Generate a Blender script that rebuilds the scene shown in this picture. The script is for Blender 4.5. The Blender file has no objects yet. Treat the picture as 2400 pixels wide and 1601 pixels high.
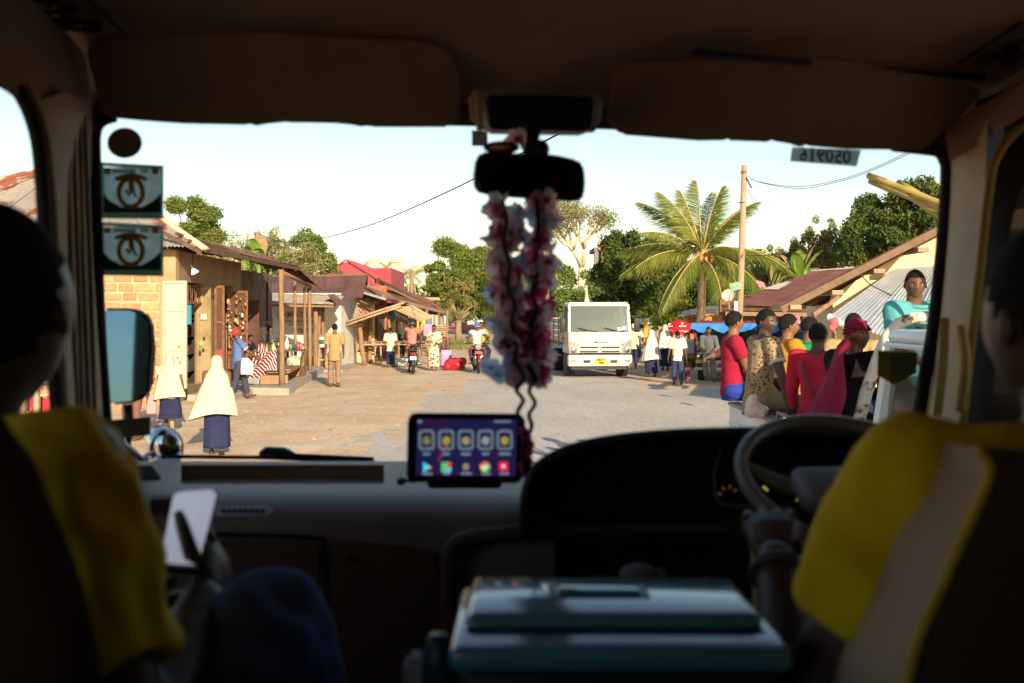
import bpy, bmesh, math, random
import numpy as np
from mathutils import Vector, Matrix, Euler, noise as mnoise
R = math.radians
sc = bpy.context.scene
# ---------------------------------------------------------------- camera
F, HZ, CAMH = 2400*35/36, 735.0, 2.0
cam_d = bpy.data.cameras.new('camera'); cam = bpy.data.objects.new('camera', cam_d)
sc.collection.objects.link(cam); sc.camera = cam
cam.location = (0, 0, CAMH); cam.rotation_euler = (R(90), 0, 0)
cam_d.lens = 35; cam_d.sensor_width = 36; cam_d.shift_y = -(800.5-HZ)/2400
cam_d.clip_start = .05; cam_d.clip_end = 3000
cam_d.dof.use_dof = True; cam_d.dof.focus_distance = 24; cam_d.dof.aperture_fstop = 4.0
# ---------------------------------------------------------------- sky and sun
SUN_EL, SUN_AZ = 19.0, 18.0          # degrees; azimuth measured from straight behind the camera towards the right
w = bpy.data.worlds.new('World'); sc.world = w; w.use_nodes = True
nt = w.node_tree; nt.nodes.clear()
sky = nt.nodes.new('ShaderNodeTexSky'); sky.sky_type = 'NISHITA'; sky.sun_disc = False
sky.sun_elevation = R(SUN_EL); sky.sun_rotation = R(180-SUN_AZ)
sky.air_density = 1.1; sky.dust_density = .65; sky.ozone_density = 0
bg = nt.nodes.new('ShaderNodeBackground'); bg.inputs['Strength'].default_value = .052
wo = nt.nodes.new('ShaderNodeOutputWorld')
nt.links.new(sky.outputs[0], bg.inputs[0]); nt.links.new(bg.outputs[0], wo.inputs[0])
sun_d = bpy.data.lights.new('sun', 'SUN'); sun = bpy.data.objects.new('sun', sun_d)
sc.collection.objects.link(sun)
sun_d.energy = 2.5; sun_d.angle = R(.5); sun_d.color = (1, .81, .57)
_s = Vector((math.sin(R(SUN_AZ))*math.cos(R(SUN_EL)), -math.cos(R(SUN_AZ))*math.cos(R(SUN_EL)), math.sin(R(SUN_EL))))
sun.rotation_euler = _s.to_track_quat('Z', 'Y').to_euler(); sun.location = _s*60
sc.view_settings.view_transform = 'Standard'; sc.view_settings.look = 'None'
sc.view_settings.exposure = 1.8; sc.view_settings.gamma = 1; sc.view_settings.use_curve_mapping = False
sc.cycles.use_denoising = True; sc.cycles.max_bounces = 8; sc.cycles.diffuse_bounces = 4
sc.cycles.transparent_max_bounces = 16; sc.cycles.sample_clamp_indirect = 4
sc.cycles.caustics_reflective = False; sc.cycles.caustics_refractive = False
# ---------------------------------------------------------------- helpers
rnd = random.Random(7); nrnd = np.random.default_rng(7)
COL = sc.collection
def V(*a): return Vector(a)
def P(px, py, d): return Vector(((px-1200)/F*d, d, CAMH+(HZ-py)/F*d))     # a point of the place at distance d
def X(px, d): return (px-1200)/F*d
def Z(py, d): return CAMH+(HZ-py)/F*d
def U(a, b): return rnd.uniform(a, b)

_M = {}
def M(name, c=None, r=.75, c2=None, s=6., bump=0., bs=None, metal=0., spec=.3, lo=.35, hi=.65, stretch=(1,1,1),
      objrand=0., island=0., transl=0., emit=0., grain=.0, alpha=None, c3=None, s3=2., lo3=.5, hi3=.6, coat=0., wave=None):
    if name in _M: return _M[name]
    m = bpy.data.materials.new(name); _M[name] = m; m.use_nodes = True
    n, l = m.node_tree.nodes, m.node_tree.links
    b = n['Principled BSDF']; out = n['Material Output']
    b.inputs['Roughness'].default_value = r; b.inputs['Metallic'].default_value = metal
    b.inputs['Specular IOR Level'].default_value = spec
    if coat: b.inputs['Coat Weight'].default_value = coat; b.inputs['Coat Roughness'].default_value = .08
    tc = n.new('ShaderNodeTexCoord'); mp = n.new('ShaderNodeMapping'); mp.inputs['Scale'].default_value = stretch
    l.new(tc.outputs['Object'], mp.inputs[0])
    def tex(scale, detail=6, rough=.6):
        t = n.new('ShaderNodeTexNoise'); t.inputs['Scale'].default_value = scale
        t.inputs['Detail'].default_value = detail; t.inputs['Roughness'].default_value = rough
        l.new(mp.outputs[0], t.inputs['Vector']); return t
    def ramp(src, a, z):
        g = n.new('ShaderNodeMapRange'); g.inputs['From Min'].default_value = a; g.inputs['From Max'].default_value = z
        g.interpolation_type = 'SMOOTHSTEP'; l.new(src, g.inputs['Value']); return g.outputs[0]
    def mix(fac, A, B, mode='MIX'):
        x = n.new('ShaderNodeMix'); x.data_type = 'RGBA'; x.blend_type = mode
        for i, v in ((0, fac), (6, A), (7, B)):
            if hasattr(v, 'is_linked'): l.new(v, x.inputs[i])
            elif i == 0: x.inputs[0].default_value = v
            else: x.inputs[i].default_value = (*v[:3], 1)
        return x.outputs[2]
    c2 = c2 or tuple(v*.8 for v in c)
    t1 = tex(s); col = mix(ramp(t1.outputs['Fac'], lo, hi), c, c2)
    if c3:
        t3 = tex(s3, 8, .65); col = mix(ramp(t3.outputs['Fac'], lo3, hi3), col, c3)
    if grain:
        t2 = tex(s*14, 3); g = ramp(t2.outputs['Fac'], .25, .75)
        a = n.new('ShaderNodeMath'); a.operation = 'MULTIPLY_ADD'; l.new(g, a.inputs[0]); a.inputs[1].default_value = 2*grain; a.inputs[2].default_value = 1-grain
        cc = n.new('ShaderNodeCombineColor')
        for i in range(3): l.new(a.outputs[0], cc.inputs[i])
        col = mix(1., col, cc.outputs[0], 'MULTIPLY')
    rs = None
    if objrand: rs, amp = n.new('ShaderNodeObjectInfo').outputs['Random'], objrand
    if island: rs, amp = n.new('ShaderNodeNewGeometry').outputs['Random Per Island'], island
    if rs is not None:
        a = n.new('ShaderNodeMath'); a.operation = 'MULTIPLY_ADD'; l.new(rs, a.inputs[0]); a.inputs[1].default_value = 2*amp; a.inputs[2].default_value = 1-amp
        cc = n.new('ShaderNodeCombineColor')
        for i in range(3): l.new(a.outputs[0], cc.inputs[i])
        col = mix(1., col, cc.outputs[0], 'MULTIPLY')
    l.new(col, b.inputs['Base Color'])
    if bump:
        tb = tex(bs or s*3, 8); bp = n.new('ShaderNodeBump'); bp.inputs['Strength'].default_value = min(1, bump*8); bp.inputs['Distance'].default_value = bump*.25
        l.new(tb.outputs['Fac'], bp.inputs['Height']); l.new(bp.outputs[0], b.inputs['Normal'])
    if emit:
        l.new(col, b.inputs['Emission Color']); b.inputs['Emission Strength'].default_value = emit
    if transl:
        tr = n.new('ShaderNodeBsdfTranslucent'); l.new(col, tr.inputs[0]); mx = n.new('ShaderNodeMixShader'); mx.inputs[0].default_value = transl
        l.new(b.outputs[0], mx.inputs[1]); l.new(tr.outputs[0], mx.inputs[2]); l.new(mx.outputs[0], out.inputs[0])
    if alpha is not None: b.inputs['Alpha'].default_value = alpha
    return m
def pattern_mat(name, kind, cols, scale, r=.85, axis='Z', stretch=(1,1,1), thr=.5):
    """printed cloth: stripes, checks or blotches"""
    if name in _M: return _M[name]
    m = bpy.data.materials.new(name); _M[name] = m; m.use_nodes = True
    n, l = m.node_tree.nodes, m.node_tree.links; b = n['Principled BSDF']; b.inputs['Roughness'].default_value = r
    b.inputs['Specular IOR Level'].default_value = .2
    tc = n.new('ShaderNodeTexCoord'); mp = n.new('ShaderNodeMapping'); mp.inputs['Scale'].default_value = stretch
    l.new(tc.outputs['Object'], mp.inputs[0])
    if kind == 'stripe':
        t = n.new('ShaderNodeTexWave'); t.bands_direction = axis; t.inputs['Scale'].default_value = scale; t.inputs['Distortion'].default_value = .6
        f = t.outputs['Fac']
    elif kind == 'check':
        t = n.new('ShaderNodeTexChecker'); t.inputs['Scale'].default_value = scale; f = t.outputs['Fac']
    else:
        t = n.new('ShaderNodeTexVoronoi'); t.inputs['Scale'].default_value = scale; f = t.outputs['Distance']
    l.new(mp.outputs[0], t.inputs['Vector'])
    cr = n.new('ShaderNodeValToRGB'); cr.color_ramp.interpolation = 'CONSTANT'; e = cr.color_ramp.elements
    e[0].color = (*cols[0], 1); e[0].position = 0; e[1].color = (*cols[1], 1); e[1].position = thr
    if len(cols) > 2: x = e.new(thr+.22); x.color = (*cols[2], 1)
    l.new(f, cr.inputs[0]); l.new(cr.outputs[0], b.inputs['Base Color'])
    return m
def clear_mat():
    if 'clear_glass' in _M: return _M['clear_glass']
    m = bpy.data.materials.new('clear_glass'); _M['clear_glass'] = m; m.use_nodes = True; n = m.node_tree.nodes; l = m.node_tree.links
    t = n.new('ShaderNodeBsdfTransparent'); t.inputs[0].default_value = (.97, .975, .97, 1); l.new(t.outputs[0], n['Material Output'].inputs[0])
    return m
def tinted_mat(name, col, fac, rough=.06, gl=.12):
    """a pane one partly sees through: transparent, body colour and reflection"""
    if name in _M: return _M[name]
    m = bpy.data.materials.new(name); _M[name] = m; m.use_nodes = True; n = m.node_tree.nodes; l = m.node_tree.links
    t = n.new('ShaderNodeBsdfTransparent'); t.inputs[0].default_value = (.9, .93, .92, 1)
    b = n['Principled BSDF']; b.inputs['Base Color'].default_value = (*col, 1); b.inputs['Roughness'].default_value = rough
    mx = n.new('ShaderNodeMixShader'); mx.inputs[0].default_value = fac
    l.new(t.outputs[0], mx.inputs[1]); l.new(b.outputs[0], mx.inputs[2]); l.new(mx.outputs[0], n['Material Output'].inputs[0])
    return m

class G:
    """collects geometry"""
    def __init__(s): s.v, s.f, s.mi, s.cur = [], [], [], 0
    def add(s, vs, fs):
        o = len(s.v); s.v += [Vector(v) for v in vs]
        for f in fs: s.f.append(tuple(i+o for i in f)); s.mi.append(s.cur)
        return s
    def box(s, x0, x1, y0, y1, z0, z1, rot=None, c=None):
        vs = [V(x, y, z) for z in (z0, z1) for y in (y0, y1) for x in (x0, x1)]
        if rot is not None:
            c = c or V((x0+x1)/2, (y0+y1)/2, (z0+z1)/2); vs = [c+rot@(v-c) for v in vs]
        return s.add(vs, [(0,2,3,1),(4,5,7,6),(0,1,5,4),(2,6,7,3),(0,4,6,2),(1,3,7,5)])
    def beam(s, a, b, wx, wz, up=(0,0,1)):
        a, b = Vector(a), Vector(b); d = (b-a).normalized(); up = Vector(up)
        sd = d.cross(up); sd = sd.normalized() if sd.length > 1e-4 else V(1,0,0); u = sd.cross(d)
        vs = []
        for p in (a, b):
            for i, j in ((-1,-1),(1,-1),(1,1),(-1,1)): vs.append(p+sd*wx/2*i+u*wz/2*j)
        return s.add(vs, [(3,2,1,0),(4,5,6,7),(0,1,5,4),(1,2,6,5),(2,3,7,6),(3,0,4,7)])
    def prism(s, pts, off):
        """polygon pts pushed along off into a slab"""
        off = Vector(off); n = len(pts); vs = [Vector(p) for p in pts]+[Vector(p)+off for p in pts]
        fs = [tuple(range(n-1, -1, -1)), tuple(range(n, 2*n))]+[(i, (i+1) % n, (i+1) % n+n, i+n) for i in range(n)]
        return s.add(vs, fs)
    def loft(s, rings, cap=True, close=True):
        n = len(rings[0]); vs = [p for r in rings for p in r]; fs = []
        for k in range(len(rings)-1):
            for i in range(n if close else n-1):
                j = (i+1) % n; fs.append((k*n+i, k*n+j, (k+1)*n+j, (k+1)*n+i))
        if cap and close: fs += [tuple(range(n-1, -1, -1)), tuple(range((len(rings)-1)*n, len(rings)*n))]
        return s.add(vs, fs)
    def tube(s, pts, rad, n=8, cap=True, flat=1.0, up=(0,0,1)):
        pts = [Vector(p) for p in pts]; rad = rad if hasattr(rad, '__len__') else [rad]*len(pts); rings = []; last = None
        for i, p in enumerate(pts):
            t = (pts[min(i+1, len(pts)-1)]-pts[max(i-1, 0)]).normalized()
            if last is None:
                u = Vector(up); u = u-t*u.dot(t)
                if u.length < 1e-3: u = V(1,0,0)-t*t.x
            else: u = last-t*last.dot(t)
            u.normalize(); last = u; sd = t.cross(u)
            rings.append([p+(sd*math.cos(2*math.pi*k/n)+u*math.sin(2*math.pi*k/n)*flat)*rad[i] for k in range(n)])
        return s.loft(rings, cap)
    def capsule(s, a, b, ra, rb, n=10):
        a, b = Vector(a), Vector(b); d = b-a; L = d.length
        if L < 1e-6: return s.ell(a, (ra,)*3, n)
        d /= L; ts = []
        for k in range(4): q = math.pi/2*(1-k/4.); ts.append((a-d*ra*math.sin(q), max(ra*math.cos(q), ra*.02)))
        ts += [(a, ra), (b, rb)]
        for k in range(1, 5): q = math.pi/2*k/4.; ts.append((b+d*rb*math.sin(q), max(rb*math.cos(q), rb*.02)))
        return s.tube([t[0] for t in ts], [t[1] for t in ts], n)
    def ell(s, c, r, n=12, rot=None):
        c = Vector(c); rings = []; m = max(4, n//2+1)
        for i in range(m+1):
            th = math.pi*i/m; rr = max(math.sin(th), .02)
            ring = [V(r[0]*rr*math.cos(2*math.pi*k/n), r[1]*rr*math.sin(2*math.pi*k/n), -r[2]*math.cos(th)) for k in range(n)]
            rings.append([c+(rot@p if rot is not None else p) for p in ring])
        return s.loft(rings)
    def lathe(s, c, prof, n=16, ax=None, cap=True):
        c = Vector(c); rings = []
        for r_, z_ in prof:
            ring = [V(r_*math.cos(2*math.pi*k/n), r_*math.sin(2*math.pi*k/n), z_) for k in range(n)]
            rings.append([c+(ax@p if ax is not None else p) for p in ring])
        return s.loft(rings, cap)
    def torus(s, c, Rr, r_, n=32, m=8, ax=None):
        c = Vector(c); vs, fs = [], []
        for i in range(n):
            a = 2*math.pi*i/n
            for j in range(m):
                b = 2*math.pi*j/m; p = V((Rr+r_*math.cos(b))*math.cos(a), (Rr+r_*math.cos(b))*math.sin(a), r_*math.sin(b))
                vs.append(c+(ax@p if ax is not None else p)); fs.append((i*m+j, ((i+1) % n)*m+j, ((i+1) % n)*m+(j+1) % m, i*m+(j+1) % m))
        return s.add(vs, fs)
    def sheet(s, a, b, c, d, n=24, amp=.02, th=.0, sag=0, rows=1, jit=0):
        """corrugated sheet: a-b along the corrugation count, a-d down the slope"""
        a, b, c, d = map(Vector, (a, b, c, d)); nr = (b-a).cross(d-a).normalized(); vs, fs = [], []
        for j in range(rows+1):
            v = j/rows
            for i in range(2*n+1):
                u = i/(2*n); p = (a*(1-u)+b*u)*(1-v)+(d*(1-u)+c*u)*v
                vs.append(p+nr*(amp*(1 if i % 2 else -1)*.5-sag*4*v*(1-v))+nr*U(-jit, jit))
        w_ = 2*n+1
        for j in range(rows):
            for i in range(2*n): fs.append((j*w_+i, j*w_+i+1, (j+1)*w_+i+1, (j+1)*w_+i))
        if th:
            m_ = len(vs); vs += [p-nr*th for p in vs]; fs += [tuple(reversed([i+m_ for i in f])) for f in fs]
        return s.add(vs, fs)
    def rbox(s, x0, x1, y0, y1, z0, z1, bev=.02, seg=2, fn=None):
        bm = bmesh.new(); g = G().box(x0, x1, y0, y1, z0, z1)
        vs = [bm.verts.new(fn(v) if fn else v) for v in g.v]
        for f in g.f: bm.faces.new([vs[i] for i in f])
        bmesh.ops.bevel(bm, geom=list(bm.edges), offset=bev, segments=seg, affect='EDGES', profile=.5, clamp_overlap=True)
        bm.verts.index_update(); s.add([v.co.copy() for v in bm.verts], [[v.index for v in f.verts] for f in bm.faces]); bm.free()
        return s
    def xf(s, mtx, start=0):
        for i in range(start, len(s.v)): s.v[i] = mtx @ s.v[i]
        return s
def mesh_of(name, g):
    me = bpy.data.meshes.new(name); me.from_pydata([tuple(v) for v in g.v], [], g.f)
    if any(g.mi): me.polygons.foreach_set('material_index', g.mi)
    me.update(); return me
_MW = {}
def mw(o): return _MW.get(o.name, Matrix.Identity(4))
def tag(o, label=None, cat=None, group=None, kind=None):
    for k, v in (('label', label), ('category', cat), ('group', group), ('kind', kind)):
        if v: o[k] = v
    return o
def empty(name, label, cat, loc=(0,0,0), rz=0., group=None, kind=None, sx=1.):
    o = bpy.data.objects.new(name, None); COL.objects.link(o); o.location = loc; o.rotation_euler = (0, 0, rz); o.scale = (sx,)*3
    o.empty_display_size = .2
    _MW[o.name] = Matrix.Translation(Vector(loc))@Matrix.Rotation(rz, 4, 'Z')@Matrix.Scale(sx, 4)
    return tag(o, label, cat, group, kind)
def obj(name, g, m, parent=None, label=None, cat=None, group=None, kind=None, smooth=False, local=False, recalc=True):
    me = g if isinstance(g, bpy.types.Mesh) else mesh_of(name, g)
    for x in (m if isinstance(m, (list, tuple)) else [m]):
        if len(me.materials) < 8 and not isinstance(g, bpy.types.Mesh) or not me.materials: me.materials.append(x)
    if recalc and not isinstance(g, bpy.types.Mesh):
        bm = bmesh.new(); bm.from_mesh(me); bmesh.ops.recalc_face_normals(bm, faces=bm.faces); bm.to_mesh(me); bm.free()
    if smooth: me.polygons.foreach_set('use_smooth', [True]*len(me.polygons))
    if smooth == 2: me.set_sharp_from_angle(angle=R(40))
    o = bpy.data.objects.new(name, me); COL.objects.link(o)
    if parent is not None:
        o.parent = parent
        if not local: me.transform(mw(parent).inverted())
        _MW[o.name] = mw(parent)
    elif len(me.vertices) and not local:
        co = np.empty(len(me.vertices)*3); me.vertices.foreach_get('co', co); co = co.reshape(-1, 3)
        c = (co.min(0)+co.max(0))/2; c[2] = co[:, 2].min(); me.transform(Matrix.Translation(-Vector(c))); o.location = c
        _MW[o.name] = Matrix.Translation(Vector(c))
    return tag(o, label, cat, group, kind)
def inst(src, name, mtx, parent):
    """another piece sharing src's mesh; mtx is relative to the parent"""
    o = bpy.data.objects.new(name, src.data if hasattr(src, 'data') else src); COL.objects.link(o); o.parent = parent; o.matrix_local = mtx; return o
def dup(root, loc, rz, label, group=None, sx=1.):
    r_ = root.copy(); COL.objects.link(r_); r_.location = loc; r_.rotation_euler = (0, 0, rz); r_.scale = (sx,)*3; r_['label'] = label
    if group: r_['group'] = group
    for ch in list(root.children):
        c = ch.copy(); COL.objects.link(c); c.parent = r_
        for gch in ch.children:
            d = gch.copy(); COL.objects.link(d); d.parent = c
    return r_
_rt = None
def remesh(g, vox, it=3, wr=0., wsc=9.):
    """closed overlapping pieces become one continuous skin"""
    me = mesh_of('tmp', g); o = bpy.data.objects.new('tmp', me); COL.objects.link(o)
    a = o.modifiers.new('r', 'REMESH'); a.mode = 'VOXEL'; a.voxel_size = vox; a.use_smooth_shade = True
    if it: b = o.modifiers.new('s', 'SMOOTH'); b.factor = .5; b.iterations = it
    bpy.context.view_layer.update(); dg = bpy.context.evaluated_depsgraph_get()
    e = o.evaluated_get(dg); nm = bpy.data.meshes.new_from_object(e)
    bpy.data.objects.remove(o); bpy.data.meshes.remove(me)
    if wr:
        n_ = len(nm.vertices); co = np.empty(n_*3); nm.vertices.foreach_get('co', co); no = np.empty(n_*3); nm.vertices.foreach_get('normal', no)
        co = co.reshape(-1, 3); no = no.reshape(-1, 3)
        d = np.array([mnoise.noise(Vector((p[0]*wsc, p[1]*wsc, p[2]*wsc*.8)))+.5*mnoise.noise(Vector((p[0]*wsc*2.3, p[1]*wsc*2.3, p[2]*wsc*2))) for p in co])
        co += no*(wr*d)[:, None]; nm.vertices.foreach_set('co', co.ravel()); nm.update()
    return nm
def text_mesh(body, size, extrude=.002, align='CENTER', bold=0.):
    cu = bpy.data.curves.new('t', 'FONT'); cu.body = body; cu.size = size; cu.extrude = extrude; cu.align_x = align; cu.align_y = 'CENTER'; cu.offset = bold; cu.resolution_u = 2
    o = bpy.data.objects.new('t', cu); COL.objects.link(o); bpy.context.view_layer.update()
    me = bpy.data.meshes.new_from_object(o.evaluated_get(bpy.context.evaluated_depsgraph_get()))
    bpy.data.objects.remove(o); bpy.data.curves.remove(cu); return me
def lettering(body, size, m, c, right, up, parent, width=None, name='lettering', bold=0.):
    """flat letters lying on a face: c centre, right/up world directions"""
    me = text_mesh(body, size, bold=bold); xs = [v.co.x for v in me.vertices]
    k = width/(max(xs)-min(xs)) if width else 1
    right, up = Vector(right).normalized(), Vector(up).normalized(); nn = right.cross(up)
    mt = Matrix(((right.x*k, up.x, nn.x, c[0]), (right.y*k, up.y, nn.y, c[1]), (right.z*k, up.z, nn.z, c[2]), (0,0,0,1)))
    me.transform(mt); me.materials.clear(); me.materials.append(m)
    o = bpy.data.objects.new(name, me); COL.objects.link(o); o.parent = parent; me.transform(mw(parent).inverted()); return o
# ================================================================ ground and road
dirt = M('dirt', (.64,.46,.30), .95, (.54,.385,.25), 1.3, bump=.05, bs=9, grain=.2, c3=(.62,.49,.36), s3=.55, lo3=.45, hi3=.62, spec=.1)
asphalt = M('dusty_asphalt', (.52,.475,.42), .9, (.44,.405,.365), .7, bump=.012, bs=40, grain=.13, c3=(.50,.42,.33), s3=.35, lo3=.52, hi3=.72, spec=.15, stretch=(1,.45,1))
LE = [(-30,-3.4),(10,-3.2),(14.4,-2.9),(16.5,-2.4),(18.7,-2.0),(21,-2.3),(24.6,-2.2),(27.4,-1.45),(34.6,-1.4),(72,-1.5),(260,-1.6)]
RE = [(-30,16.),(22,16.),(23.4,11.),(24.4,7.4),(25.5,5.5),(26.8,4.4),(29.2,3.85),(33.6,3.85),(72,3.9),(260,4.)]
def edge(t, y): return float(np.interp(y, [a for a, _ in t], [b for _, b in t]))
def gh(x, y):
    n_ = mnoise.noise(V(x*.35, y*.35, 0))*.05+mnoise.noise(V(x*1.3, y*1.3, 3))*.022
    e = min(x-edge(LE, y), edge(RE, y)-x)+mnoise.noise(V(x*1.1, y*1.1, 9))*.35
    k = min(1, max(0, e/.5)); return (n_+.012)*(1-k)-.03*k if y < 140 else -.03*k
xs = [-500,-250,-120,-60,-40]+[-30+i*.5 for i in range(21)]+[-20+i*.25 for i in range(161)]+[20+i for i in range(1, 11)]+[45,70,150,300,500]
ys = [-80,-40,-20,-10,0,5]+[8+i*.3 for i in range(135)]+[49+i for i in range(50)]+[100+i*5 for i in range(10)]+[160,220,300,450,700,1200,2500]
g = G(); g.add([(x, y, gh(x, y)) for y in ys for x in xs], [(j*len(xs)+i, j*len(xs)+i+1, (j+1)*len(xs)+i+1, (j+1)*len(xs)+i) for j in range(len(ys)-1) for i in range(len(xs)-1)])
obj('ground', g, dirt, kind='structure', smooth=True, label='sandy dirt ground on both sides of the road')
g = G(); rows = [-30,-10,0,5]+[8+i*.4 for i in range(80)]+[42+i*4 for i in range(30)]+[180,260]; nc = 24
for y in rows:
    a, b = edge(LE, y), edge(RE, y)
    for i in range(nc+1):
        u = i/nc; x = a+(b-a)*u
        if i == 0: x += mnoise.noise(V(y*.8, 1, 2))*.3
        if i == nc: x += mnoise.noise(V(y*.8, 7, 2))*.25
        g.v.append(V(x, y, 0))
for j in range(len(rows)-1):
    for i in range(nc): g.f.append((j*(nc+1)+i, j*(nc+1)+i+1, (j+1)*(nc+1)+i+1, (j+1)*(nc+1)+i)); g.mi.append(0)
obj('road', g, asphalt, kind='structure', label='worn dusty asphalt road leading into the village')
# sand drifted over the broken edges of the asphalt
q = random.Random(5); g = G()
for i in range(110):
    y = 10+q.random()**1.3*50; left = q.random() < .72; x = (edge(LE, y)+q.gauss(.25,.35)) if left else (edge(RE, y)-abs(q.gauss(.1,.3))); n_ = 26; ra_, rb_ = q.uniform(.08,.40), q.uniform(.3,1.3); wob = [.75+.5*mnoise.noise(V(math.cos(6.283*k/n_)*2.2, math.sin(6.283*k/n_)*2.2, i*3.1))+q.uniform(-.1,.1) for k in range(n_)]
    g.add([(x+ra_*math.cos(6.283*k/n_)*wob[k], y+rb_*math.sin(6.283*k/n_)*wob[k], .003+.0015*i/150) for k in range(n_)]+[(x, y, .0045+.0015*i/150)], [(k, (k+1) % n_, n_) for k in range(n_)])
obj('sand_drift', g, dirt, None, kind='stuff', label='thin drifts of sand over the road edge', smooth=True, recalc=False)
# pebbles and litter lying about
def scatter(name, n, area, size, m, label, thin=1., seed=1):
    q = random.Random(seed); g = G()
    for _ in range(n):
        x, y = area(q); s_ = q.uniform(*size); h = gh(x, y) if not edge(LE, y)+.2 < x < edge(RE, y)-.2 else .0
        a = q.uniform(0, 6.28); pts = [(x+math.cos(a+k*1.571)*s_*q.uniform(.5, 1), y+math.sin(a+k*1.571)*s_*q.uniform(.5, 1), h+.002) for k in range(4)]
        t = V(x, y, h+s_*.6*thin)
        g.add(pts+[t], [(0,1,4),(1,2,4),(2,3,4),(3,0,4)])
    return obj(name, g, m, kind='stuff', label=label, recalc=False)
def left_dirt(q):
    y = 12+q.random()**1.6*34; return edge(LE, y)-q.random()**.8*9+.4, y
def right_dirt(q):
    y = 25+q.random()**1.4*20; return edge(RE, y)+q.random()*7-.2, y
scatter('pebbles', 1500, left_dirt, (.012,.045), M('pebble', (.52,.40,.29), .95, (.36,.27,.2), 3, island=.4), 'small pale pebbles strewn over the dirt', .7, 3)
scatter('pebbles', 700, right_dirt, (.012,.045), _M['pebble'], 'small pebbles on the roadside to the right', .7, 4)
scatter('litter', 90, left_dirt, (.03,.09), M('litter_paper', (.7,.68,.62), .9, (.45,.5,.6), 30, island=.3), 'scraps of paper and plastic litter on the dirt', .25, 5)
scatter('litter', 120, left_dirt, (.03,.10), M('dry_leaf', (.16,.12,.06), .95, (.25,.22,.1), 30, island=.4), 'dry leaves and straw on the dirt', .3, 6)

# ================================================================ materials of the buildings
mortar = M('mortar', (.50,.36,.23), .95, (.42,.29,.18), 4, bump=.02, bs=30, grain=.15)
block = M('sand_block', (.48,.27,.13), .95, (.41,.22,.10), 9, bump=.03, bs=40, grain=.15, objrand=.2, c3=(.50,.35,.2), s3=5, lo3=.55, hi3=.7)
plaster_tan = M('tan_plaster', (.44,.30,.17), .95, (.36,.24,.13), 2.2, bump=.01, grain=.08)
plaster_white = M('white_plaster', (.74,.70,.62), .9, (.64,.58,.48), 1.6, bump=.008, grain=.06, c3=(.52,.38,.22), s3=1.1, lo3=.58, hi3=.8)
plaster_cream = M('cream_plaster', (.72,.58,.36), .92, (.63,.48,.28), 1.4, bump=.01, grain=.07, c3=(.45,.33,.2), s3=1.6, lo3=.62, hi3=.8)
concrete = M('grey_concrete', (.40,.36,.31), .95, (.32,.28,.235), 3, bump=.03, bs=18, grain=.15)
rust_tin = M('rusty_tin', (.25,.13,.10), .7, (.17,.08,.062), 1.4, grain=.1, metal=.25, objrand=.1, c3=(.34,.25,.21), s3=.9, lo3=.62, hi3=.7, stretch=(1,.35,.6))
pale_tin = M('pale_tin_rust_patches', (.46,.42,.37), .6, (.40,.36,.31), 1.2, grain=.06, metal=.3, c3=(.32,.11,.08), s3=.9, lo3=.53, hi3=.57, stretch=(1.3,.8,.5))
silver_tin = M('silver_tin', (.52,.58,.64), .42, (.43,.49,.56), 2.2, metal=.55, grain=.08, c3=(.36,.36,.36), s3=1.3, lo3=.6, hi3=.75, objrand=.12)
brown_tin = M('brown_tin', (.17,.075,.06), .6, (.12,.05,.042), 1.3, grain=.12, metal=.15, c3=(.27,.15,.11), s3=2, lo3=.62, hi3=.75, objrand=.1)
grey_tin = M('grey_tin_patch', (.50,.45,.41), .6, (.40,.35,.32), 3, metal=.3, grain=.1)
pink_tin = M('pink_tin', (.40,.085,.11), .6, (.43,.085,.115), 1.0, grain=.05, metal=.1)
timber = M('weathered_timber', (.31,.20,.12), .9, (.22,.14,.08), 5, bump=.02, bs=25, grain=.15, stretch=(4,4,.7))
timber_dark = M('dark_timber', (.14,.085,.055), .9, (.09,.055,.035), 5, bump=.015, grain=.15)
timber_pale = M('pale_timber', (.42,.30,.19), .9, (.32,.22,.135), 5, bump=.02, grain=.12, objrand=.12)
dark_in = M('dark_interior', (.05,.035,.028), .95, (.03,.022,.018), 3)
door_grey = M('grey_door_paint', (.50,.46,.38), .6, (.45,.40,.32), 2, grain=.06, c3=(.33,.2,.1), s3=2.2, lo3=.68, hi3=.74)
door_gold = M('dusty_yellow_door_paint', (.42,.33,.18), .6, (.35,.26,.13), 2.5, grain=.08, c3=(.26,.16,.07), s3=2.5, lo3=.6, hi3=.75)
rust_iron = M('rusty_iron', (.23,.10,.05), .8, (.14,.06,.03), 8, grain=.2)
red_panel = M('red_oxide_panel', (.36,.095,.07), .75, (.28,.07,.05), 4, grain=.1)
pole_wood = M('pole_wood', (.29,.18,.10), .9, (.20,.12,.065), 4, bump=.02, bs=18, grain=.15, stretch=(5,5,.6))
white_paint = M('white_paint', (.78,.77,.74), .5, (.70,.68,.63), 3, grain=.03)

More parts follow.
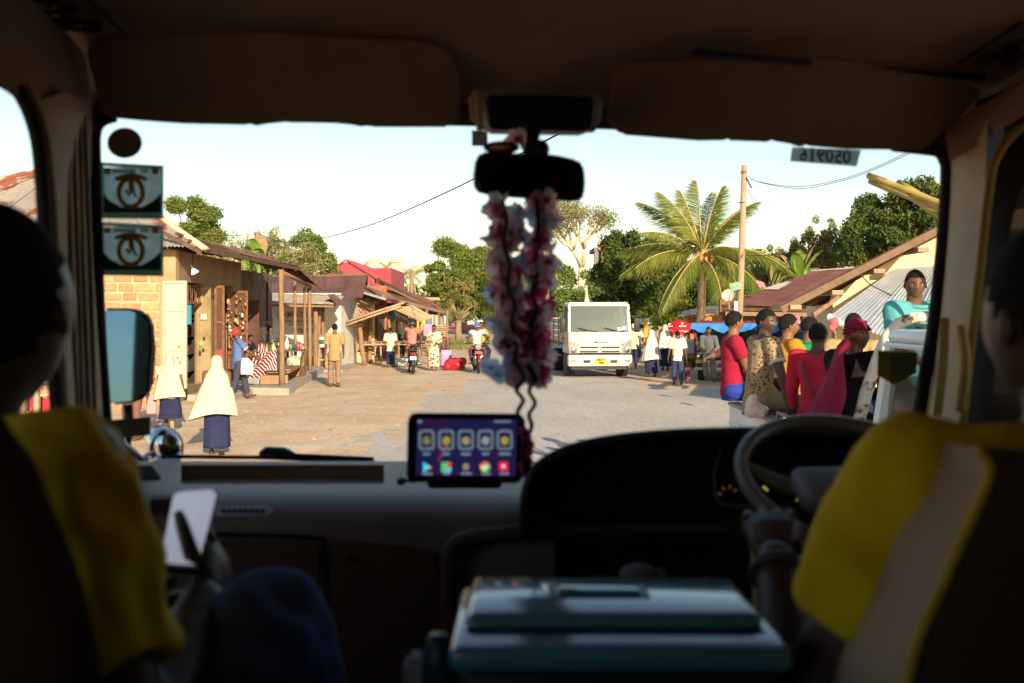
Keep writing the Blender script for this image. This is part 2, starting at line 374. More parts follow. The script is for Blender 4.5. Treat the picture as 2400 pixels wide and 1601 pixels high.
def pole(name, a, b, ra, rb, parent, m=None, n=8, bend=.02, seg=6):
    a, b = Vector(a), Vector(b); q = U(0, 50); pts = [a.lerp(b, i/seg)+V(mnoise.noise(V(q, i*.6, 0)), mnoise.noise(V(q, i*.6, 5)), 0)*bend*(1 if 0 < i < seg else 0) for i in range(seg+1)]
    return obj(name, G().tube(pts, [ra+(rb-ra)*i/seg for i in range(seg+1)], n), m or pole_wood, parent, smooth=True)
def roof_sheets(parent, a, b, c, d, m, wid=.85, amp=.028, name='roof_sheet', rows=4, patch=None, jit=.006, pitch=.076):
    """corrugated roofing laid sheet by sheet from a-b (ridge) down to d-c (eave)"""
    a, b, c, d = map(Vector, (a, b, c, d)); L = max((b-a).length, (c-d).length); k = max(1, round(L/wid))
    for i in range(k):
        u0, u1 = i/k, min(1, (i+1.06)/k); lift = V(0, 0, .012*(i % 2)+U(0, .006)); e = (d-a).normalized()*U(-.03, .05)
        s_ = G().sheet(a.lerp(b, u0)+lift, a.lerp(b, u1)+lift, d.lerp(c, u1)+lift+e, d.lerp(c, u0)+lift+e, max(3, int(L/k/pitch)), amp, .004, rows=rows, jit=jit)
        obj(name, s_, (patch if patch and i in patch[0] else (m, ))[0] if not patch else (patch[1] if i in patch[0] else m), parent, smooth=2)
def panel_door(parent, a, b, z0, z1, m, name='door_leaf', rails=(.0,.36,.73,1.), th=.05, fr=.055, lab=None, m2=None):
    """sheet-metal door leaf with a raised frame, standing from plan point a to b"""
    a, b = V(a[0], a[1], z0), V(b[0], b[1], z0); d = (b-a); L = d.length; d.normalize(); nrm = V(d.y, -d.x, 0); up = V(0, 0, z1-z0)
    o = obj(name, G().prism([a, b, b+up, a+up], nrm*-th*.5), m2 or m, parent, label=lab)
    H_ = z1-z0
    g = G()
    for u in (0, 1): c = a+d*(fr/2 if u == 0 else L-fr/2)+nrm*.012; g.beam(c, c+up, fr, .03, nrm)
    for k in rails: zz = min(max(k*H_, fr/2), H_-fr/2); g.beam(a+d*fr*.9+nrm*.011+V(0,0,zz), b-d*fr*.9+nrm*.011+V(0,0,zz), .028, fr)
    sub = obj('door_frame', g, m, o); 
    return o
# ================================================================ block-built corner shop (left)
S1 = empty('block_shop', 'sand-block corner shop with rusty hipped tin roof and timber porch', 'building', (-9.5, 24, 0))
FY, SX = 22.0, -7.45
wl = obj('front_wall', G().box(-15, SX, FY, FY+.2, 0, 3.42), mortar, S1)
bmesh_src = None
for r_ in range(16):
    x = -14.95+(.2 if r_ % 2 else 0)-.0; z = .03+r_*.205
    while x < SX-.15:
        L = min(.36+U(-.08, .06), SX-.01-x)
        if L > .14 and x > -11.2:
            b_ = obj('brick', G().rbox(x, x+L, FY-.022+U(-.012,.010), FY+.01, z+U(-.008,.008), z+.155+U(-.018,.016), .022, 1), block, wl)
        elif L > .14:
            b_ = obj('brick', G().box(x, x+L, FY-.024, FY+.01, z, z+.175), block, wl)
        x += L+.042+U(0,.035)
# corner pier and the side wall with its openings
obj('corner_pier', G().box(SX-.32, SX+.03, FY-.034, FY+.21, .0, 3.40), plaster_tan, S1)
sw = G(); ops = [(22.75,24.0,.3,2.72),(25.0,26.6,.3,2.72)]
y = FY+.215
for a, b, z0, z1 in ops:
    sw.box(SX-.2, SX, y, a, 0, 3.4); sw.box(SX-.2, SX-.002, a, b, z1, 3.4); sw.box(SX-.2, SX-.002, a, b, 0, z0); y = b
sw.box(SX-.2, SX, y, 27.4, 0, 3.4)
obj('side_wall', sw, M('shaded_plaster', (.26,.17,.10), .95, (.20,.13,.075), 2.2, bump=.01, grain=.08), S1)  # plaster darkened: porch shadow put into the wall colour
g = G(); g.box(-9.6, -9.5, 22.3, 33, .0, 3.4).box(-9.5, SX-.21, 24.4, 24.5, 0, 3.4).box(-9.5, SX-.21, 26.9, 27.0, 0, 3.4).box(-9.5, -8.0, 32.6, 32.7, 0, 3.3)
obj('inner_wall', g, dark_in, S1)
obj('shop_floor', G().box(-9.5, SX-.21, 22.25, 33, 0, .28), concrete, S1)
# lintel grille over the first doorway
g = G()
for i in range(9): y = 22.8+i*.145; g.tube([(SX-.06, y, 2.26), (SX-.06, y+.05*(i % 2), 2.4), (SX-.06, y, 2.55), (SX-.06, y, 2.68)], .012, 6)
g.box(SX-.09, SX-.02, 22.75, 24.0, 2.22, 2.27)
obj('lintel_grille', g, rust_iron, S1)
# doors standing open
panel_door(S1, (-7.66, 21.86), (-7.12, 21.80), .36, 2.72, door_grey, lab='pale grey steel door leaf swung open beside the block wall')
panel_door(S1, (-7.59, 24.02), (-7.24, 23.9), .34, 2.62, door_gold, lab='dusty yellow steel door leaf with small notice')
md = panel_door(S1, (-7.235, 24.2), (-7.0, 24.25), .34, 2.68, rust_iron, lab='rusty mesh door leaf with red lower panel', rails=(0,.33,.62,1), m2=M('rusty_mesh', (.13,.065,.035), .9, (.06,.03,.02), 60))
obj('lower_panel', G().box(-7.23, -7.02, 24.155, 24.19, .36, 1.1), red_panel, S1)
panel_door(S1, (-7.45, 26.1), (-6.95, 26.2), .34, 2.6, rust_iron, lab='brown mesh door leaf hung with small goods', rails=(0,.5,1), m2=_M['rusty_mesh'])
obj('notice', G().box(-7.47, -7.33, 23.9, 23.915, 1.86, 1.99), M('yellowed_notice', (.72,.62,.33), .9, (.8,.76,.66), 14), S1)
for (u, zz, s_, c) in ((-7.48,1.28,.045,'spot_green'),(-7.40,1.4,.03,'spot_dark'),(-7.42,1.12,.03,'spot_dark'),(-7.5,1.05,.035,'spot_dark')):
    obj('paint_splash', G().ell((u, 23.93, zz), (s_, .006, s_*1.7), 8), M('spot_green', (.33,.45,.08), .8) if c == 'spot_green' else M('spot_dark', (.05,.04,.03), .8), S1)
for (u, zz) in ((-7.33,1.03),(-7.28,.93),(-7.47,.96)): obj('paint_splash', G().ell((u, 21.815, zz), (.016,.006,.022), 8), _M['spot_dark'], S1)
obj('paint_splash', G().ell((-7.29, 21.81, 1.25), (.03,.006,.06), 8), M('spot_leaf_green', (.18,.28,.1), .8), S1)
# roof: hip with a porch slope on the street side
K = V(-12.0, 27.5, 6.25); E0 = P(478, 583, 21.45); E1 = P(702, 628, 30.2); E2 = P(757, 677, 31.2)
FL = V(-17.5, 21.45, 3.42); K2 = V(-12, 31, 6.1); BK = V(-8.4, 32.6, 4.05)
roof_sheets(S1, K+V(-.02,0,0), K, E0+V(0,0,.03), FL, pale_tin, .9)
Bk = V(-10.2, 31, 3.5); roof_sheets(S1, K, K+V(.05,.05,0), Bk, E0+V(.02,0,.03), rust_tin, .85)
In0, In1 = E0+V(-2.6,.6,.40), V(-9.3, 30.6, E1.z+.42)
roof_sheets(S1, In0, In1, E1+V(0,0,.05), E0+V(.02,.1,.02), rust_tin, .85)
roof_sheets(S1, K+V(0,0,-.02), K+V(-.05,.05,-.02), V(-17.5,33,3.4), FL+V(0,0,-.02), pale_tin, 1.2)
roof_sheets(S1, K+V(0,.02,-.02), K+V(-.05,.02,-.02), V(-17.5,33,3.4), Bk, pale_tin, 1.2)
roof_sheets(S1, In1+V(.6,0,0), In1+V(.6,1,0), E2+V(.0,.0,.03), E1+V(0,.02,.02), rust_tin, .85)
obj('hip_cap', G().tube([K+V(0,0,.05), K.lerp(E0,.5)+V(0,0,.03), E0+V(.03,-.03,.0)], [.10,.10,.11], 6, flat=.45), M('ridge_cap', (.60,.46,.33), .7, (.5,.36,.25), 4, grain=.1), S1, smooth=True)
for i in range(7):                                   # rafters and purlins below the porch roof
    t = i/6; a = E0.lerp(E1, t); b = V(SX-.3, a.y+.1, a.z+.55); obj('rafter', G().beam(a+V(-.05,0,-.08), b+V(0,0,-.1), .06, .09), timber_dark, S1)
for k in (.12, .45, .8):
    a = E0.lerp(V(SX, 21.6, 3.85), k); b = E1.lerp(V(SX, 30.4, 3.5), k); obj('purlin', G().beam(a+V(0,0,-.02), b+V(0,0,-.02), .05, .06), timber_dark, S1)
obj('fascia', G().beam(E0+V(.02,0,-.03), E1+V(.02,0,-.03), .03, .10), timber_dark, S1)
obj('fascia', G().beam(E1+V(0,0,-.02), E2+V(0,0,-.02), .03, .09), timber_dark, S1)
obj('porch_beam', G().tube([P(655,636,25.3), P(690,652,28), P(727,672,31.0)], .06, 8), pole_wood, S1, smooth=True)
for px, py, pt, d, r_ in ((661,925,632,25.2,.075),(693,880,650,29.2,.05),(716,868,664,30.6,.05),(727,862,668,31.2,.065)):
    b_ = P(px, py, d); b_.z = .15; t_ = P(px-2, pt, d); pole('porch_post', b_, t_, r_, r_*.85, S1)
sl = G(); sl.prism([(-7.44,24.5,.21),(-5.45,24.35,.17),(-5.9,29,.2),(-6.35,33.6,.22),(-7.44,33.6,.22)], (0,0,-.4)); obj('porch_slab', sl, concrete, S1)
obj('step', G().rbox(-7.4, -6.35, 22.6, 24.45, -.1, .16, .04, 2), concrete, S1)
# dark doorway deep in the porch
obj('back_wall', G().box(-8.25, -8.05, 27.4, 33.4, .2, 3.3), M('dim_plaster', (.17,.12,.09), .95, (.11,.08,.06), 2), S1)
panel_door(S1, (-8.02,29.9), (-7.62,30.0), .22, 2.4, M('maroon_door_paint', (.10,.04,.035), .7, (.07,.03,.025), 3), lab='maroon door deep in the porch shade')
# lamp bulb shade under the porch
lp = empty('bulb_lamp', 'white cone bulb lamp hanging by the shop doorway, lit', 'lamp', (-7.25, 22.6, 2.9))
obj('cable', G().tube([(-7.25,22.6,3.45),(-7.25,22.6,3.08)], .006, 5), dark_in, lp)
obj('socket', G().tube([(-7.29,22.6,3.1),(-7.25,22.6,3.02)], .028, 8), M('yellowed_plastic', (.5,.38,.2), .6), lp)
obj('bulb', G().lathe((-7.25,22.6,3.03), [(.015,0),(.05,-.05),(.09,-.12),(.085,-.125),(.0,-.12)], 14, Matrix.Rotation(R(-28),3,'Y')), M('bulb_white', (.9,.88,.85), .4, (.9,.88,.85), emit=.9), lp, smooth=True)
# goods inside the first doorway
shf = empty('goods_shelf', 'crowded shop shelf of small goods inside the open doorway', 'shelf', (-8.5, 23.5, .28))
for k in range(5): obj('board', G().box(-9.4, -7.75, 23.9, 24.3, .6+k*.42, .63+k*.42), timber_dark, shf)
for k in range(5):
    for i in range(9):
        x = -9.3+i*.17; c = rnd.choice([(.55,.1,.1),(.1,.25,.5),(.6,.5,.15),(.6,.58,.5),(.1,.4,.3),(.4,.25,.1)])
        h = U(.15,.32); obj('packet', G().rbox(x, x+.13, 23.92, 24.05, .631+k*.42, .631+k*.42+h, .012, 1), M('packet_%d' % (int(c[0]*100)*7+int(c[1]*100)), c, .6), shf)
tl = obj('hanging_cloth', G().loft([[V(-7.62+.22*u+.0*zz, 22.95+.03*math.sin(u*9), zz) for u in (0,.25,.5,.75,1)]+[V(-7.62+.22*u, 22.98+.03*math.sin(u*9), zz) for u in (1,.75,.5,.25,0)] for zz in (1.75,2.0,2.2)]), M('teal_cloth', (.05,.28,.36), .9), label='teal cloth hanging in the shop doorway', cat='cloth')
hg = empty('hanging_wares', 'tangle of small brown wares hung on the mesh door', 'wares', (-7.2, 26, 1.5))
for i in range(70):
    x, zz = -7.43+rnd.random()*.5, .9+rnd.random()*1.6; c = rnd.choice([(.42,.2,.08),(.55,.33,.16),(.22,.1,.05),(.62,.55,.45),(.3,.14,.07)])
    q = U(.015,.045); obj('ware', G().ell((x, 26.0-rnd.random()*.06, zz), (q, .02, q*U(.8,2)), 7), M('ware_%d' % int(c[0]*100), c, .6), hg, smooth=True)
# ================================================================ ice-cream shop with the painted wall
S2 = empty('mural_shop', 'whitewashed ice cream shop with hand-painted red lettering and tin awning', 'building', (-8, 36.5, 0))
W2 = 36.5
g = G().box(-11.5, X(572,W2), W2, W2+.2, 0, 3.1).box(X(620,W2), X(799,W2), W2, W2+.2, 0, 2.75).box(X(572,W2), X(620,W2), W2, W2+.2, 0, .95).box(X(572,W2), X(620,W2), W2, W2+.2, 2.36, 3.0)
obj('painted_wall', g, plaster_white, S2)
obj('side_wall', G().box(X(799,W2)-.2, X(799,W2)-.003, W2+.2, 44, 0, 2.7), plaster_white, S2)
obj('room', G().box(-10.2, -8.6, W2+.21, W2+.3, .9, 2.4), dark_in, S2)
obj('dado', G().box(X(622,W2), X(797,W2), W2-.012, W2, 0, .42), M('ochre_dado', (.50,.25,.10), .9, (.42,.2,.08), 3), S2)
wg = G(); x0, x1 = X(572,W2), X(620,W2)
for i in range(6): x = x0+(x1-x0)*(i+.5)/6; wg.box(x-.01, x+.01, W2+.04, W2+.06, .95, 2.36)
for i in range(8): z = 1.0+i*.18; wg.box(x0, x1, W2+.045, W2+.055, z, z+.018)
for i in range(5): wg.torus((x0+.1+i*.14, W2+.04, 2.12), .06, .01, 14, 4, Matrix.Rotation(R(90),3,'X'))
obj('window_grille', wg, M('pale_iron', (.45,.45,.40), .7), S2)
mroon = M('maroon_letter_paint', (.25,.045,.05), .85, (.30,.07,.07), 20)
for t, px, py, wpx, sz, m_ in (('AJMAN ICECREAM',709,738,88,.30,mroon),('TUNACHUKUA ODA ZA KEKE',709,753,84,.14,mroon),('* SHEREHE, VITENGE *',705,761,66,.09,M('grey_letter_paint', (.30,.26,.25), .9)),('CENTER AMAN ZANZIBAR',722,773,72,.14,mroon),('AMANI NGAMBO',724,779,50,.09,_M['grey_letter_paint'])):
    lettering(t, sz, m_, (X(px,W2), W2-.006, Z(py,W2)), (1,0,0), (0,0,1), S2, wpx/F*W2, bold=.004)
dr = G()                                              # painted drink cup and ice-cream cone, in outline
def line(pts, r_=.008): dr.tube([P(a, b, W2-.01) for a, b in pts], r_, 4)
line([(629,745),(632,766),(637,768),(641,748),(629,745),(635,742),(641,748)]); line([(634,742),(633,722)]); line([(631,753),(640,755)])
line([(650,738),(656,768),(664,740),(650,738),(652,732),(658,729),(664,734),(664,740)]); line([(652,737),(664,737)]); line([(653,745),(662,746)])
obj('mural_drawing', dr, M('dark_line_paint', (.09,.08,.08), .9), S2)
roof_sheets(S2, P(560,652,40), P(862,646,40), P(850,699,36.1), P(575,692,36.1), rust_tin, .9)
obj('roof_ridge', G().tube([P(560,651,40), P(862,645,40)], .06, 6), rust_tin, S2)
roof_sheets(S2, P(862,645,40.05), P(560,651,40.05), P(575,685,45), P(862,685,45), rust_tin, 1.1)
g = G().prism([P(799,700,36.6), P(850,699,36.6), P(858,648,40), P(799,649,40)], (0,.06,0)); 
# awning with corrugations across
roof_sheets(S2, V(-8.95,36.4,2.72), V(-8.95,33.6,2.40), V(-6.0,33.6,2.33), V(-6.15,36.4,2.62), M('dull_tin', (.27,.235,.20), .7, (.20,.17,.14), 2.5, grain=.12, c3=(.36,.32,.28), s3=1.5, lo3=.6, hi3=.7), 3.2, .05, 'awning_sheet', 3)
obj('awning_edge', G().prism([P(765,690,33.7), P(782,706,33.5), P(788,718,33.5), P(775,700,33.6)], (0,1.6,.05)), rust_tin, S2)
for k, (px, pt, pb, d, r_) in enumerate(((740,712,850,34.2,.09),(748,712,848,34.6,.06),(757,714,838,35.2,.07))): pole('awning_post', V(X(px,d), d, 0), P(px, pt, d), r_, r_*.9, S2)
for z in (2.28, ): obj('awning_beam', G().beam((-8.9,33.75,z), (-6.0,33.75,z-.02), .08, .09), timber, S2)
obj('porch_kerb', G().prism([(-7.3,33.7,.1),(-5.7,33.5,.1),(-5.5,36,.1),(-6.0,38,.1),(-7.3,38,.1)], (0,0,-.3)), concrete, S2)
# ================================================================ lattice-window shop and its long roof
S3 = empty('lattice_shop', 'market shop with breeze-block lattice window and long rusty roof', 'building', (-6.3, 40.5, 0))
L3 = 40.5
obj('front_wall', G().box(X(799,L3), X(802,L3), L3, L3+.2, 0, 2.55).box(X(868,L3), X(877,L3), L3, L3+.2, 0, 2.55).box(X(802,L3), X(868,L3), L3, L3+.2, 0, .42).box(X(802,L3), X(868,L3), L3, L3+.2, 2.33, 2.55), M('peach_plaster', (.68,.48,.30), .92, (.58,.40,.25), 2, grain=.06), S3)
lt = G(); bx0, bx1, bz0, bz1 = X(802,L3), X(868,L3), .42, 2.33; nx, nz = 6, 10
for i in range(nx):
    for j in range(nz):
        a, b = bx0+(bx1-bx0)*i/nx, bx0+(bx1-bx0)*(i+1)/nx; c, d = bz0+(bz1-bz0)*j/nz, bz0+(bz1-bz0)*(j+1)/nz; y = L3+.06
        g = G().beam((a,y,c),(b,y,d),.03,.018).beam((a,y,d),(b,y,c),.03,.018).box(a,b,y-.03,y+.03,c,c+.012).box(a,a+.012,y-.03,y+.03,c,d)
        g.torus(((a+b)/2, y, (c+d)/2), (b-a)*.27, .011, 10, 4, Matrix.Rotation(R(90),3,'X'))
        obj('lattice_block', g, M('lattice_paint', (.66,.40,.27), .9, (.55,.3,.2), 6), S3)
obj('back_wall', G().box(-8.2, -5.4, L3+2.4, L3+2.5, 0, 3.2).box(-7.1,-7.0,L3+.2,L3+2.4,0,2.6), M('orange_inner_wall', (.42,.16,.09), .9, (.30,.11,.06), 2), S3)
obj('head_beam', G().box(X(797,L3), X(889,L3), L3-.3, L3-.12, Z(713,L3), Z(705,L3)), timber_pale, S3)
tr = []
for a, b in (((800,703),(812,672)),((838,704),(852,680)),((852,680),(870,702)),((852,668),(852,682)),((804,700),(868,690))):
    obj('truss_member', G().beam(P(*a,L3-.2), P(*b,L3-.2), .05, .06), timber_pale, S3)
for px, py, s_ in ((826,700,.16),(846,698,.18),(868,698,.2),(880,700,.22),(860,702,.15)):
    obj('stored_bundle', G().ell(P(px,py,L3-.1), (s_*1.2,.2,s_*.8), 8), M('bundle_cloth_%d' % (px % 3), [(.5,.33,.2),(.35,.2,.12),(.55,.42,.3)][px % 3], .9), S3, smooth=True)
A3, B3, C3, D3 = P(822,655,43), P(880,690,39.2), P(1046,734,64), P(938,690,66)
roof_sheets(S3, A3, D3, C3, B3, rust_tin, 1.0, .03, rows=5)
obj('fascia_board', G().beam(P(898,697,39.2), P(1044,733,63.8), .05, .17), timber_pale, S3, label='pale eaves board of the long rusty roof')
roof_sheets(S3, P(805,668,39.6), P(822,655,42.8), P(940,703,42.8), P(912,703,38.9), rust_tin, 1.1)
obj('fascia_board', G().beam(P(803,671,39.5), P(905,702,38.9), .04, .09), M('blue_grey_board', (.34,.38,.38), .8), S3)
obj('ridge_board', G().beam(P(822,654,42.9), P(866,671,45), .09, .1), timber_pale, S3)
obj('ridge_board', G().beam(P(866,668,46), P(938,690,66), .05, .06), timber_dark, S3)
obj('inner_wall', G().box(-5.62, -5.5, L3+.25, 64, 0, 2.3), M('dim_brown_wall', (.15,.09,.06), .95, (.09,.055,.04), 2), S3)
for px, d in ((1048,60),(1000,52),(985,48),(960,44.5)): pole('porch_post', V(X(px,d),d,0), V(X(px,d),d,2.2), .09, .08, S3)
# second long roof behind
S4 = empty('long_shed', 'long dark-edged tin shed roof rising behind the lattice shop', 'building', (-7, 60, 0))
roof_sheets(S4, P(888,657,52), P(1010,704,92), P(1062,744,92), P(900,668,50), rust_tin, 1.5, .03)
obj('eave_board', G().beam(P(884,657,50), P(1062,746,92), .06, .22), timber_dark, S4)
obj('eave_board', G().beam(P(905,672,50.5), P(1060,746,90), .06, .12), timber_pale, S4)
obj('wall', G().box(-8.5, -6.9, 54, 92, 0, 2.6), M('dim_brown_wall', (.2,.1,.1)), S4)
obj('far_roof', G().box(X(980,90), X(1042,90), 90, 94, Z(704,90), Z(697,90)), timber_pale, None, label='flat pale roof of a distant stall above the market', cat='building')
# pink clad hall
S5 = empty('pink_hall', 'tall hall clad in pink corrugated sheet behind the market', 'building', (-11, 66, 0))
for i in range(9):
    u0, u1 = i/9, (i+1.04)/9; xa, xb = X(738+140*u0,64), X(738+140*u1,64)
    top = lambda u: 655-45*(1-abs(u-.53)/.53)+0
    obj('cladding_sheet', G().sheet((xa,64,Z(top(u0),64)),(xb,64,Z(top(min(u1,1)),64)),(xb,64,0),(xa,64,0),6,.03), pink_tin, S5)
for i in range(5):
    xa, xb = X(852+65*i/5,66), X(852+65*(i+1.03)/5,66)
    obj('cladding_sheet', G().sheet((xa,66-.01*i,Z(629,66)),(xb,66-.01*i,Z(628,66)),(xb,66-.01*i,0),(xa,66-.01*i,0),6,.03), pink_tin, S5)
obj('side_wall', G().box(X(917,66)-.1, X(917,66), 66.05, 74, 0, Z(628,66)), pink_tin, S5)
obj('roof_rake', G().beam(P(812,609,63.9), P(908,668,63.9), .08, .10), M('dark_pink_trim', (.28,.05,.07), .7), S5)
obj('roof_rake', G().beam(P(812,609,63.9), P(738,655,63.9), .08, .10), _M['dark_pink_trim'], S5)
roof_sheets(S5, P(812,608,64), P(812,608,64)+V(0,10,0), P(880,650,64)+V(0,10,0), P(880,650,64), pink_tin, 2.5)
# ================================================================ houses on the right
H1 = empty('brown_roof_house', 'low house with wide brown tin roof and shaded porch behind the palm', 'building', (9, 35, 0))
a, b, c, d = P(1905,637,40), P(2045,627,40), P(1990,722,32.5), P(1692,717,33.5)
roof_sheets(H1, a, b, c, d, brown_tin, .8, .03, rows=5)
obj('roof_patch', G().sheet(P(1992,650,38.2)+V(0,0,.06), P(2040,652,38)+V(0,0,.06), P(2000,672,36)+V(0,0,.07), P(1924,674,36)+V(0,0,.07), 14, .03), grey_tin, H1)
obj('roof_patch', G().sheet(P(1848,662,38)+V(0,0,.05), P(1862,662,38)+V(0,0,.05), P(1826,682,36)+V(0,0,.06), P(1786,682,36)+V(0,0,.06), 8, .03), grey_tin, H1)
obj('ridge_cap', G().tube([a+V(-.1,0,.03), b+V(0,0,.03)], .08, 6, flat=.5), grey_tin, H1)
roof_sheets(H1, b, a, a+V(-.5,6,-1.2), b+V(0,6,-1.2), brown_tin, 1.2)
obj('eave_beam', G().beam(P(1694,724,33.4), P(1985,728,32.6), .07, .1), timber_dark, H1)
obj('porch_beam', G().beam(P(1700,735,33), P(1960,738,32.6), .1, .13), timber, H1)
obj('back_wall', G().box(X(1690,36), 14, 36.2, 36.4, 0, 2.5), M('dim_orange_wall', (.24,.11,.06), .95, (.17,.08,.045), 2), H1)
obj('wall_panel', G().box(X(1668,35.8), X(1692,35.8), 35.7, 35.8, .7, Z(738,35.8)), M('orange_panel', (.62,.24,.07), .9, (.5,.18,.05), 3), H1)
obj('wall_panel', G().box(X(1880,35.8), X(1905,35.8), 35.7, 35.8, .7, 2.1), M('pale_panel', (.55,.5,.4), .9), H1)
for px, d in ((1715,33),(1800,33),(1900,32.8)): pole('porch_post', V(X(px,d),d,0), P(px,735,d), .06, .055, H1)
H3 = empty('roadside_kiosk', 'small orange kiosk with sloping grey roof behind the red umbrella', 'building', (8, 42, 0))
obj('wall', G().box(X(1612,43), X(1700,43), 43, 43.2, 0, Z(742,43)), M('orange_panel', (.6,.2,.1)), H3)
roof_sheets(H3, P(1602,729,43.5), P(1680,716,43.5), P(1690,733,40.5), P(1590,742,40.5), grey_tin, 1.0)
obj('fascia', G().beam(P(1620,742,40.4), P(1688,734,40.4), .05, .06), timber_pale, H3)
obj('post', G().beam(V(X(1615,41),41,0), P(1615,742,41), .08, .08), _M['orange_panel'], H3)
H2 = empty('cream_gable_house', 'cream plastered gable house with tin lean-to at the right window edge', 'building', (9, 22, 0))
gl = [P(1952,850,22), P(2600,850,22), P(2600,430,22), P(2205,542,22), P(1952,690,22)]; gl[0].z = 0; gl[1].z = 0
obj('gable_wall', G().prism(gl, (0,.2,0)), plaster_cream, H2)
ra, rb = P(1832,722,20.6), P(2230,520,20.6)
u_ = (rb-ra).normalized(); 
roof_sheets(H2, rb+V(0,0,.06)+u_*2, rb+V(5,8,.06)+u_*2, ra+V(4.5,8,.06), ra+V(0,0,.06), brown_tin, .9)
obj('rake_board', G().beam(ra+V(0,.02,-.04), rb+V(0,.02,-.04), .04, .15), M('brown_board', (.20,.13,.085), .9, (.15,.1,.065), 5, grain=.12), H2)
for px, py in ((1862,724),(1960,690),(2057,640),(2160,590)): p = P(px, py-6, 20.62); obj('purlin_end', G().box(p.x-.11, p.x+.12, p.y-.10, p.y+1.5, p.z-.06, p.z+.03), timber_pale, H2)
obj('brace', G().beam(P(1905,738,20.9), P(1965,696,21.2), .07, .09), timber, H2)
obj('side_wall', G().box(gl[0].x+.01, gl[0].x+.2, 22.2, 24, 0, 2.2), plaster_cream, H2)
roof_sheets(H2, P(2102,630,21.85), P(2300,618,21.85), P(2280,880,17.2), P(1946,742,19.2), silver_tin, .8, .035, 'lean_to_sheet', 5)
for px, py, d in ((1955,760,19.3),(2150,830,17.9)): pole('lean_to_post', V(X(px,d),d,0), P(px,py,d), .05, .045, H2)
obj('side_cable', G().tube([P(2015,642,20.5), P(2040,668,20.4), P(2085,690,20.3), P(2130,708,20.2)], .012, 5), dark_in, H2)
for i in range(7): p = P(1945+i*9, 742+i*5+U(-3,3), 19.1-i*.07); obj('plastic_rag', G().ell(p, (.07,.05,.05+U(0,.03)), 7), M('white_plastic', (.75,.75,.78), .5), H2, smooth=True)
# satellite dish
sd = empty('satellite_dish', 'off-white satellite dish by the wooden pole', 'satellite dish', (X(1705,32.5), 32.5, 2.2))
ax = Matrix.Rotation(R(75),3,'X')@Matrix.Rotation(R(-25),3,'Y'); cD = P(1707,692,32.5)
obj('dish', G().lathe(cD, [(.001,-.05),(.1,-.04),(.17,-.01),(.2,.02),(.205,.02),(.17,-.025),(.1,-.06),(.001,-.07)], 20, ax), M('dish_paint', (.68,.64,.56), .6), sd, smooth=True)
obj('arm', G().tube([cD+V(0,0,-.18), cD+V(-.02,-.3,-.1), cD+V(-.03,-.34,.02)], .01, 5), dark_in, sd)
obj('mount', G().tube([cD+V(.0,.05,0), cD+V(.05,.1,-.45)], .02, 6), M('galvanised', (.4,.4,.4), .5, metal=.6), sd)
# utility pole with its signs and wires
up = empty('utility_pole', 'weathered wooden utility pole leaning slightly beside the palm', 'utility pole', (X(1727,31), 31, 0))
pt, pb = P(1745,387,31), V(X(1727,31), 31, 0)
obj('pole', G().tube([pb, pb.lerp(pt,.5)+V(.01,0,0), pt], [.125,.105,.085], 12), M('pole_grey_wood', (.42,.31,.2), .9, (.33,.235,.15), 5, bump=.02, grain=.15, stretch=(6,6,.5)), up, smooth=True)
for i in range(5): p = P(1750+i*2.5, 418+i*5, 30.9); obj('insulator', G().lathe(p, [(.0,.04),(.02,.03),(.028,0),(.02,-.03),(0,-.04)], 8), M('insulator_brown', (.06,.03,.03), .3), up, smooth=True)
obj('binding_wire', G().torus(P(1743,402,31), .1, .008, 16, 4).torus(P(1743,406,31), .1, .008, 16, 4).torus(P(1739,475,31), .11, .008, 16, 4), dark_in, up)
p = P(1725,671,30.8); obj('sign_board', G().box(p.x-.19, p.x+.17, p.y-.02, p.y, p.z-.12, p.z+.12, Matrix.Rotation(R(-12),3,'Y')), M('green_sign', (.13,.32,.2), .7, (.3,.42,.3), 14), up, label='faded green board nailed to the pole')
p = P(1725,720,30.82); obj('notice', G().box(p.x-.05, p.x+.06, p.y-.01, p.y, p.z-.16, p.z+.18), white_paint, up)
def wire(label, pts, r_=.012, sub=10):
    pts = [Vector(p) for p in pts]; out = []
    for i in range(len(pts)-1):
        p0, p1, p2, p3 = pts[max(i-1,0)], pts[i], pts[i+1], pts[min(i+2,len(pts)-1)]
        for k in range(sub):
            t = k/sub; out.append(.5*((2*p1)+(p2-p0)*t+(2*p0-5*p1+4*p2-p3)*t*t+(3*p1-p0-3*p2+p3)*t**3))
    out.append(pts[-1]); return obj('wire', G().tube(out, r_, 5), M('black_cable', (.015,.015,.015), .6), None, label=label, cat='wire')
wire('upper of two thin wires swinging right from the wooden pole', [P(1752,412,30.9), P(1775,425,30.5), P(1850,437,29), P(1920,432,27.5), P(2020,405,25), P(2140,350,22), P(2250,285,19)], .008)
wire('lower of two thin wires swinging right from the wooden pole', [P(1760,420,30.9), P(1800,432,30.2), P(1870,442,28.8), P(1930,434,27.3), P(2020,409,25), P(2140,355,22), P(2250,290,19)], .008)
wire('slack wire hanging down beside the wooden pole', [P(1752,440,30.9), P(1765,470,30.9), P(1778,500,31)], .006)
wire('faint wire crossing the banana plant to the gable house', [P(1730,600,31), P(1860,596,29), P(1980,585,26), P(2100,566,22)], .008)
wire('thick black cable sweeping across the sky from the mirror', [P(1330,303,20), P(1250,345,24), P(1110,420,32), P(960,490,40), P(850,533,46), P(735,562,51), P(660,566,52), P(604,548,52)], .022)
wire('thin cable over the shop roof to the stub pole', [P(604,548,52), P(540,552,50), P(440,549,46), P(300,530,40)], .014)
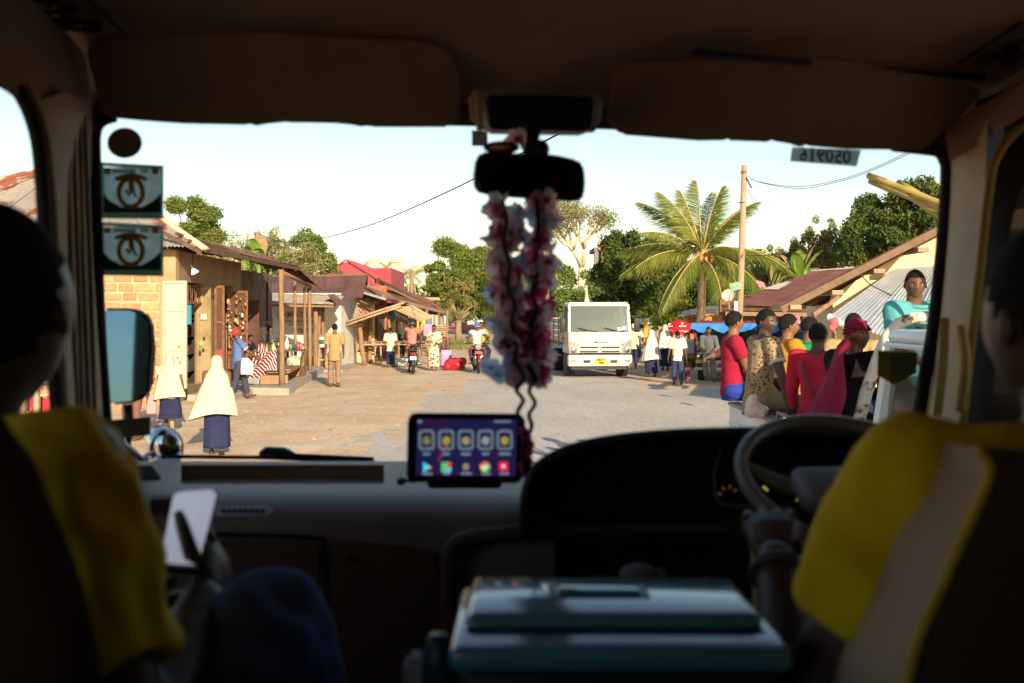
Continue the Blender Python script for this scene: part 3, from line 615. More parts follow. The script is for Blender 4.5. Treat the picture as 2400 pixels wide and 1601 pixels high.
pole_l = obj('stub_pole', G().tube([V(X(607,52),52,0), P(606,600,52), P(603,543,52)], [.2,.18,.16], 8), timber, None, label='short rough wooden pole carrying the black cable', cat='utility pole', smooth=True)
obj('tall_post', G().tube([V(X(963,85),85,0), P(965,632,85)], [.2,.17], 8), timber, None, label='bare wooden post standing behind the market roof', cat='post', smooth=True)
obj('tall_post', G().tube([V(X(958,85),85,0), P(957,665,85)], [.09,.08], 8), timber_pale, None, label='thin pale pole beside the bare wooden post', cat='post', smooth=True)
obj('tall_post', G().tube([V(X(1282,60),60,0), P(1282,550,60)], [.14,.12], 8), timber, None, label='wooden power pole hidden behind the flower garland', cat='post', smooth=True)
# unfinished concrete frame far behind the bare tree
CF = empty('concrete_frame_building', 'unfinished concrete frame building behind the bare tree', 'building', (7, 100, 0))
for i in range(4):
    x = X(1398+i*16, 100); obj('column', G().box(x-.2, x+.2, 100, 100.4, 0, 8.6), M('dim_concrete', (.22,.20,.19), .95), CF)
for z in (2.8, 5.6, 8.3): obj('floor_slab', G().box(X(1392,100), X(1455,100), 99.9, 106, z, z+.35), _M['dim_concrete'], CF)
for z in (3.15, 6.15): obj('wall_infill', G().box(X(1398,100), X(1450,100), 103, 103.2, z, z+2.4), M('blue_grey_infill', (.2,.23,.28), .9), CF)
obj('orange_panel', G().box(X(1402,99.8), X(1424,99.8), 99.7, 99.8, Z(585,99.8), Z(572,99.8)), M('orange_panel', (.6,.2,.1)), CF)  # orange light on the frame, put in as a coloured panel

# ================================================================ trees
bark = M('bark', (.30,.225,.16), .95, (.20,.145,.1), 6, bump=.05, bs=20, grain=.2)
bark_pale = M('pale_bark', (.62,.50,.37), .9, (.50,.39,.28), 3, bump=.03, bs=15, grain=.1)
def leaf_mat(name, c, c2, island=.35, transl=.3): return M(name, c, .55, c2, .8, island=island, transl=transl, spec=.35, lo=.4, hi=.6)
LM = {'mango': leaf_mat('mango_leaf', (.13,.185,.035), (.19,.22,.045)), 'dark': leaf_mat('dark_leaf', (.055,.10,.02), (.11,.14,.025), .45),
      'mid': leaf_mat('mid_leaf', (.12,.19,.04), (.20,.24,.06)), 'dry': leaf_mat('dry_green_leaf', (.24,.24,.09), (.32,.27,.12)),
      'bright': leaf_mat('bright_leaf', (.20,.33,.04), (.30,.40,.06)), 'sparse': leaf_mat('sparse_leaf', (.17,.20,.045), (.30,.23,.08), .4),
      'yellow': leaf_mat('sunlit_leaf', (.26,.28,.03), (.34,.32,.04), .4)}  # yellow leaves: sunlight on them put into the leaf colour
def leaf_mesh(name, centers, m, size, asp=.45, seed=1, droop=.3):
    """centers: (n,3) array; each leaf a folded diamond of 4 triangles"""
    r_ = np.random.default_rng(seed); n = len(centers); d = r_.normal(size=(n, 3)); d[:, 2] -= droop; d /= np.linalg.norm(d, axis=1)[:, None]
    u = r_.normal(size=(n, 3)); s_ = np.cross(d, u); s_ /= np.linalg.norm(s_, axis=1)[:, None]; nn = np.cross(s_, d)
    L = size*r_.uniform(.6, 1.3, (n, 1)); c = np.asarray(centers)
    v = np.stack([c-d*L*.5, c+s_*L*asp*.5+nn*L*.06, c+d*L*.5, c-s_*L*asp*.5+nn*L*.06], 1).reshape(-1, 3)
    me = bpy.data.meshes.new(name); me.vertices.add(4*n); me.vertices.foreach_set('co', v.ravel())
    idx = np.arange(n)[:, None]*4; f = np.concatenate([idx+np.array([0,1,2]), idx+np.array([0,2,3])], 1).reshape(-1, 3)
    me.loops.add(6*n); me.loops.foreach_set('vertex_index', f.ravel().astype(np.int32)); me.polygons.add(2*n)
    me.polygons.foreach_set('loop_start', np.arange(0, 6*n, 3, dtype=np.int32)); me.update(calc_edges=True); me.materials.append(m); return me
def clump_points(clumps, per, seed, shell=.55):
    r_ = np.random.default_rng(seed); out = []
    for (c, rad) in clumps:
        k = max(8, int(per*(rad[0]*rad[2])/(1.)))
        q = r_.normal(size=(k, 3)); q /= np.linalg.norm(q, axis=1)[:, None]; q *= (shell+(1-shell)*r_.random((k, 1)))**1.0*r_.uniform(.75, 1.12, (k, 1))
        out.append(np.array(c)+q*np.array(rad))
    return np.concatenate(out)
def tree(name, label, base, crown_c, crown_r, kind, nclump=26, cr=.32, per=900, leaf=.16, trunk_r=.25, seed=1, group='trees around the village street', fill=.35, barkm=None, limbs=7, lift=0., asp=.45):
    """tapered trunk, limbs to the crown's clumps, and leaf clumps spread over the crown's volume"""
    base, cc = Vector(base), Vector(crown_c); q = random.Random(seed); T = empty(name, label, 'tree', base, group=group); cl = []
    for i in range(nclump):
        th, ph = q.uniform(0, 6.283), math.acos(q.uniform(-.75, 1)); rr = q.uniform(.55, .98) if q.random() > fill else q.uniform(.1, .55)
        c = cc+V(crown_r[0]*rr*math.sin(ph)*math.cos(th), crown_r[1]*rr*math.sin(ph)*math.sin(th), crown_r[2]*rr*math.cos(ph))
        s_ = cr*q.uniform(.5, 1.25); cl.append((c, (crown_r[0]*s_, crown_r[1]*s_, crown_r[2]*s_*.85)))
    g = G(); fork = base.lerp(V(cc.x, cc.y, cc.z-crown_r[2]*.6), .75)
    g.tube([base+V(0,0,-.1), base.lerp(fork,.5)+V(q.uniform(-.1,.1),0,0), fork], [trunk_r*1.25, trunk_r, trunk_r*.8], 10)
    obj('trunk', g, barkm or bark, T, smooth=True)
    for i in range(min(limbs, nclump)):
        c = cl[i][0]; m_ = fork.lerp(c, .5)+V(q.uniform(-.2,.2), q.uniform(-.2,.2), .15)*crown_r[0]*.4
        obj('limb', G().tube([fork, m_, c], [trunk_r*.55, trunk_r*.35, trunk_r*.12], 6), barkm or bark, T, smooth=True)
    o = obj('crown', leaf_mesh('crown', clump_points(cl, per, seed), LM[kind], leaf, asp, seed), LM[kind], T); return T
def at_crown(px0, px1, py0, py1, d): return P((px0+px1)/2, (py0+py1)/2, d), ((px1-px0)/2/F*d, (px1-px0)/2/F*d*.9, (py1-py0)/2/F*d)
def ptree(name, label, px0, px1, py0, py1, d, kind, tx=None, **k):
    c, r_ = at_crown(px0, px1, py0, py1, d); tx = tx or (px0+px1)/2; return tree(name, label, V(X(tx,d), d, 0), c, r_, kind, **k)
ptree('mango_tree', 'dense round mango tree above the block shop roof', 345, 535, 470, 650, 70, 'mango', nclump=60, cr=.28, per=1600, leaf=.20, seed=3)
ptree('leafy_tree', 'loose green tree behind the porch roof, left of the pink hall', 632, 808, 540, 700, 56, 'mid', nclump=64, cr=.22, per=1500, leaf=.18, seed=5, limbs=14)
ptree('leafy_tree', 'low bush tree peeping over the porch roof beside the banana leaves', 560, 700, 590, 700, 50, 'mid', nclump=26, cr=.26, per=1300, leaf=.18, seed=6)
ptree('mango_tree', 'big mango tree in the middle distance beyond the market', 978, 1190, 562, 760, 100, 'mango', nclump=84, cr=.25, per=900, leaf=.28, seed=8, trunk_r=.45)
ptree('mango_tree', 'mango tree half hidden by the flower garland', 1110, 1310, 600, 765, 112, 'mango', nclump=70, cr=.25, per=800, leaf=.28, seed=9, trunk_r=.4)
ptree('scrub_tree', 'brownish scrub tree at the end of the market roof', 1030, 1120, 640, 760, 76, 'sparse', nclump=40, cr=.24, per=1500, leaf=.18, seed=10, limbs=12)
ptree('scrub_tree', 'pale green scrub at the foot of the mango trees', 1070, 1180, 690, 765, 92, 'mid', nclump=30, cr=.26, per=1000, leaf=.2, seed=11)
ptree('leafy_tree', 'green tree behind the white truck cab', 1262, 1420, 625, 780, 75, 'mid', nclump=64, cr=.26, per=1000, leaf=.22, seed=12)
ptree('dark_tree', 'broad dark evergreen tree behind the coconut palm', 1382, 1600, 520, 810, 50, 'dark', nclump=110, cr=.22, per=1500, leaf=.19, seed=13, limbs=10)
ptree('dark_tree', 'dark tree crown directly behind the palm trunk', 1530, 1770, 575, 800, 52, 'dark', nclump=100, cr=.22, per=1500, leaf=.19, seed=14)
ptree('sunlit_bush', 'yellow-green sunlit bush beside the red umbrella', 1515, 1620, 700, 800, 46, 'yellow', nclump=36, cr=.26, per=1900, leaf=.16, seed=15, limbs=4)
ptree('dark_tree', 'big leafy tree towering over the cream gable house', 1950, 2260, 412, 690, 50, 'dark', nclump=120, cr=.22, per=1400, leaf=.22, seed=16, limbs=10)
ptree('leafy_tree', 'brownish thin tree left of the big leafy tree', 1866, 1990, 508, 680, 56, 'sparse', nclump=64, cr=.24, per=1600, leaf=.16, seed=17, limbs=14)
ptree('leafy_tree', 'small grey-green treetop above the banana plant', 1818, 1888, 545, 680, 58, 'dry', nclump=34, cr=.3, per=2000, leaf=.15, seed=18)
ptree('leafy_tree', 'soft green tree filling the gap behind the wooden pole', 1715, 1860, 572, 730, 62, 'mid', nclump=64, cr=.26, per=1200, leaf=.2, seed=61)
ptree('leafy_tree', 'low green tree behind the banana plant and brown roof', 1880, 2010, 600, 720, 60, 'mid', nclump=40, cr=.26, per=1200, leaf=.2, seed=62)
# distant wooded horizon
FW = G
cl = [((X(px,160)+U(-2,2), 160+U(-10,30), U(1.2, 4.2)), (U(2.5,5), 3, U(1.6,3.4))) for px in range(-300, 2900, 26)]
obj('far_woods', leaf_mesh('far_woods', clump_points(cl, 90, 20), LM['mid'], .6, .6, 20), LM['mid'], None, kind='stuff', label='low line of far trees along the horizon')
# feathery bamboo clump
def spray(name, label, px0, px1, py0, py1, d, n, m, seed, cat='bamboo'):
    q = random.Random(seed); T = empty(name, label, cat, V(X((px0+px1)/2,d),d,0)); bx, bz = X((px0+px1)/2,d), Z(py1,d); pts = []
    for i in range(n):
        a = q.uniform(-1.35, 1.35); L = (Z(py0,d)-bz)*q.uniform(.65, 1.05); y = d+q.uniform(-1,1); prev = []
        for k in range(7): t = k/6; prev.append(V(bx+math.sin(a)*L*t*(1+.25*t), y+q.uniform(-.03,.03), bz+math.cos(a)*L*(t-.22*abs(math.sin(a))*t*t)))
        obj('stem', G().tube(prev, [.03,.028,.024,.02,.016,.012,.006], 5), M('bamboo_stem', (.30,.29,.12), .8), T)
        for k in range(130): t = q.random()**.6*6; i0 = min(5, int(t)); p = prev[i0].lerp(prev[i0+1], t-i0); pts.append((p.x+q.gauss(0,.13), p.y+q.gauss(0,.1), p.z+q.gauss(0,.13)-.06))
    obj('foliage', leaf_mesh('foliage', np.array(pts), m, .24, .16, seed, .5), m, T); return T
spray('bamboo_clump', 'feathery pale bamboo clump behind the porch roof', 525, 700, 520, 660, 53, 70, LM['dry'], 31)
# palms
def frond(length, droop, nl=44, leaf=.55, twist=0., seed=1, wind=0., folded=.5):
    """a coconut frond along +X rising, drooping at the tip; leaflets hang from the rib"""
    q = random.Random(seed); g = G(); ribs = []; n = 14
    for i in range(n+1):
        t = i/n; ribs.append(V(length*(t-.10*t**3), wind*t*t*length, -droop*length*t**2.1))
    g.cur = 1; g.tube(ribs, [.035*(1-.85*i/n)+.004 for i in range(n+1)], 5); g.cur = 0
    for i in range(nl):
        t = .12+.87*i/(nl-1); k = t*n; i0 = min(n-1, int(k)); p = ribs[i0].lerp(ribs[i0+1], k-i0); tg = (ribs[i0+1]-ribs[i0]).normalized()
        L = leaf*length/3.*(math.sin(math.pi*min(1, .16+t*.8))**.8)*q.uniform(.85, 1.1)
        for s_ in (-1, 1):
            side = V(0, s_, 0); hang = V(0, 0, -1); dr_ = (tg*.55+side*(1-folded*.6)+hang*(folded+q.uniform(-.12,.15))).normalized()
            mid = p+dr_*L*.5; end = p+dr_*L*.92+hang*L*.22*(1+q.uniform(-.3,.3)); w_ = tg.cross(dr_).cross(dr_).normalized()*.024*length/3.
            tgw = tg*.0165*length/3.*q.uniform(.8,1.25)
            g.add([p-tgw*.7, p+tgw*.7, mid+tgw, mid-tgw, end], [(0,1,2,3),(3,2,4)])
    return g
palm_leaf = leaf_mat('palm_leaf', (.13,.18,.022), (.21,.22,.035), .38, .3); palm_rib = M('palm_rib', (.46,.36,.13), .6)
def palm(label, base, top, flen, specs, seed=1, tr=.14, nuts=True, nl=44, group=None):
    q = random.Random(seed); base, top = Vector(base), Vector(top); T = empty('coconut_palm', label, 'palm tree', base, group=group)
    pts = [base.lerp(top, i/10)+V(math.sin(i*.3)*.03, 0, 0) for i in range(11)]
    g = G().tube(pts, [tr*(1.35-.04*i)*(1 if i % 2 else 1.04) for i in range(11)], 12)
    for i in range(22): p = base.lerp(top, (i+.5)/22); g.torus(p, tr*(1.3-.4*i/22), .012, 12, 4)
    obj('trunk', g, M('palm_bark', (.40,.27,.17), .95, (.28,.18,.11), 8, bump=.03, grain=.2), T, smooth=True)
    for i, (az, el, dr_, ln) in enumerate(specs):
        f = frond(flen*ln, dr_*1.1, nl, .92 if nuts else .6, seed=seed*50+i, wind=q.uniform(-.06,.06), folded=q.uniform(.55,.95))
        f.xf(Matrix.Translation(top+V(0,0,q.uniform(-.05,.15)))@Matrix.Rotation(R(az),4,'Z')@Matrix.Rotation(R(-el),4,'Y')@Matrix.Rotation(R(q.uniform(-18,18)),4,'X'))
        obj('frond', f, [palm_leaf, palm_rib], T, recalc=False)
    if nuts:
        for i in range(15):
            a = q.uniform(0, 6.28); p = top+V(math.cos(a)*q.uniform(.2,.45), math.sin(a)*q.uniform(.2,.4)-.15, q.uniform(-.45,.15))
            obj('coconut', G().ell(p, (.085,.085,.11), 8), M('coconut_husk', (.50,.23,.06), .7, (.40,.2,.08), 9), T, smooth=True)
        for i in range(7):
            a = q.uniform(0, 6.28); e = top+V(math.cos(a)*.6, math.sin(a)*.5-.1, q.uniform(-.5,.3)); obj('fruit_stalk', G().tube([top, top.lerp(e,.5)+V(0,0,.12), e], [.03,.025,.012], 5), M('stalk_orange', (.55,.27,.07), .8), T)
    return T
D_ = 40
pal = [(180,78,.10,.92),(100,80,.1,1.05),(0,82,.12,.95),(60,74,.15,1.0),(200,66,.22,1.0),(160,60,.3,1.05),(-20,62,.28,.95),(20,64,.3,.95),
       (172,28,.42,1.02),(195,12,.45,1.05),(215,-18,.42,1.0),(240,-8,.6,.95),(8,26,.5,1.0),(-12,20,.62,1.05),(-28,-5,.55,1.05),(-45,-15,.6,1.0),(-70,-22,.5,.85),(-60,30,.6,.8),(205,42,.4,.95),(150,15,.5,1.0),(30,10,.5,1.0),(-110,50,.5,.7),(90,30,.5,.9)]
palm('coconut palm with golden-green fronds and orange nuts by the wooden pole', V(X(1637,D_),D_,0), P(1646,600,D_), 3.3, pal, 4, .15, True, 70)
for k, (px, py, d, s_) in enumerate(((848,628,130,2.2),(905,626,128,2.4),(937,652,112,3.2),(966,648,110,3.1))):
    sp = [(i*33+k*10, 60-18*(i % 5), .5, .9+.1*(i % 3)) for i in range(13)]
    palm(['far palm top just above the pink hall ridge','far palm top over the pink hall flat end','far coconut palm left of the bare post','far coconut palm right of the bare post'][k], V(X(px,d),d,0), P(px,py,d), s_, sp, 20+k, .16, False, 18, 'far palms beyond the market')
# banana plants
ban = M('banana_leaf', (.20,.34,.05), .5, (.30,.42,.09), 2.5, transl=.35, spec=.4); ban_dry = M('dry_banana_leaf', (.34,.22,.1), .9, (.24,.15,.07), 5)
def banana(label, base, leaves, seed):
    q = random.Random(seed); base = Vector(base); T = empty('banana_plant', label, 'banana plant', base)
    zmax = min(l[1] for l in leaves)*0+base.z
    for i, (root, az, el, L, wd, dry) in enumerate(leaves):
        root = Vector(root); n = 10; g = G(); rows_ = []
        dh = V(math.cos(R(az)), math.sin(R(az)), 0)
        for k in range(n+1):
            t = k/n; p = root+dh*L*t*math.cos(R(el))*(1)+V(0,0,1)*(L*t*math.sin(R(el))-.55*L*t**2.6*(.6 if el > 50 else 1)); ww = wd*math.sin(math.pi*min(1,.08+.92*t))**.7
            sd_ = V(-dh.y, dh.x, 0); tear = q.uniform(-.03,.03)
            rows_.append([p-sd_*ww+V(0,0,-.12*ww+tear), p-sd_*ww*.5+V(0,0,.06*ww), p, p+sd_*ww*.5+V(0,0,.06*ww), p+sd_*ww+V(0,0,-.12*ww-tear)])
        g.loft(rows_, cap=False, close=False); obj('leaf', g, ban_dry if dry else ban, T, smooth=True, recalc=False)
    obj('stem', G().tube([base, V(leaves[0][0][0], base.y, leaves[0][0][2])], [.16,.09], 8), ban, T, smooth=True); return T
def blv(px, py, d, n, seed, L=1.4, w_=.24):
    q = random.Random(seed); r0 = P(px, py, d); return [(r0+V(q.uniform(-.15,.15),0,q.uniform(-.1,.1)), q.uniform(0,360), q.uniform(35,82), L*q.uniform(.8,1.15), w_*q.uniform(.8,1.1), q.random() < .2) for _ in range(n)]
banana('banana plant showing over the porch roof', V(X(606,46),46,0), blv(612,618,46,11,1,1.7,.30), 1)
banana('small banana tuft beside the bamboo', V(X(582,47),47,0), blv(583,622,47,6,2,1.2,.24), 2)
banana('tall banana plant behind the brown roof', V(X(1870,42),42,0), blv(1872,655,42,9,3,1.9,.28), 3)
banana('banana plant with dry hanging leaves left of the tall one', V(X(1810,42),42,0), blv(1812,668,42,8,5,1.6,.25), 5)
# bare kapok-like tree
KT = empty('bare_tree', 'tall pale-barked tree with thin yellowish foliage behind the truck', 'tree', V(X(1362,78),78,0), group='trees around the village street')
q = random.Random(12); pts = []; tips = []
def grow(p, d, L, r_, lev):
    e = p+d*L; m_ = p.lerp(e,.5)+V(q.uniform(-1,1),q.uniform(-1,1),q.uniform(-.3,.6))*L*.08
    obj('trunk' if lev == 0 else 'limb', G().tube([p, m_, e], [r_, r_*.88, r_*.72], 8 if lev < 2 else 5), bark_pale, KT, smooth=True)
    if lev >= 3: tips.append(e)
    if lev < 5:
        for i in range(3 if lev in (0,1) else 2):
            nd = (d+V(q.uniform(-1,1), q.uniform(-.8,.8), q.uniform(-.35,.5))*(.95 if lev else .8)).normalized(); grow(e, nd, L*q.uniform(.66,.86)*(1 if lev else .42), r_*.62, lev+1)
grow(V(X(1360,78),78,0), V(.02,0,1), 5.6, .34, 0)
for t in tips:
    for k in range(64): pts.append((t.x+q.gauss(0,.36), t.y+q.gauss(0,.36), t.z+q.gauss(0,.3)))
obj('crown', leaf_mesh('crown', np.array(pts), LM['sparse'], .17, .5, 44), LM['sparse'], KT)
# weeds
def tuft(label, px, py, d, wd, h, n, m, seed):
    q = random.Random(seed); c = V(X(px,d), d, 0); g = G()
    for i in range(n):
        b_ = c+V(q.gauss(0,wd), q.gauss(0,wd*.7), 0); t = b_+V(q.gauss(0,.12), q.gauss(0,.12), h*q.uniform(.5,1.1)); g.add([b_+V(-.012,0,0), b_+V(.012,0,0), b_.lerp(t,.6)+V(.012,0,.02), t], [(0,1,2),(0,2,3)])
    obj('grass_tuft', g, m, None, label=label, kind='stuff', recalc=False)
wg_ = leaf_mat('weed_green', (.17,.20,.05), (.26,.25,.08), .4)
tuft('patch of rough grass on the bank beside the road', 1098, 785, 62, .7, .55, 500, wg_, 3)
tuft('low green weeds at the bank below the rough grass', 1075, 800, 55, .4, .35, 250, wg_, 4)
tuft('leafy weeds beside the grey handcart', 1618, 858, 37, .2, .5, 200, wg_, 5)
# ================================================================ people
SK = {'skin': M('dark_skin', (.15,.072,.04), .5, (.12,.058,.032), 12, spec=.35, grain=.05), 'skin_warm': M('brown_skin', (.24,.115,.06), .5, (.20,.095,.05), 12, spec=.35, grain=.05),
      'skin_deep': M('deep_skin', (.085,.046,.032), .48, (.068,.037,.026), 12, spec=.4, grain=.05)}
lip_m = M('lip_skin', (.12,.05,.04), .5); hair_m = M('short_black_hair', (.008,.007,.007), .85, (.016,.013,.012), 60, bump=.02, bs=120, spec=.15)
eye_w = M('eye_white', (.72,.68,.62), .3); eye_b = M('eye_dark', (.012,.008,.006), .2, spec=.6)
def cloth(name, c, c2=None): return M('cloth_'+name, c, .92, c2 or tuple(v*.86 for v in c), 7, bump=.012, bs=18, spec=.12, grain=.04)
cream_c = cloth('cream', (.62,.56,.41)); white_c = cloth('white', (.66,.62,.52)); navy_c = cloth('navy', (.028,.033,.085)); red_c = cloth('red', (.40,.022,.045))
def ik(a, b, l1, l2, pole):
    a, b, pole = Vector(a), Vector(b), Vector(pole); d = b-a; D = d.length
    if D > (l1+l2)*.995: b = a+d*((l1+l2)*.995/D); d = b-a; D = d.length
    D = max(D, abs(l1-l2)+1e-3); u = d/D; x = (l1*l1-l2*l2+D*D)/(2*D); h = math.sqrt(max(0, l1*l1-x*x)); p = pole-u*pole.dot(u)
    p = p.normalized() if p.length > 1e-4 else V(0,1,0); return a+u*x+p*h, b
def head_geo(hh, face=True, n=36, m=28):
    """head in its own frame: x right, y forward, z up, centred; hh = head height"""
    g = G(); rings = []
    for i in range(m+1):
        th = math.pi*i/m; ring = []
        for k in range(n):
            ph = 2*math.pi*k/n; dx, dy, dz = math.sin(th)*math.cos(ph), math.sin(th)*math.sin(ph), -math.cos(th)
            x, y, z = .335*dx, .425*dy, .5*dz
            if dz < 0:
                t = (-dz)**1.3; x *= 1-.26*t
                if dy < 0: y *= 1-.55*t
                else: y *= 1-.10*t
            if dy < 0 and dz > -.2: y *= 1.06
            if dy > -.1 and face:
                fw = min(1, max(0, (dy+.1)*2)); b = lambda cx, cz, sx, sz, a: a*math.exp(-((x-cx)/sx)**2-((z-cz)/sz)**2)*fw
                y += b(0,-.10,.055,.055,.085)+b(0,-.02,.035,.09,.045)+b(.06,-.125,.035,.035,.03)+b(-.06,-.125,.035,.035,.03)+b(0,.085,.2,.035,.022)+b(.13,.015,.06,.04,-.038)+b(-.13,.015,.06,.04,-.038)
                y += b(0,-.225,.10,.022,.04)+b(0,-.275,.085,.022,.038)+b(0,-.25,.09,.008,-.02)+b(0,-.41,.09,.06,.035)+b(.18,-.08,.07,.08,.02)+b(-.18,-.08,.07,.08,.02)
            ring.append(V(x, y, z)*hh)
        rings.append(ring)
    g.loft(rings)
    for s_ in (-1, 1): g.ell(V(s_*.345, -.02, -.03)*hh, (.035*hh, .055*hh, .10*hh), 8, Matrix.Rotation(R(-10*s_),3,'Z'))
    return g
def hair_geo(hh, line=.16, k=1.045, side=.0, grow=0.):
    g = G(); n, m = 30, 20; rings = []
    src = head_geo(hh, False, n, m); vs = src.v[:n*(m+1)]; keep = []
    for v in vs:
        f = v.y/hh; lim = -.18+ (line+.18)*min(1, max(0, (f+.12)/.42)); keep.append(v.z/hh > lim)
    vv = [v*k+V(0,-.004,.012+grow*max(0, v.z/hh))*hh for v in vs]; fs = [f for f in src.f if max(f) < n*(m+1) and len(f) == 4 and all(keep[i] for i in f)]
    return g.add(vv, fs)
def hand_geo(g, w_, d, nrm, s_, curl=.5, thumb=1, grip=None):
    """palm and five unequal curled fingers; w_ wrist, d along the hand, nrm out of the back of the hand"""
    d = Vector(d).normalized(); nrm = Vector(nrm); nrm = (nrm-d*nrm.dot(d)).normalized(); sd = d.cross(nrm)
    rg = []
    for t, a, b in ((0,.30,.22),(.18,.40,.2),(.36,.46,.17),(.5,.43,.14)): rg.append([w_+d*t*s_+(sd*math.cos(k*math.pi/4)*a+nrm*math.sin(k*math.pi/4)*b)*s_*.5 for k in range(8)])
    g.loft(rg)
    for i, (off, L) in enumerate(((-.165,.40),(-.055,.46),(.055,.43),(.16,.34))):
        p = w_+(d*.47+sd*off)*s_; dd = d+sd*off*.25; pts = [p]; a = curl*.5
        for k in range(3):
            L_ = L*(.45,.32,.23)[k]*s_; dd = (Matrix.Rotation(-a, 3, sd)@dd) if True else dd; dd.normalize(); p = p+dd*L_; pts.append(p); a = curl
        g.tube(pts, [.058*s_,.053*s_,.047*s_,.034*s_], 6)
    p = w_+(d*.12-sd*.2*thumb)*s_; dd = (d*.75-sd*.75*thumb-nrm*.25).normalized(); pts = [p]
    for k in range(3): p = p+dd*(.2,.16,.12)[k]*s_; pts.append(p); dd = (dd+d*.35-nrm*.2*curl).normalized()
    g.tube(pts, [.075*s_,.062*s_,.055*s_,.04*s_], 6)
def ring(c, rx, ry, right, fwd, n=16, fold=0., nf=9, ph=0.):
    return [c+(right*math.cos(2*math.pi*k/n)*rx+fwd*math.sin(2*math.pi*k/n)*ry)*(1+fold*math.sin(nf*2*math.pi*k/n+ph)) for k in range(n)]
def person(label, loc, yaw=0., H=1.65, vox=.017, skin='skin', pel=(0,0,.53), lean=0., side=0., twist=0., head=(0,0), lh=None, rh=None, lf=None, rf=None, le=None, re=None, lk=None, rk=None,
           shirt=None, sleeve=.55, hem=.09, slim=1., trousers=None, leg=1.85, skirt=None, shoes=None, hair='short', hijab=None, cap=None, helmet=None, group=None, curl=(.5,.5), hand_n=None, wr=.006,
           loose=.012, eyes=True, cuff=None, collar=None, face=True, scarf_len=.62, headband=None, cat='person', skirt_end=.095, scarf_flare=1.0, hair_line=.16, head_up=1., hood_open=False, build=1., hoff=(0,0,0), trail=(0,0)):
    T = empty('person', label, cat, loc, R(yaw), group)
    pel = Vector(pel)*H; up = Matrix.Rotation(R(side),3,'Y')@Matrix.Rotation(R(-lean),3,'X')@V(0,0,1); rt = (Matrix.Rotation(R(side),3,'Y')@Matrix.Rotation(R(twist),3,'Z'))@V(1,0,0); rt = (rt-up*rt.dot(up)).normalized(); fw = up.cross(rt)
    neck = pel+up*.315*H; hup = (up*.55+V(0,0,.45)).normalized()
    hm = Matrix.Rotation(R(yaw*0),3,'Z')@Matrix.Rotation(math.atan2(-fw.x, fw.y) if (abs(fw.x)+abs(fw.y)) > .2 else 0,3,'Z')@Matrix.Rotation(R(head[0]),3,'Z')@Matrix.Rotation(R(-head[1]),3,'X')
    hh = .132*H*head_up; hc = neck+hup*.036*H+hm@V(0,.016*H,.058*H)+Vector(hoff)*H; bw = build
    S, L1, L2 = {}, .178*H, .158*H
    J = {}
    if hijab and not lh: lh = (-.085,.05,.52); le = (-.3,-.6,-1)
    if hijab and not rh: rh = (.085,.05,.52); re = (.3,-.6,-1)
    for s_, nm, tgt, el in ((-1,'l',lh,le),(1,'r',rh,re)):
        sh = neck-up*.018*H+rt*s_*.108*H*bw; t = Vector(tgt)*H if tgt else sh+rt*s_*.035*H+fw*.03*H-V(0,0,1)*.315*H
        e, w_ = ik(sh, t, L1, L2, Vector(el) if el else (rt*s_*.4-fw*.8-V(0,0,.3))); J[nm] = (sh, e, w_)
    for s_, nm, tgt, kp in ((-1,'L',lf,lk),(1,'R',rf,rk)):
        hp = pel+rt*s_*.05*H-V(0,0,.012)*H; t = Vector(tgt)*H if tgt else V(s_*.052,-.01,.045)*H
        k_, a_ = ik(hp, t, .245*H, .238*H, Vector(kp) if kp else V(0,1,.05)+rt*s_*.08); J[nm] = (hp, k_, a_)
    # ---- the body
    g = G(); r18 = [(pel-up*.05*H,.078,.06),(pel,.085,.062),(pel+up*.07*H,.074,.054),(pel+up*.15*H,.084,.06),(pel+up*.24*H,.096,.06),(pel+up*.29*H,.085,.05),(pel+up*.315*H,.045,.038)]
    g.loft([ring(c, a*H*bw, b*H*bw, rt, fw) for c, a, b in r18])
    g.capsule(neck-up*.03*H, hc-hup*.02*H, .036*H, .034*H)
    for nm in 'lr':
        sh, e, w_ = J[nm]; g.capsule(neck-up*.03*H, sh, .042*H*bw, .037*H*bw); g.capsule(sh, e, .034*H*bw, .0255*H*bw); g.capsule(e, w_, .0255*H*bw, .0165*H*bw)
    for nm in 'LR':
        hp, k_, a_ = J[nm]; g.capsule(hp, k_, .052*H, .036*H); g.capsule(k_, k_.lerp(a_,.35), .035*H, .034*H); g.capsule(k_.lerp(a_,.35), a_, .034*H, .021*H)
        sd = V(0,1,0) if not (lk or rk) else V(0,1,0); fdir = (k_-hp); fdir = V(fdir.x, fdir.y, 0); fdir = (fw*1.0).copy(); fdir.z = 0; fdir.normalize()
        dirn = (a_-k_).normalized(); fz = fdir-dirn*fdir.dot(dirn); fz = (fz.normalized()+V(0,0,-.12)).normalized(); J[nm] += (fz,)
        g.capsule(a_-fz*.02*H-V(0,0,.012)*H, a_+fz*.085*H+dirn*.022*H, .022*H, .017*H)
    me = remesh(g, vox, 3)
    # ---- head and hands join the body mesh
    ge = G(); ge.cur = 0; hd = head_geo(hh, face, 36 if vox < .02 else 22, 28 if vox < .02 else 16); hd.xf(Matrix.Translation(hc)@hm.to_4x4())
    if face:
        for i, f in enumerate(hd.f):
            c = sum((hd.v[j] for j in f), V(0,0,0))/len(f); q = hm.transposed()@(c-hc)/hh
            if q.y > .2 and abs(q.x) < .105 and -.30 < q.z < -.205: hd.mi[i] = 1
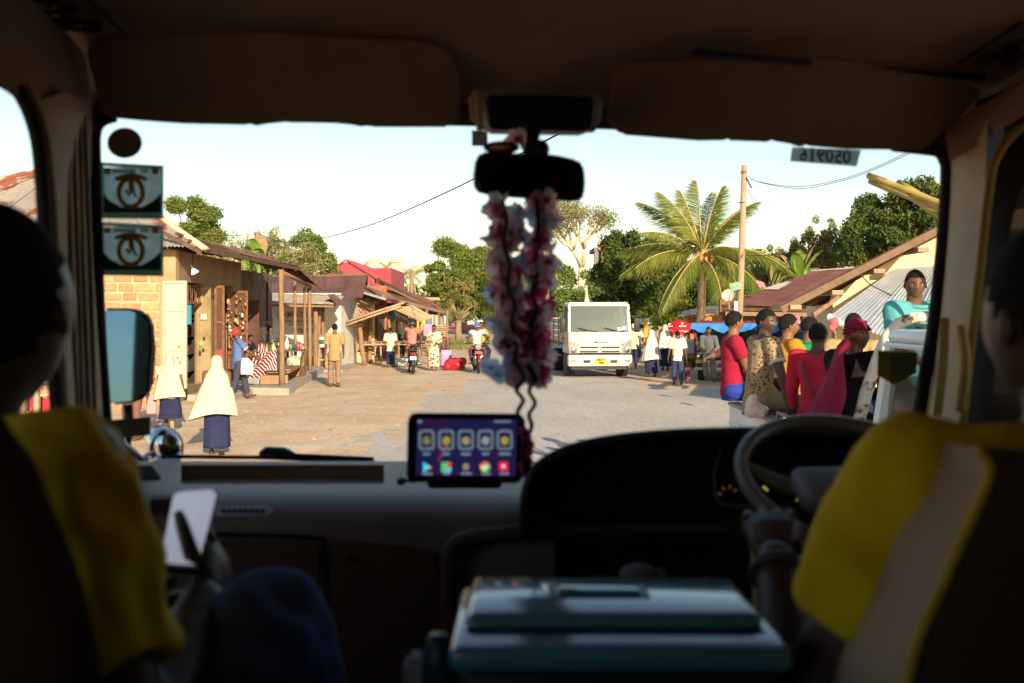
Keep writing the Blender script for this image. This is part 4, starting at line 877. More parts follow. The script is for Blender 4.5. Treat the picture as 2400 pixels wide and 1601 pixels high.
    for nm, s_ in (('l',-1),('r',1)):
        sh, e, w_ = J[nm]; hn = Vector(hand_n[0 if s_ < 0 else 1]) if hand_n and hand_n[0 if s_ < 0 else 1] else rt*s_+V(0,0,.2)
        hand_geo(hd, w_, (w_-e), hn, .105*H*.95, curl[0 if s_ < 0 else 1], thumb=s_)
    bm = bmesh.new(); bm.from_mesh(me); tmp = mesh_of('t', hd); bm.from_mesh(tmp); bmesh.ops.recalc_face_normals(bm, faces=bm.faces); bm.to_mesh(me); bm.free(); bpy.data.meshes.remove(tmp)
    me.polygons.foreach_set('use_smooth', [True]*len(me.polygons)); me.materials.clear(); me.materials.append(SK[skin]); me.materials.append(lip_m)
    ob = bpy.data.objects.new('body', me); COL.objects.link(ob); ob.parent = T
    HM = Matrix.Translation(hc)@hm.to_4x4()
    def hobj(name, gg, m_, **k): gg.xf(HM); return obj(name, gg, m_, T, local=True, smooth=True, **k)
    if eyes and face:
        for s_ in (-1, 1):
            hobj('eye', G().ell(V(s_*.13,.338,.015)*hh, (.062*hh,.038*hh,.032*hh), 8), eye_w); hobj('pupil', G().ell(V(s_*.13,.366,.015)*hh, (.026*hh,.014*hh,.028*hh), 8), eye_b)
            hobj('eyebrow', G().tube([V(s_*.07,.415,.072)*hh, V(s_*.14,.40,.09)*hh, V(s_*.2,.345,.075)*hh], [.012*hh,.015*hh,.008*hh], 5), hair_m)
    if hair == 'short': hobj('hair', hair_geo(hh, hair_line, 1.04), hair_m, recalc=False)
    if hair == 'full': hobj('hair', hair_geo(hh, hair_line, 1.07, 0, .05), hair_m, recalc=False)
    if hair == 'bun':
        hobj('hair', hair_geo(hh, hair_line, 1.05), hair_m, recalc=False); hobj('hair_bun', G().ell(V(0,-.35,.42)*hh, (.17*hh,.17*hh,.16*hh), 10), hair_m)
    if cap:
        c_ = hair_geo(hh, .17, 1.1); hobj('cap', c_, cap, recalc=False); hobj('cap_peak', G().loft([[V(-.27,.25,.2)*hh, V(0,.36,.24)*hh, V(.27,.25,.2)*hh, V(.27,.25,.17)*hh, V(0,.36,.21)*hh, V(-.27,.25,.17)*hh], [V(-.2,.66,.13)*hh, V(0,.76,.16)*hh, V(.2,.66,.13)*hh, V(.2,.66,.11)*hh, V(0,.76,.14)*hh, V(-.2,.66,.11)*hh]]), cap)
    if helmet:
        hobj('helmet', G().lathe(V(0,-.02,0)*hh, [(.40*hh,-.22*hh),(.46*hh,-.1*hh),(.50*hh,.1*hh),(.47*hh,.34*hh),(.36*hh,.52*hh),(.18*hh,.62*hh),(.005*hh,.65*hh)], 20), helmet[0])
        hobj('helmet_band', G().lathe(V(0,-.02,0)*hh, [(.475*hh,-.04*hh),(.51*hh,-.0*hh),(.515*hh,.1*hh),(.50*hh,.14*hh)], 20, cap=False), helmet[1])
        if len(helmet) > 2: hobj('visor', G().tube([V(-.4,.3,.08)*hh, V(-.2,.5,.09)*hh, V(0,.56,.1)*hh, V(.2,.5,.09)*hh, V(.4,.3,.08)*hh], .05*hh, 6), helmet[2])
    ls = loose*H
    if shirt:
        g = G(); k = 1.0*slim; hz = pel-up*hem*H
        if lean > 25: hz = pel-up*.03*H
        rr = [(hz,.092*k,.07*k),(pel+up*.03*H,.088*k,.067*k),(pel+up*.10*H,.083*k,.064*k),(pel+up*.17*H,.09*k,.066*k),(pel+up*.245*H,.098,.065),(pel+up*.287*H,.093,.056),(pel+up*.308*H,.055,.047)]
        g.loft([ring(c, a*H*bw+ls*.6, b*H*bw+ls*.6, rt, fw, 20, .015 if i < 2 else 0, 7, i) for i, (c, a, b) in enumerate(rr)])
        for nm in 'lr':
            sh, e, w_ = J[nm]; g.capsule(neck-up*.035*H, sh, .04*H*bw+ls*.4, .038*H*bw+ls*.4); t = min(1, sleeve); p = sh.lerp(e, t); g.tube([sh-(e-sh)*.08, sh, p], [.03*H, .039*H*bw+ls*.5, (.036 if sleeve <= 1 else .031)*H*bw+ls*.55], 12)
            if sleeve > 1: g.capsule(sh, e, .036*H*bw+ls*.4, .031*H*bw+ls*.4); g.capsule(e, e.lerp(w_, sleeve-1), .031*H*bw+ls*.4, .023*H+ls*.3)
        me = remesh(g, vox*.8, 2, wr*H/1.65); so = obj('shirt', me, shirt, T, local=True, smooth=True)
        if not me.materials: me.materials.append(shirt)
        if cuff and sleeve <= 1:
            for nm in 'lr':
                sh, e, w_ = J[nm]; p, p2 = sh.lerp(e, sleeve-.07), sh.lerp(e, sleeve+.01); obj('cuff', G().tube([p, p2], .038*H*bw+ls*.6, 14), cuff, so, local=True, smooth=True)
        if collar: obj('collar', G().torus(neck+up*.002*H+fw*.012*H, .046*H, .010*H, 20, 6, Matrix((rt, fw, up)).transposed()), collar, so, local=True, smooth=True)
    if trousers:
        g = G(); g.loft([ring(c, a*H+ls*.35, b*H+ls*.35, rt, fw) for c, a, b in ((pel-up*.07*H,.075,.06),(pel-up*.02*H,.086,.066),(pel+up*.045*H,.08,.06))])
        for nm in 'LR':
            hp, k_, a_ = J[nm][:3]; g.capsule(hp, k_, .057*H+ls*.3, .042*H+ls*.4); t = leg-1
            if t > 0: g.tube([k_.lerp(hp,.1), k_, k_.lerp(a_, t*.5), k_.lerp(a_, t)], [.04*H,.042*H+ls*.4,.04*H+ls*.4,.034*H+ls*.5], 12)
        me = remesh(g, vox*.85, 2, wr*H/1.65); obj('trousers', me, trousers, T, local=True, smooth=True)
    if skirt:
        g = G(); n = 12; rg = []
        def legpt(nm, z_):
            hp, k_, a_ = J[nm][:3]
            if z_ >= k_.z: t = (hp.z-z_)/max(1e-3, hp.z-k_.z); return hp.lerp(k_, min(1, max(0, t)))
            t = (k_.z-z_)/max(1e-3, k_.z-a_.z); return k_.lerp(a_, min(1, max(0, t)))
        for i in range(n+1):
            t = i/n; z_ = (pel.z+.05*H)*(1-t)+skirt_end*H*t; a, b = legpt('L', z_), legpt('R', z_); c = (a+b)/2; c.z = z_
            if i < 3: c = c.lerp(pel+up*.05*H, 1-i/3); c.z = z_
            rx, ry = abs(a.x-b.x)/2+(.034+.032*min(1,t*4)+.012*t)*H, abs(a.y-b.y)/2+(.058+.018*t)*H
            rg.append(ring(c, max(rx, .08*H), ry, V(1,0,0), V(0,1,0), 40, .03*t+.01, 9, i*.12))
        g.loft(rg); obj('skirt', g, skirt, T, local=True, smooth=True)
    if hijab:
        g = G(); rg = []; q_ = rnd.random()*6; zt = hc.z/H; nz = neck.z/H; zb = zt+.068-scarf_len
        prof = [(zt+.074,.004,.004),(zt+.064,.034,.04),(zt+.03,.057,.068),(zt-.01,.061,.074),(zt-.05,.062,.07),(nz+.018,.075,.072),(nz-.02,.108,.085)]
        for k_ in range(1, 8): t = k_/7; prof.append(((nz-.02)*(1-t)+zb*t, (.108+.085*t**.75)*(1 if t < .3 else scarf_flare), .085+.055*t))
        for i, (z_, a, b) in enumerate(prof):
            t = i/(len(prof)-1); c = V(hc.x, hc.y-.006*H, z_*H) if i < 5 else V(neck.x*(1-t)+pel.x*t, (neck.y*(1-t)+pel.y*t)+.0*H*t, z_*H)
            rr = ring(c, a*H, b*H, rt, fw, 48, 0 if i < 6 else .10*(t-.4), 8, q_+t*1.2)
            if i > 8: rr = [p+V(0,0,(t-.6)*(.05*math.sin(k*.13+q_)-.02*math.cos(k*.26)+.03*math.cos(2*math.pi*k/48+q_))*H) for k, p in enumerate(rr)]
            if i > 6: u_ = (i-6)/(len(prof)-7); rr = [p+(rt*-trail[0]*max(0, -math.cos(2*math.pi*k/48))**2+V(0,0,-trail[1]*max(0, -math.cos(2*math.pi*k/48))**2))*H*u_**1.5 for k, p in enumerate(rr)]
            rg.append(rr)
        g.loft(rg, cap=False); obj('headscarf', g, hijab, T, local=True, smooth=True, recalc=True)
    if shoes:
        for nm in 'LR':
            hp, k_, a_, fz = J[nm]; dn = (a_-k_).normalized(); so_ = a_+dn*.02*H
            rr = [(-.035,.022,.03),(-.02,.028,.04),(.03,.027,.03),(.08,.03,.022),(.115,.022,.014)]; sdv = fz.cross(dn).normalized(); dn2 = sdv.cross(fz).normalized(); dn2 = dn2 if dn2.dot(dn) < 0 else -dn2
            obj('shoe', G().loft([[so_+fz*y_*H+(sdv*math.cos(k*math.pi/5)*w_+dn2*(math.sin(k*math.pi/5)*h_*.6+h_*.15))*H for k in range(10)] for y_, w_, h_ in rr]), shoes, T, local=True, smooth=True)
    T_J[T.name] = (J, hc, hm, neck, pel, rt, fw, up, hh); return T
T_J = {}
# ================================================================ who stands where
def at(px, py): d = CAMH*F/(py-HZ); return V(X(px,d), d, 0)
sandal = M('sandal', (.12,.07,.045), .8); sole = M('tan_sole', (.50,.33,.17), .85); black_shoe = M('black_shoe', (.02,.02,.022), .6)
# school children on the left
p1 = at(396, 1016)
person('small girl in a cream headscarf stepping out, foot kicked up, carrying a pink bag', p1, 8, 1.31, hijab=cream_c, skirt=navy_c, shoes=sole, scarf_len=.56, rf=(.07,-.16,.15), lf=(-.05,.10,.045), lean=4, rh=(.215,-.02,.40), sleeve=.5, shirt=cream_c, skirt_end=.2, hair=None, scarf_flare=1.05)
bag1 = empty('shoulder_bag', 'pink patterned cloth bag hanging at the small girl\'s side', 'bag', p1+V(-.30,0,.3))
obj('bag_body', G().rbox(p1.x-.37, p1.x-.20, p1.y-.06, p1.y+.04, .32, .66, .04, 2), pattern_mat('pink_print', 'voro', ((.30,.04,.05),(.62,.30,.30)), 16, thr=.22), bag1)
obj('bag_strap', G().tube([p1+V(-.34,-.02,.64), p1+V(-.30,-.02,.82), p1+V(-.22,-.02,.92)], .012, 6), M('red_strap', (.5,.05,.06), .8), bag1)
person('schoolgirl in a long cream headscarf and navy skirt walking away, nearest the wiper', at(508, 1070), 14, 1.40, hijab=cream_c, skirt=navy_c, shoes=black_shoe, scarf_len=.60, lf=(-.05,.05,.045), rf=(.05,-.06,.05), hair=None, scarf_flare=1.06, trail=(.09,.05), face=True, head=(0,-6))
# man whose legs show below the wing mirror
person('man in brown trousers standing behind the wing mirror, only legs showing', at(318, 1030), 150, 1.70, shirt=cloth('mauve', (.30,.16,.15)), trousers=cloth('brown', (.20,.10,.08)), shoes=sandal, rf=(.09,0,.045), lf=(-.08,.03,.045), rh=(.18,.14,.60))
# man in the red cap
person('man in a red cap and blue printed shirt holding a white bag', at(557, 938), -62, 1.66, shirt=pattern_mat('blue_print', 'voro', ((.55,.58,.66),(.07,.12,.30),(.10,.16,.36)), 20, thr=.16), sleeve=.8, trousers=cloth('dark_denim', (.05,.06,.085)), shoes=sandal, cap=M('red_cap', (.62,.035,.05), .8), head=(-8,-28), rh=(.10,.24,.60), lh=(-.06,.25,.60), lf=(-.05,.16,.045), rf=(.05,-.12,.045), hair='short', cuff=white_c)
q_ = at(557, 938); obj('carrier_bag', G().loft([[q_+V(.20+a*.5,-.1+b*.3,z) for a, b in ((-.12,-.1),(.12,-.1),(.15,0),(.12,.1),(-.12,.1),(-.15,0))] for z in (.98,)]+[[q_+V(.24+a,-.1+b*.5,z) for a, b in ((-.12,-.1),(.12,-.1),(.15,0),(.12,.1),(-.12,.1),(-.15,0))] for z in (.84,.66,.60)]), M('white_bag', (.8,.78,.74), .6), None, label='white plastic carrier bag held by the man in the red cap', cat='bag', smooth=True)
# seated woman wrapped in striped cloth
wl_ = V(X(618,26.2), 26.2, .22)
stripe = pattern_mat('maroon_stripe', 'stripe', ((.17,.025,.04),(.62,.55,.50)), 7.0, axis='DIAGONAL', thr=.72, stretch=(1,1,.35))
person('seated woman wrapped in a maroon and white striped cloth on the porch', wl_, 170, 1.58, pel=(0,0,.16), lean=16, hijab=stripe, skirt=None, trousers=cloth('grey_print', (.33,.31,.31)), lf=(-.10,.26,.04), rf=(.1,.24,.04), lk=(-.2,.6,1), rk=(.2,.6,1), shirt=stripe, hair=None, scarf_len=.44, scarf_flare=1.1, lh=(-.1,.2,.28), rh=(.1,.2,.28), sleeve=1.5)
cg = G(); c0 = P(645,830,26.0); e0 = P(600,930,25.6)
for i in range(13): t = i/12; c = V(c0.x+(e0.x-c0.x)*t+.1*t, 26.0-.35*t, 1.05-.85*t); w_ = .16+.26*t; cg.v += [c+V(w_*(k/8-.5)*2, -.12*math.sin(math.pi*k/8)+.02*math.sin(k*2+i*.4), 0) for k in range(9)]
for i in range(12):
    for k in range(8): cg.f.append((i*9+k, i*9+k+1, (i+1)*9+k+1, (i+1)*9+k)); cg.mi.append(1 if i > 9 or k > 6 else 0)
obj('wrap_cloth', cg, [stripe, pattern_mat('grey_dots', 'voro', ((.75,.73,.7),(.30,.29,.30)), 9, thr=.12)], None, label='striped cloth with grey dotted hem spread from the seated woman to the floor', cat='cloth', smooth=True, recalc=False)
# people under the porch
person('man in a dark striped shirt leaning back on a scooter under the porch', V(X(645,29.5),29.5,.2), 215, 1.70, pel=(0,0,.40), lean=-22, side=12, lf=(-.08,.30,.05), rf=(.10,.22,.05), shirt=pattern_mat('dark_stripe', 'stripe', ((.05,.055,.05),(.11,.11,.08)), 14, thr=.5), trousers=cloth('khaki', (.20,.15,.09)), lh=(-.22,.18,.52), rh=(.12,.20,.48), head=(35,5), shoes=sandal)
person('small child standing in the shade by the painted shop', V(X(588,33),33,.2), 160, 1.12, shirt=cloth('brown2', (.30,.14,.08)), trousers=cloth('grey2', (.33,.32,.30)), vox=.02, head=(10,-10), lh=(-.08,.16,.62), rh=(.08,.16,.64))
person('person in black crouching in the porch shade behind the red cap', V(X(570,28.5),28.5,.2), 250, 1.6, pel=(0,0,.30), lean=24, lf=(-.1,.2,.05), rf=(.1,.2,.05), lk=(-.3,1,.6), rk=(.3,1,.6), shirt=cloth('black2', (.02,.02,.025)), trousers=cloth('black3', (.03,.025,.025)), vox=.02, rh=(.1,.3,.3), lh=(-.1,.3,.3))
# tan shirt man
person('man in a tan shirt and brown trousers walking away on the dirt', at(784, 908), 12, 1.72, shirt=cloth('tan', (.36,.25,.12)), trousers=cloth('taupe', (.26,.175,.13)), shoes=sandal, sleeve=.85, head=(-22,0), lf=(-.055,.05,.045), rf=(.06,-.06,.05), lh=(-.155,.05,.45), rh=(.15,.14,.50), hem=.11, loose=.016, leg=1.95)
# stall keepers and shoppers
person('young man in a red and white shirt sitting on the stall bench', V(X(862,41.2),41.2,0), 200, 1.66, pel=(0,0,.50), lean=-6, lf=(-.10,.32,.12), rf=(.05,.30,.10), lk=(-.1,1,.4), rk=(.1,1,.4), shirt=cloth('red_white', (.60,.05,.06)), trousers=cloth('olive', (.16,.14,.08)), vox=.02, lh=(-.14,.16,.66), rh=(.08,.20,.68), head=(-20,-16), cuff=white_c, shoes=sandal, group='people at the market stalls')
person('boy in a cream shirt walking away towards the stall', at(915, 862), 4, 1.48, shirt=cream_c, trousers=navy_c, vox=.02, lh=(-.17,.02,.44), rh=(.17,.03,.44), shoes=sandal, sleeve=.9, loose=.022, hem=.12, group='people at the market stalls')
person('man in a pink shirt and black helmet beside the parked motorbike', at(965, 873), -28, 1.76, shirt=cloth('salmon', (.50,.21,.17)), trousers=cloth('grey_jean', (.14,.16,.16)), helmet=(M('black_helmet', (.015,.015,.02), .25), M('helmet_grey', (.1,.1,.12), .4)), vox=.02, rh=(.14,.30,.66), lh=(-.06,.28,.62), leg=1.62, loose=.02, shoes=sandal, group='people at the market stalls')
person('woman in a long black-and-cream patterned dress and pale headscarf', at(1017, 870), 168, 1.60, shirt=pattern_mat('dress_print', 'voro', ((.05,.04,.04),(.55,.45,.34),(.60,.50,.38)), 9, thr=.30), skirt=_M['dress_print'], hair='bun', vox=.02, sleeve=1.85, lh=(-.12,.14,.62), rh=(.1,.15,.64), headband=True, group='people at the market stalls')
person('shopkeeper standing in the dark of the market stall', V(X(941,43.5),43.5,0), 165, 1.68, shirt=cloth('dull_green', (.05,.07,.04)), trousers=cloth('black3', (.03,.025,.025)), vox=.022, group='people at the market stalls')
# scholars walking on the right
sg = 'school children walking on the right-hand verge'
person('schoolboy in a white shirt half hidden by the truck, arm bent', at(1492, 852), -14, 1.50, shirt=white_c, trousers=cloth('navy2', (.05,.06,.14)), vox=.02, lf=(-.06,.08,.05), rf=(.07,-.14,.07), rh=(.16,.10,.62), lh=(-.17,.0,.46), shoes=sandal, sleeve=.85, loose=.022, group=sg)
person('schoolgirl in a white headscarf nearest the truck, arms under the cloth', at(1527, 884), 6, 1.47, hijab=white_c, skirt=navy_c, scarf_len=.64, lf=(-.05,.02,.045), rf=(.05,-.09,.06), shoes=sandal, hair=None, vox=.02, scarf_flare=1.08, group=sg)
person('schoolgirl in a white headscarf farther off, beside the red umbrella', at(1559, 868), -4, 1.60, hijab=white_c, skirt=navy_c, scarf_len=.53, shoes=sandal, hair=None, vox=.02, rf=(.05,-.07,.05), group=sg)
pb_ = at(1588, 902)
person('schoolboy in a white shirt walking with a beaded bag in his hand', pb_, -4, 1.52, shirt=white_c, trousers=cloth('navy2', (.05,.06,.14)), vox=.018, lf=(-.055,.06,.045), rf=(.06,-.14,.07), shoes=sandal, sleeve=.9, loose=.02, lh=(-.18,.0,.43), rh=(.17,.0,.44), group=sg)
obj('beaded_bag', G().rbox(pb_.x+.20, pb_.x+.34, pb_.y-.1, pb_.y+.02, .12, .48, .04, 2).tube([pb_+V(.22,-.04,.46), pb_+V(.26,-.04,.66), pb_+V(.32,-.04,.46)], .01, 5), pattern_mat('bead_print', 'voro', ((.55,.4,.4),(.16,.02,.06)), 22, thr=.22), None, label='dark red beaded bag hanging from the schoolboy\'s hand', cat='bag')
person('person in a pale cap walking behind the truck', V(X(1484,36),36,0), -10, 1.62, shirt=cloth('pale_yellow', (.62,.56,.36)), trousers=navy_c, vox=.022, cap=cream_c, group=sg)
# ================================================================ vehicles
tyre_m = M('tyre_rubber', (.025,.023,.022), .9, (.045,.038,.03), 12, bump=.01); steel_m = M('wheel_steel', (.30,.27,.23), .6, (.22,.19,.16), 8, metal=.3); chrome = M('chrome', (.6,.6,.6), .15, metal=1.)
black_p = M('black_plastic', (.022,.022,.024), .55, (.03,.03,.03), 20); black_m = M('black_metal', (.03,.03,.032), .4, metal=.4)
truck_w = M('truck_white_paint', (.60,.57,.50), .35, (.55,.51,.44), 1.8, c3=(.50,.40,.28), s3=1.2, lo3=.62, hi3=.85, coat=.3); lens_c = M('headlamp_glass', (.34,.33,.31), .12, (.20,.195,.185), 24, spec=.8); lens_o = M('indicator_orange', (.55,.16,.03), .3)
red_l = M('tail_red', (.5,.02,.02), .25)
def wheel(parent, c, r_, wd, rim=.58, ax='X', name='wheel'):
    m_ = Matrix.Rotation(R(90),3,'Y') if ax == 'X' else Matrix.Identity(3)
    t = obj(name, G().lathe(c, [(r_*rim,-wd/2),(r_*.93,-wd/2),(r_,-wd*.36),(r_*1.0,wd*.36),(r_*.93,wd/2),(r_*rim,wd/2)], 26, m_), tyre_m, parent, smooth=2)
    obj('rim', G().lathe(c, [(.001,-wd*.30),(r_*.25,-wd*.36),(r_*.4,-wd*.18),(r_*rim,-wd*.44),(r_*rim,wd*.44),(r_*.4,wd*.18),(r_*.25,wd*.36),(.001,wd*.3)], 20, m_), steel_m, t, smooth=2); return t
# ---- white lorry
tl = V(X(1404,31.3), 30.9, 0); TR = empty('lorry', 'white flatbed lorry driving towards us, yellow number plate', 'truck', tl, R(4))
def TO(name, g, m, parent=TR, **k): return obj(name, g, m, parent, local=True, **k)
rk = lambda v: V(v.x*(1-.035*max(0, v.z-1.4)), v.y+max(0, v.z-1.38)*.20, v.z)
for s_ in (-1,1): TO('panel_gap', G().box(s_*.69-.006,s_*.69+.006,.046,.06,1.0,1.43), black_p)
TO('panel_gap', G().box(-.95,.95,.046,.06,1.335,1.345), black_p); TO('bumper_gap', G().box(-.99,.99,-.02,.06,.72,.742), black_p)
fp = TO('front_panel', G().rbox(-.99,.99,.06,.5,.74,1.44,.05,3), truck_w, smooth=2)
TO('bumper', G().rbox(-1.0,1.0,-.06,.3,.36,.72,.045,3), truck_w, smooth=2)
TO('lower_lip', G().box(-.9,.9,.05,.2,.26,.36), black_p)
for z0 in (.80,.92):
    for x0, x1 in ((-.62,-.05),(.05,.62)): TO('grille_slot', G().rbox(x0,x1,.045,.08,z0,z0+.045,.008,1), black_p, fp)
TO('grille_bar', G().rbox(-.68,.68,.03,.07,.755,.785,.008,1), black_p, fp)
TO('grille_surround', G().rbox(-.68,.68,.035,.062,.975,1.0,.006,1), truck_w, fp)
for s_ in (-1,1):
    h = TO('headlight', G().rbox(min(s_*.70,s_*.985),max(s_*.70,s_*.985),.03,.2,.755,.97,.03,2), lens_c, smooth=2); TO('reflector', G().ell((s_*.84,.035,.86), (.085,.02,.085), 12), chrome, h, smooth=True)
    TO('indicator', G().prism([V(s_*.70,.04,.98),V(s_*.985,.05,.98),V(s_*.985,.05,1.2),V(s_*.70,.045,1.06)], (0,.12,0)), lens_c, smooth=False)
    TO('fog_lamp', G().rbox(s_*.42-.11,s_*.42+.11,-.072,-.05,.47,.56,.012,1), black_p); TO('side_marker', G().rbox(s_*.85-.09,s_*.85+.09,-.07,-.05,.49,.57,.01,1), lens_c)
pl = TO('number_plate', G().rbox(-.175,.175,-.075,-.062,.43,.62,.006,1), M('plate_yellow', (.75,.50,.02), .5))
def tlet(t, sz, m, c, wd): o = lettering(t, sz, m, mw(TR)@Vector(c), mw(TR).to_3x3()@V(1,0,0), (0,0,1), TR, wd, bold=.004); return o
tlet('Z671', .09, dark_in, (0,-.079,.57), .24); tlet('ABE', .085, dark_in, (.02,-.079,.48), .17); tlet('ISUZU', .075, M('badge_grey', (.06,.06,.065), .4, metal=.3), (.02,.052,1.1), .42)
# cab frame around the glass
for s_ in (-1,1):
    TO('cab_pillar', G().beam(rk(V(s_*.95,.13,1.42)), rk(V(s_*.95,.16,2.28)), .085, .10, (0,1,0)), truck_w)
    TO('door', G().rbox(min(s_*.985,s_*.93),max(s_*.985,s_*.93),.5,1.55,.74,1.44,.03,2), truck_w, smooth=2)
    TO('rear_pillar', G().beam((s_*.95,1.5,1.42),(s_*.93,1.5,2.26),.08,.1), truck_w); TO('side_glass', G().box(min(s_*.95,s_*.94),max(s_*.95,s_*.94),.36,1.46,1.44,2.2), tinted_mat('cab_glass', (.10,.13,.13), .45))
    TO('door_handle', G().rbox(min(s_*.99,s_*1.015),max(s_*.99,s_*1.015),1.2,1.4,1.18,1.23,.008,1), black_p)
    TO('wing_mirror', G().rbox(s_*1.16-.09,s_*1.16+.09,.0,.09,1.42,1.86,.03,2), black_p, smooth=2); TO('mirror_arm', G().tube([(s_*.95,.2,2.1),(s_*1.16,.05,2.08),(s_*1.17,.05,1.86)], .018, 6), black_m)
TO('roof', G().rbox(-.95,.95,.30,1.62,2.2,2.36,.07,3), truck_w, smooth=2)
TO('visor_lip', G().rbox(-.92,.92,.24,.4,2.22,2.30,.03,2), truck_w, smooth=2)
TO('rear_wall', G().box(-.95,.95,1.52,1.6,.74,2.24), M('cab_trim', (.30,.31,.29), .9))
TO('cab_floor', G().box(-.9,.9,.3,1.5,.70,.76), black_p)
ws = [rk(V(-.91,.10,1.44)), rk(V(.91,.10,1.44)), rk(V(.91,.12,2.24)), rk(V(-.91,.12,2.24))]
TO('windscreen', G().prism(ws, (0,.012,0)), tinted_mat('screen_glass', (.11,.145,.14), .55, .10), smooth=False)
TO('screen_seal', G().tube(ws+[ws[0]], .022, 6), black_p)
for x0, x1 in ((-.72,-.08),(.12,.78)): TO('wiper', G().tube([(x0+.02,.08,1.56),((x0+x1)/2,.06,1.48),(x1,.055,1.43)], .012, 5), black_p)
for c in ((.62,1.52),(.78,1.55)): p = rk(V(c[0],.095,c[1])); TO('screen_sticker', G().box(p.x-.065,p.x+.065,p.y-.012,p.y-.008,p.z-.06,p.z+.05), M('sticker_white', (.7,.75,.72), .6))
for s_ in (-.48,.48): st = TO('seat', G().rbox(s_-.25,s_+.25,.75,1.25,.95,1.1,.05,2).rbox(s_-.24,s_+.24,1.2,1.34,1.05,1.8,.05,2), M('seat_grey', (.22,.2,.19), .9), smooth=2)
TO('dashboard', G().rbox(-.88,.88,.28,.62,1.15,1.42,.05,2), M('dash_grey', (.2,.2,.2), .8), smooth=2)
wd_ = TO('steering_wheel', G().torus((.48,.72,1.42), .2, .018, 20, 6, Matrix.Rotation(R(35),3,'X')), black_p, smooth=True)
TO('bed_floor', G().box(-1.06,1.06,1.75,6.0,.98,1.08), timber); TO('headboard', G().box(-1.06,1.06,1.72,1.78,1.08,2.0), truck_w)
bedw = M('worn_white_board', (.62,.58,.50), .7, (.50,.44,.36), 3, c3=(.30,.22,.15), s3=3, lo3=.6, hi3=.7, grain=.1)
for s_ in (-1,1):
    for k in range(4): TO('side_board', G().rbox(min(s_*1.08,s_*1.05),max(s_*1.08,s_*1.05),1.8,5.98,1.09+k*.19,1.265+k*.19,.008,1), bedw)
    for y in (1.8,3.2,4.6,5.95): TO('side_stanchion', G().box(min(s_*1.115,s_*1.08),max(s_*1.115,s_*1.08),y-.035,y+.035,.95,1.88), steel_m)
    TO('chassis_rail', G().box(s_*.4-.05,s_*.4+.05,.4,6.0,.6,.8), black_m); TO('underrun_rail', G().tube([(s_*1.0,1.9,.62),(s_*1.0,3.6,.62)], .03, 6), steel_m)
    TO('mudguard', G().lathe((s_*.85,.98,.42), [(.46,-.13),(.47,-.13),(.47,.13),(.46,.13)], 20, Matrix.Rotation(R(90),3,'Y')), black_p)
    wheel(TR, V(s_*.84,.98,.39), .39, .23).location = (0,0,0)
    wheel(TR, V(s_*.80,4.3,.39), .39, .4)
TO('tailboard', G().box(-1.05,1.05,6.0,6.04,1.08,1.85), bedw)
for o in TR.children:          # wheels were given in the lorry's own frame
    if o.name.startswith('wheel'):
        o.data.transform(mw(TR)); o.location = (0,0,0)
        for c in o.children: c.data.transform(mw(TR))
TO('load_cover', G().loft([[V(-.22,2.4,1.9),V(.14,2.4,1.9),V(.14,2.9,1.9),V(-.22,2.9,1.9)],[V(-.08,2.6,2.6),V(.0,2.6,2.6),V(.0,2.7,2.6),V(-.08,2.7,2.6)],[V(-.06,2.66,2.95),V(-.03,2.66,2.95),V(-.03,2.69,2.95),V(-.06,2.69,2.95)]]), M('pale_canvas', (.66,.58,.45), .9), label='pale pyramid of canvas showing over the cab roof')
drv = person('lorry driver behind the windscreen', mw(TR)@V(.48,1.05,.62), 180+4, 1.66, pel=(0,0,.30), lean=-4, lf=(-.1,.3,.1), rf=(.1,.3,.1), shirt=cloth('dusty_pink', (.42,.27,.24)), trousers=navy_c, vox=.024, lh=(-.12,.24,.52), rh=(.12,.24,.52))
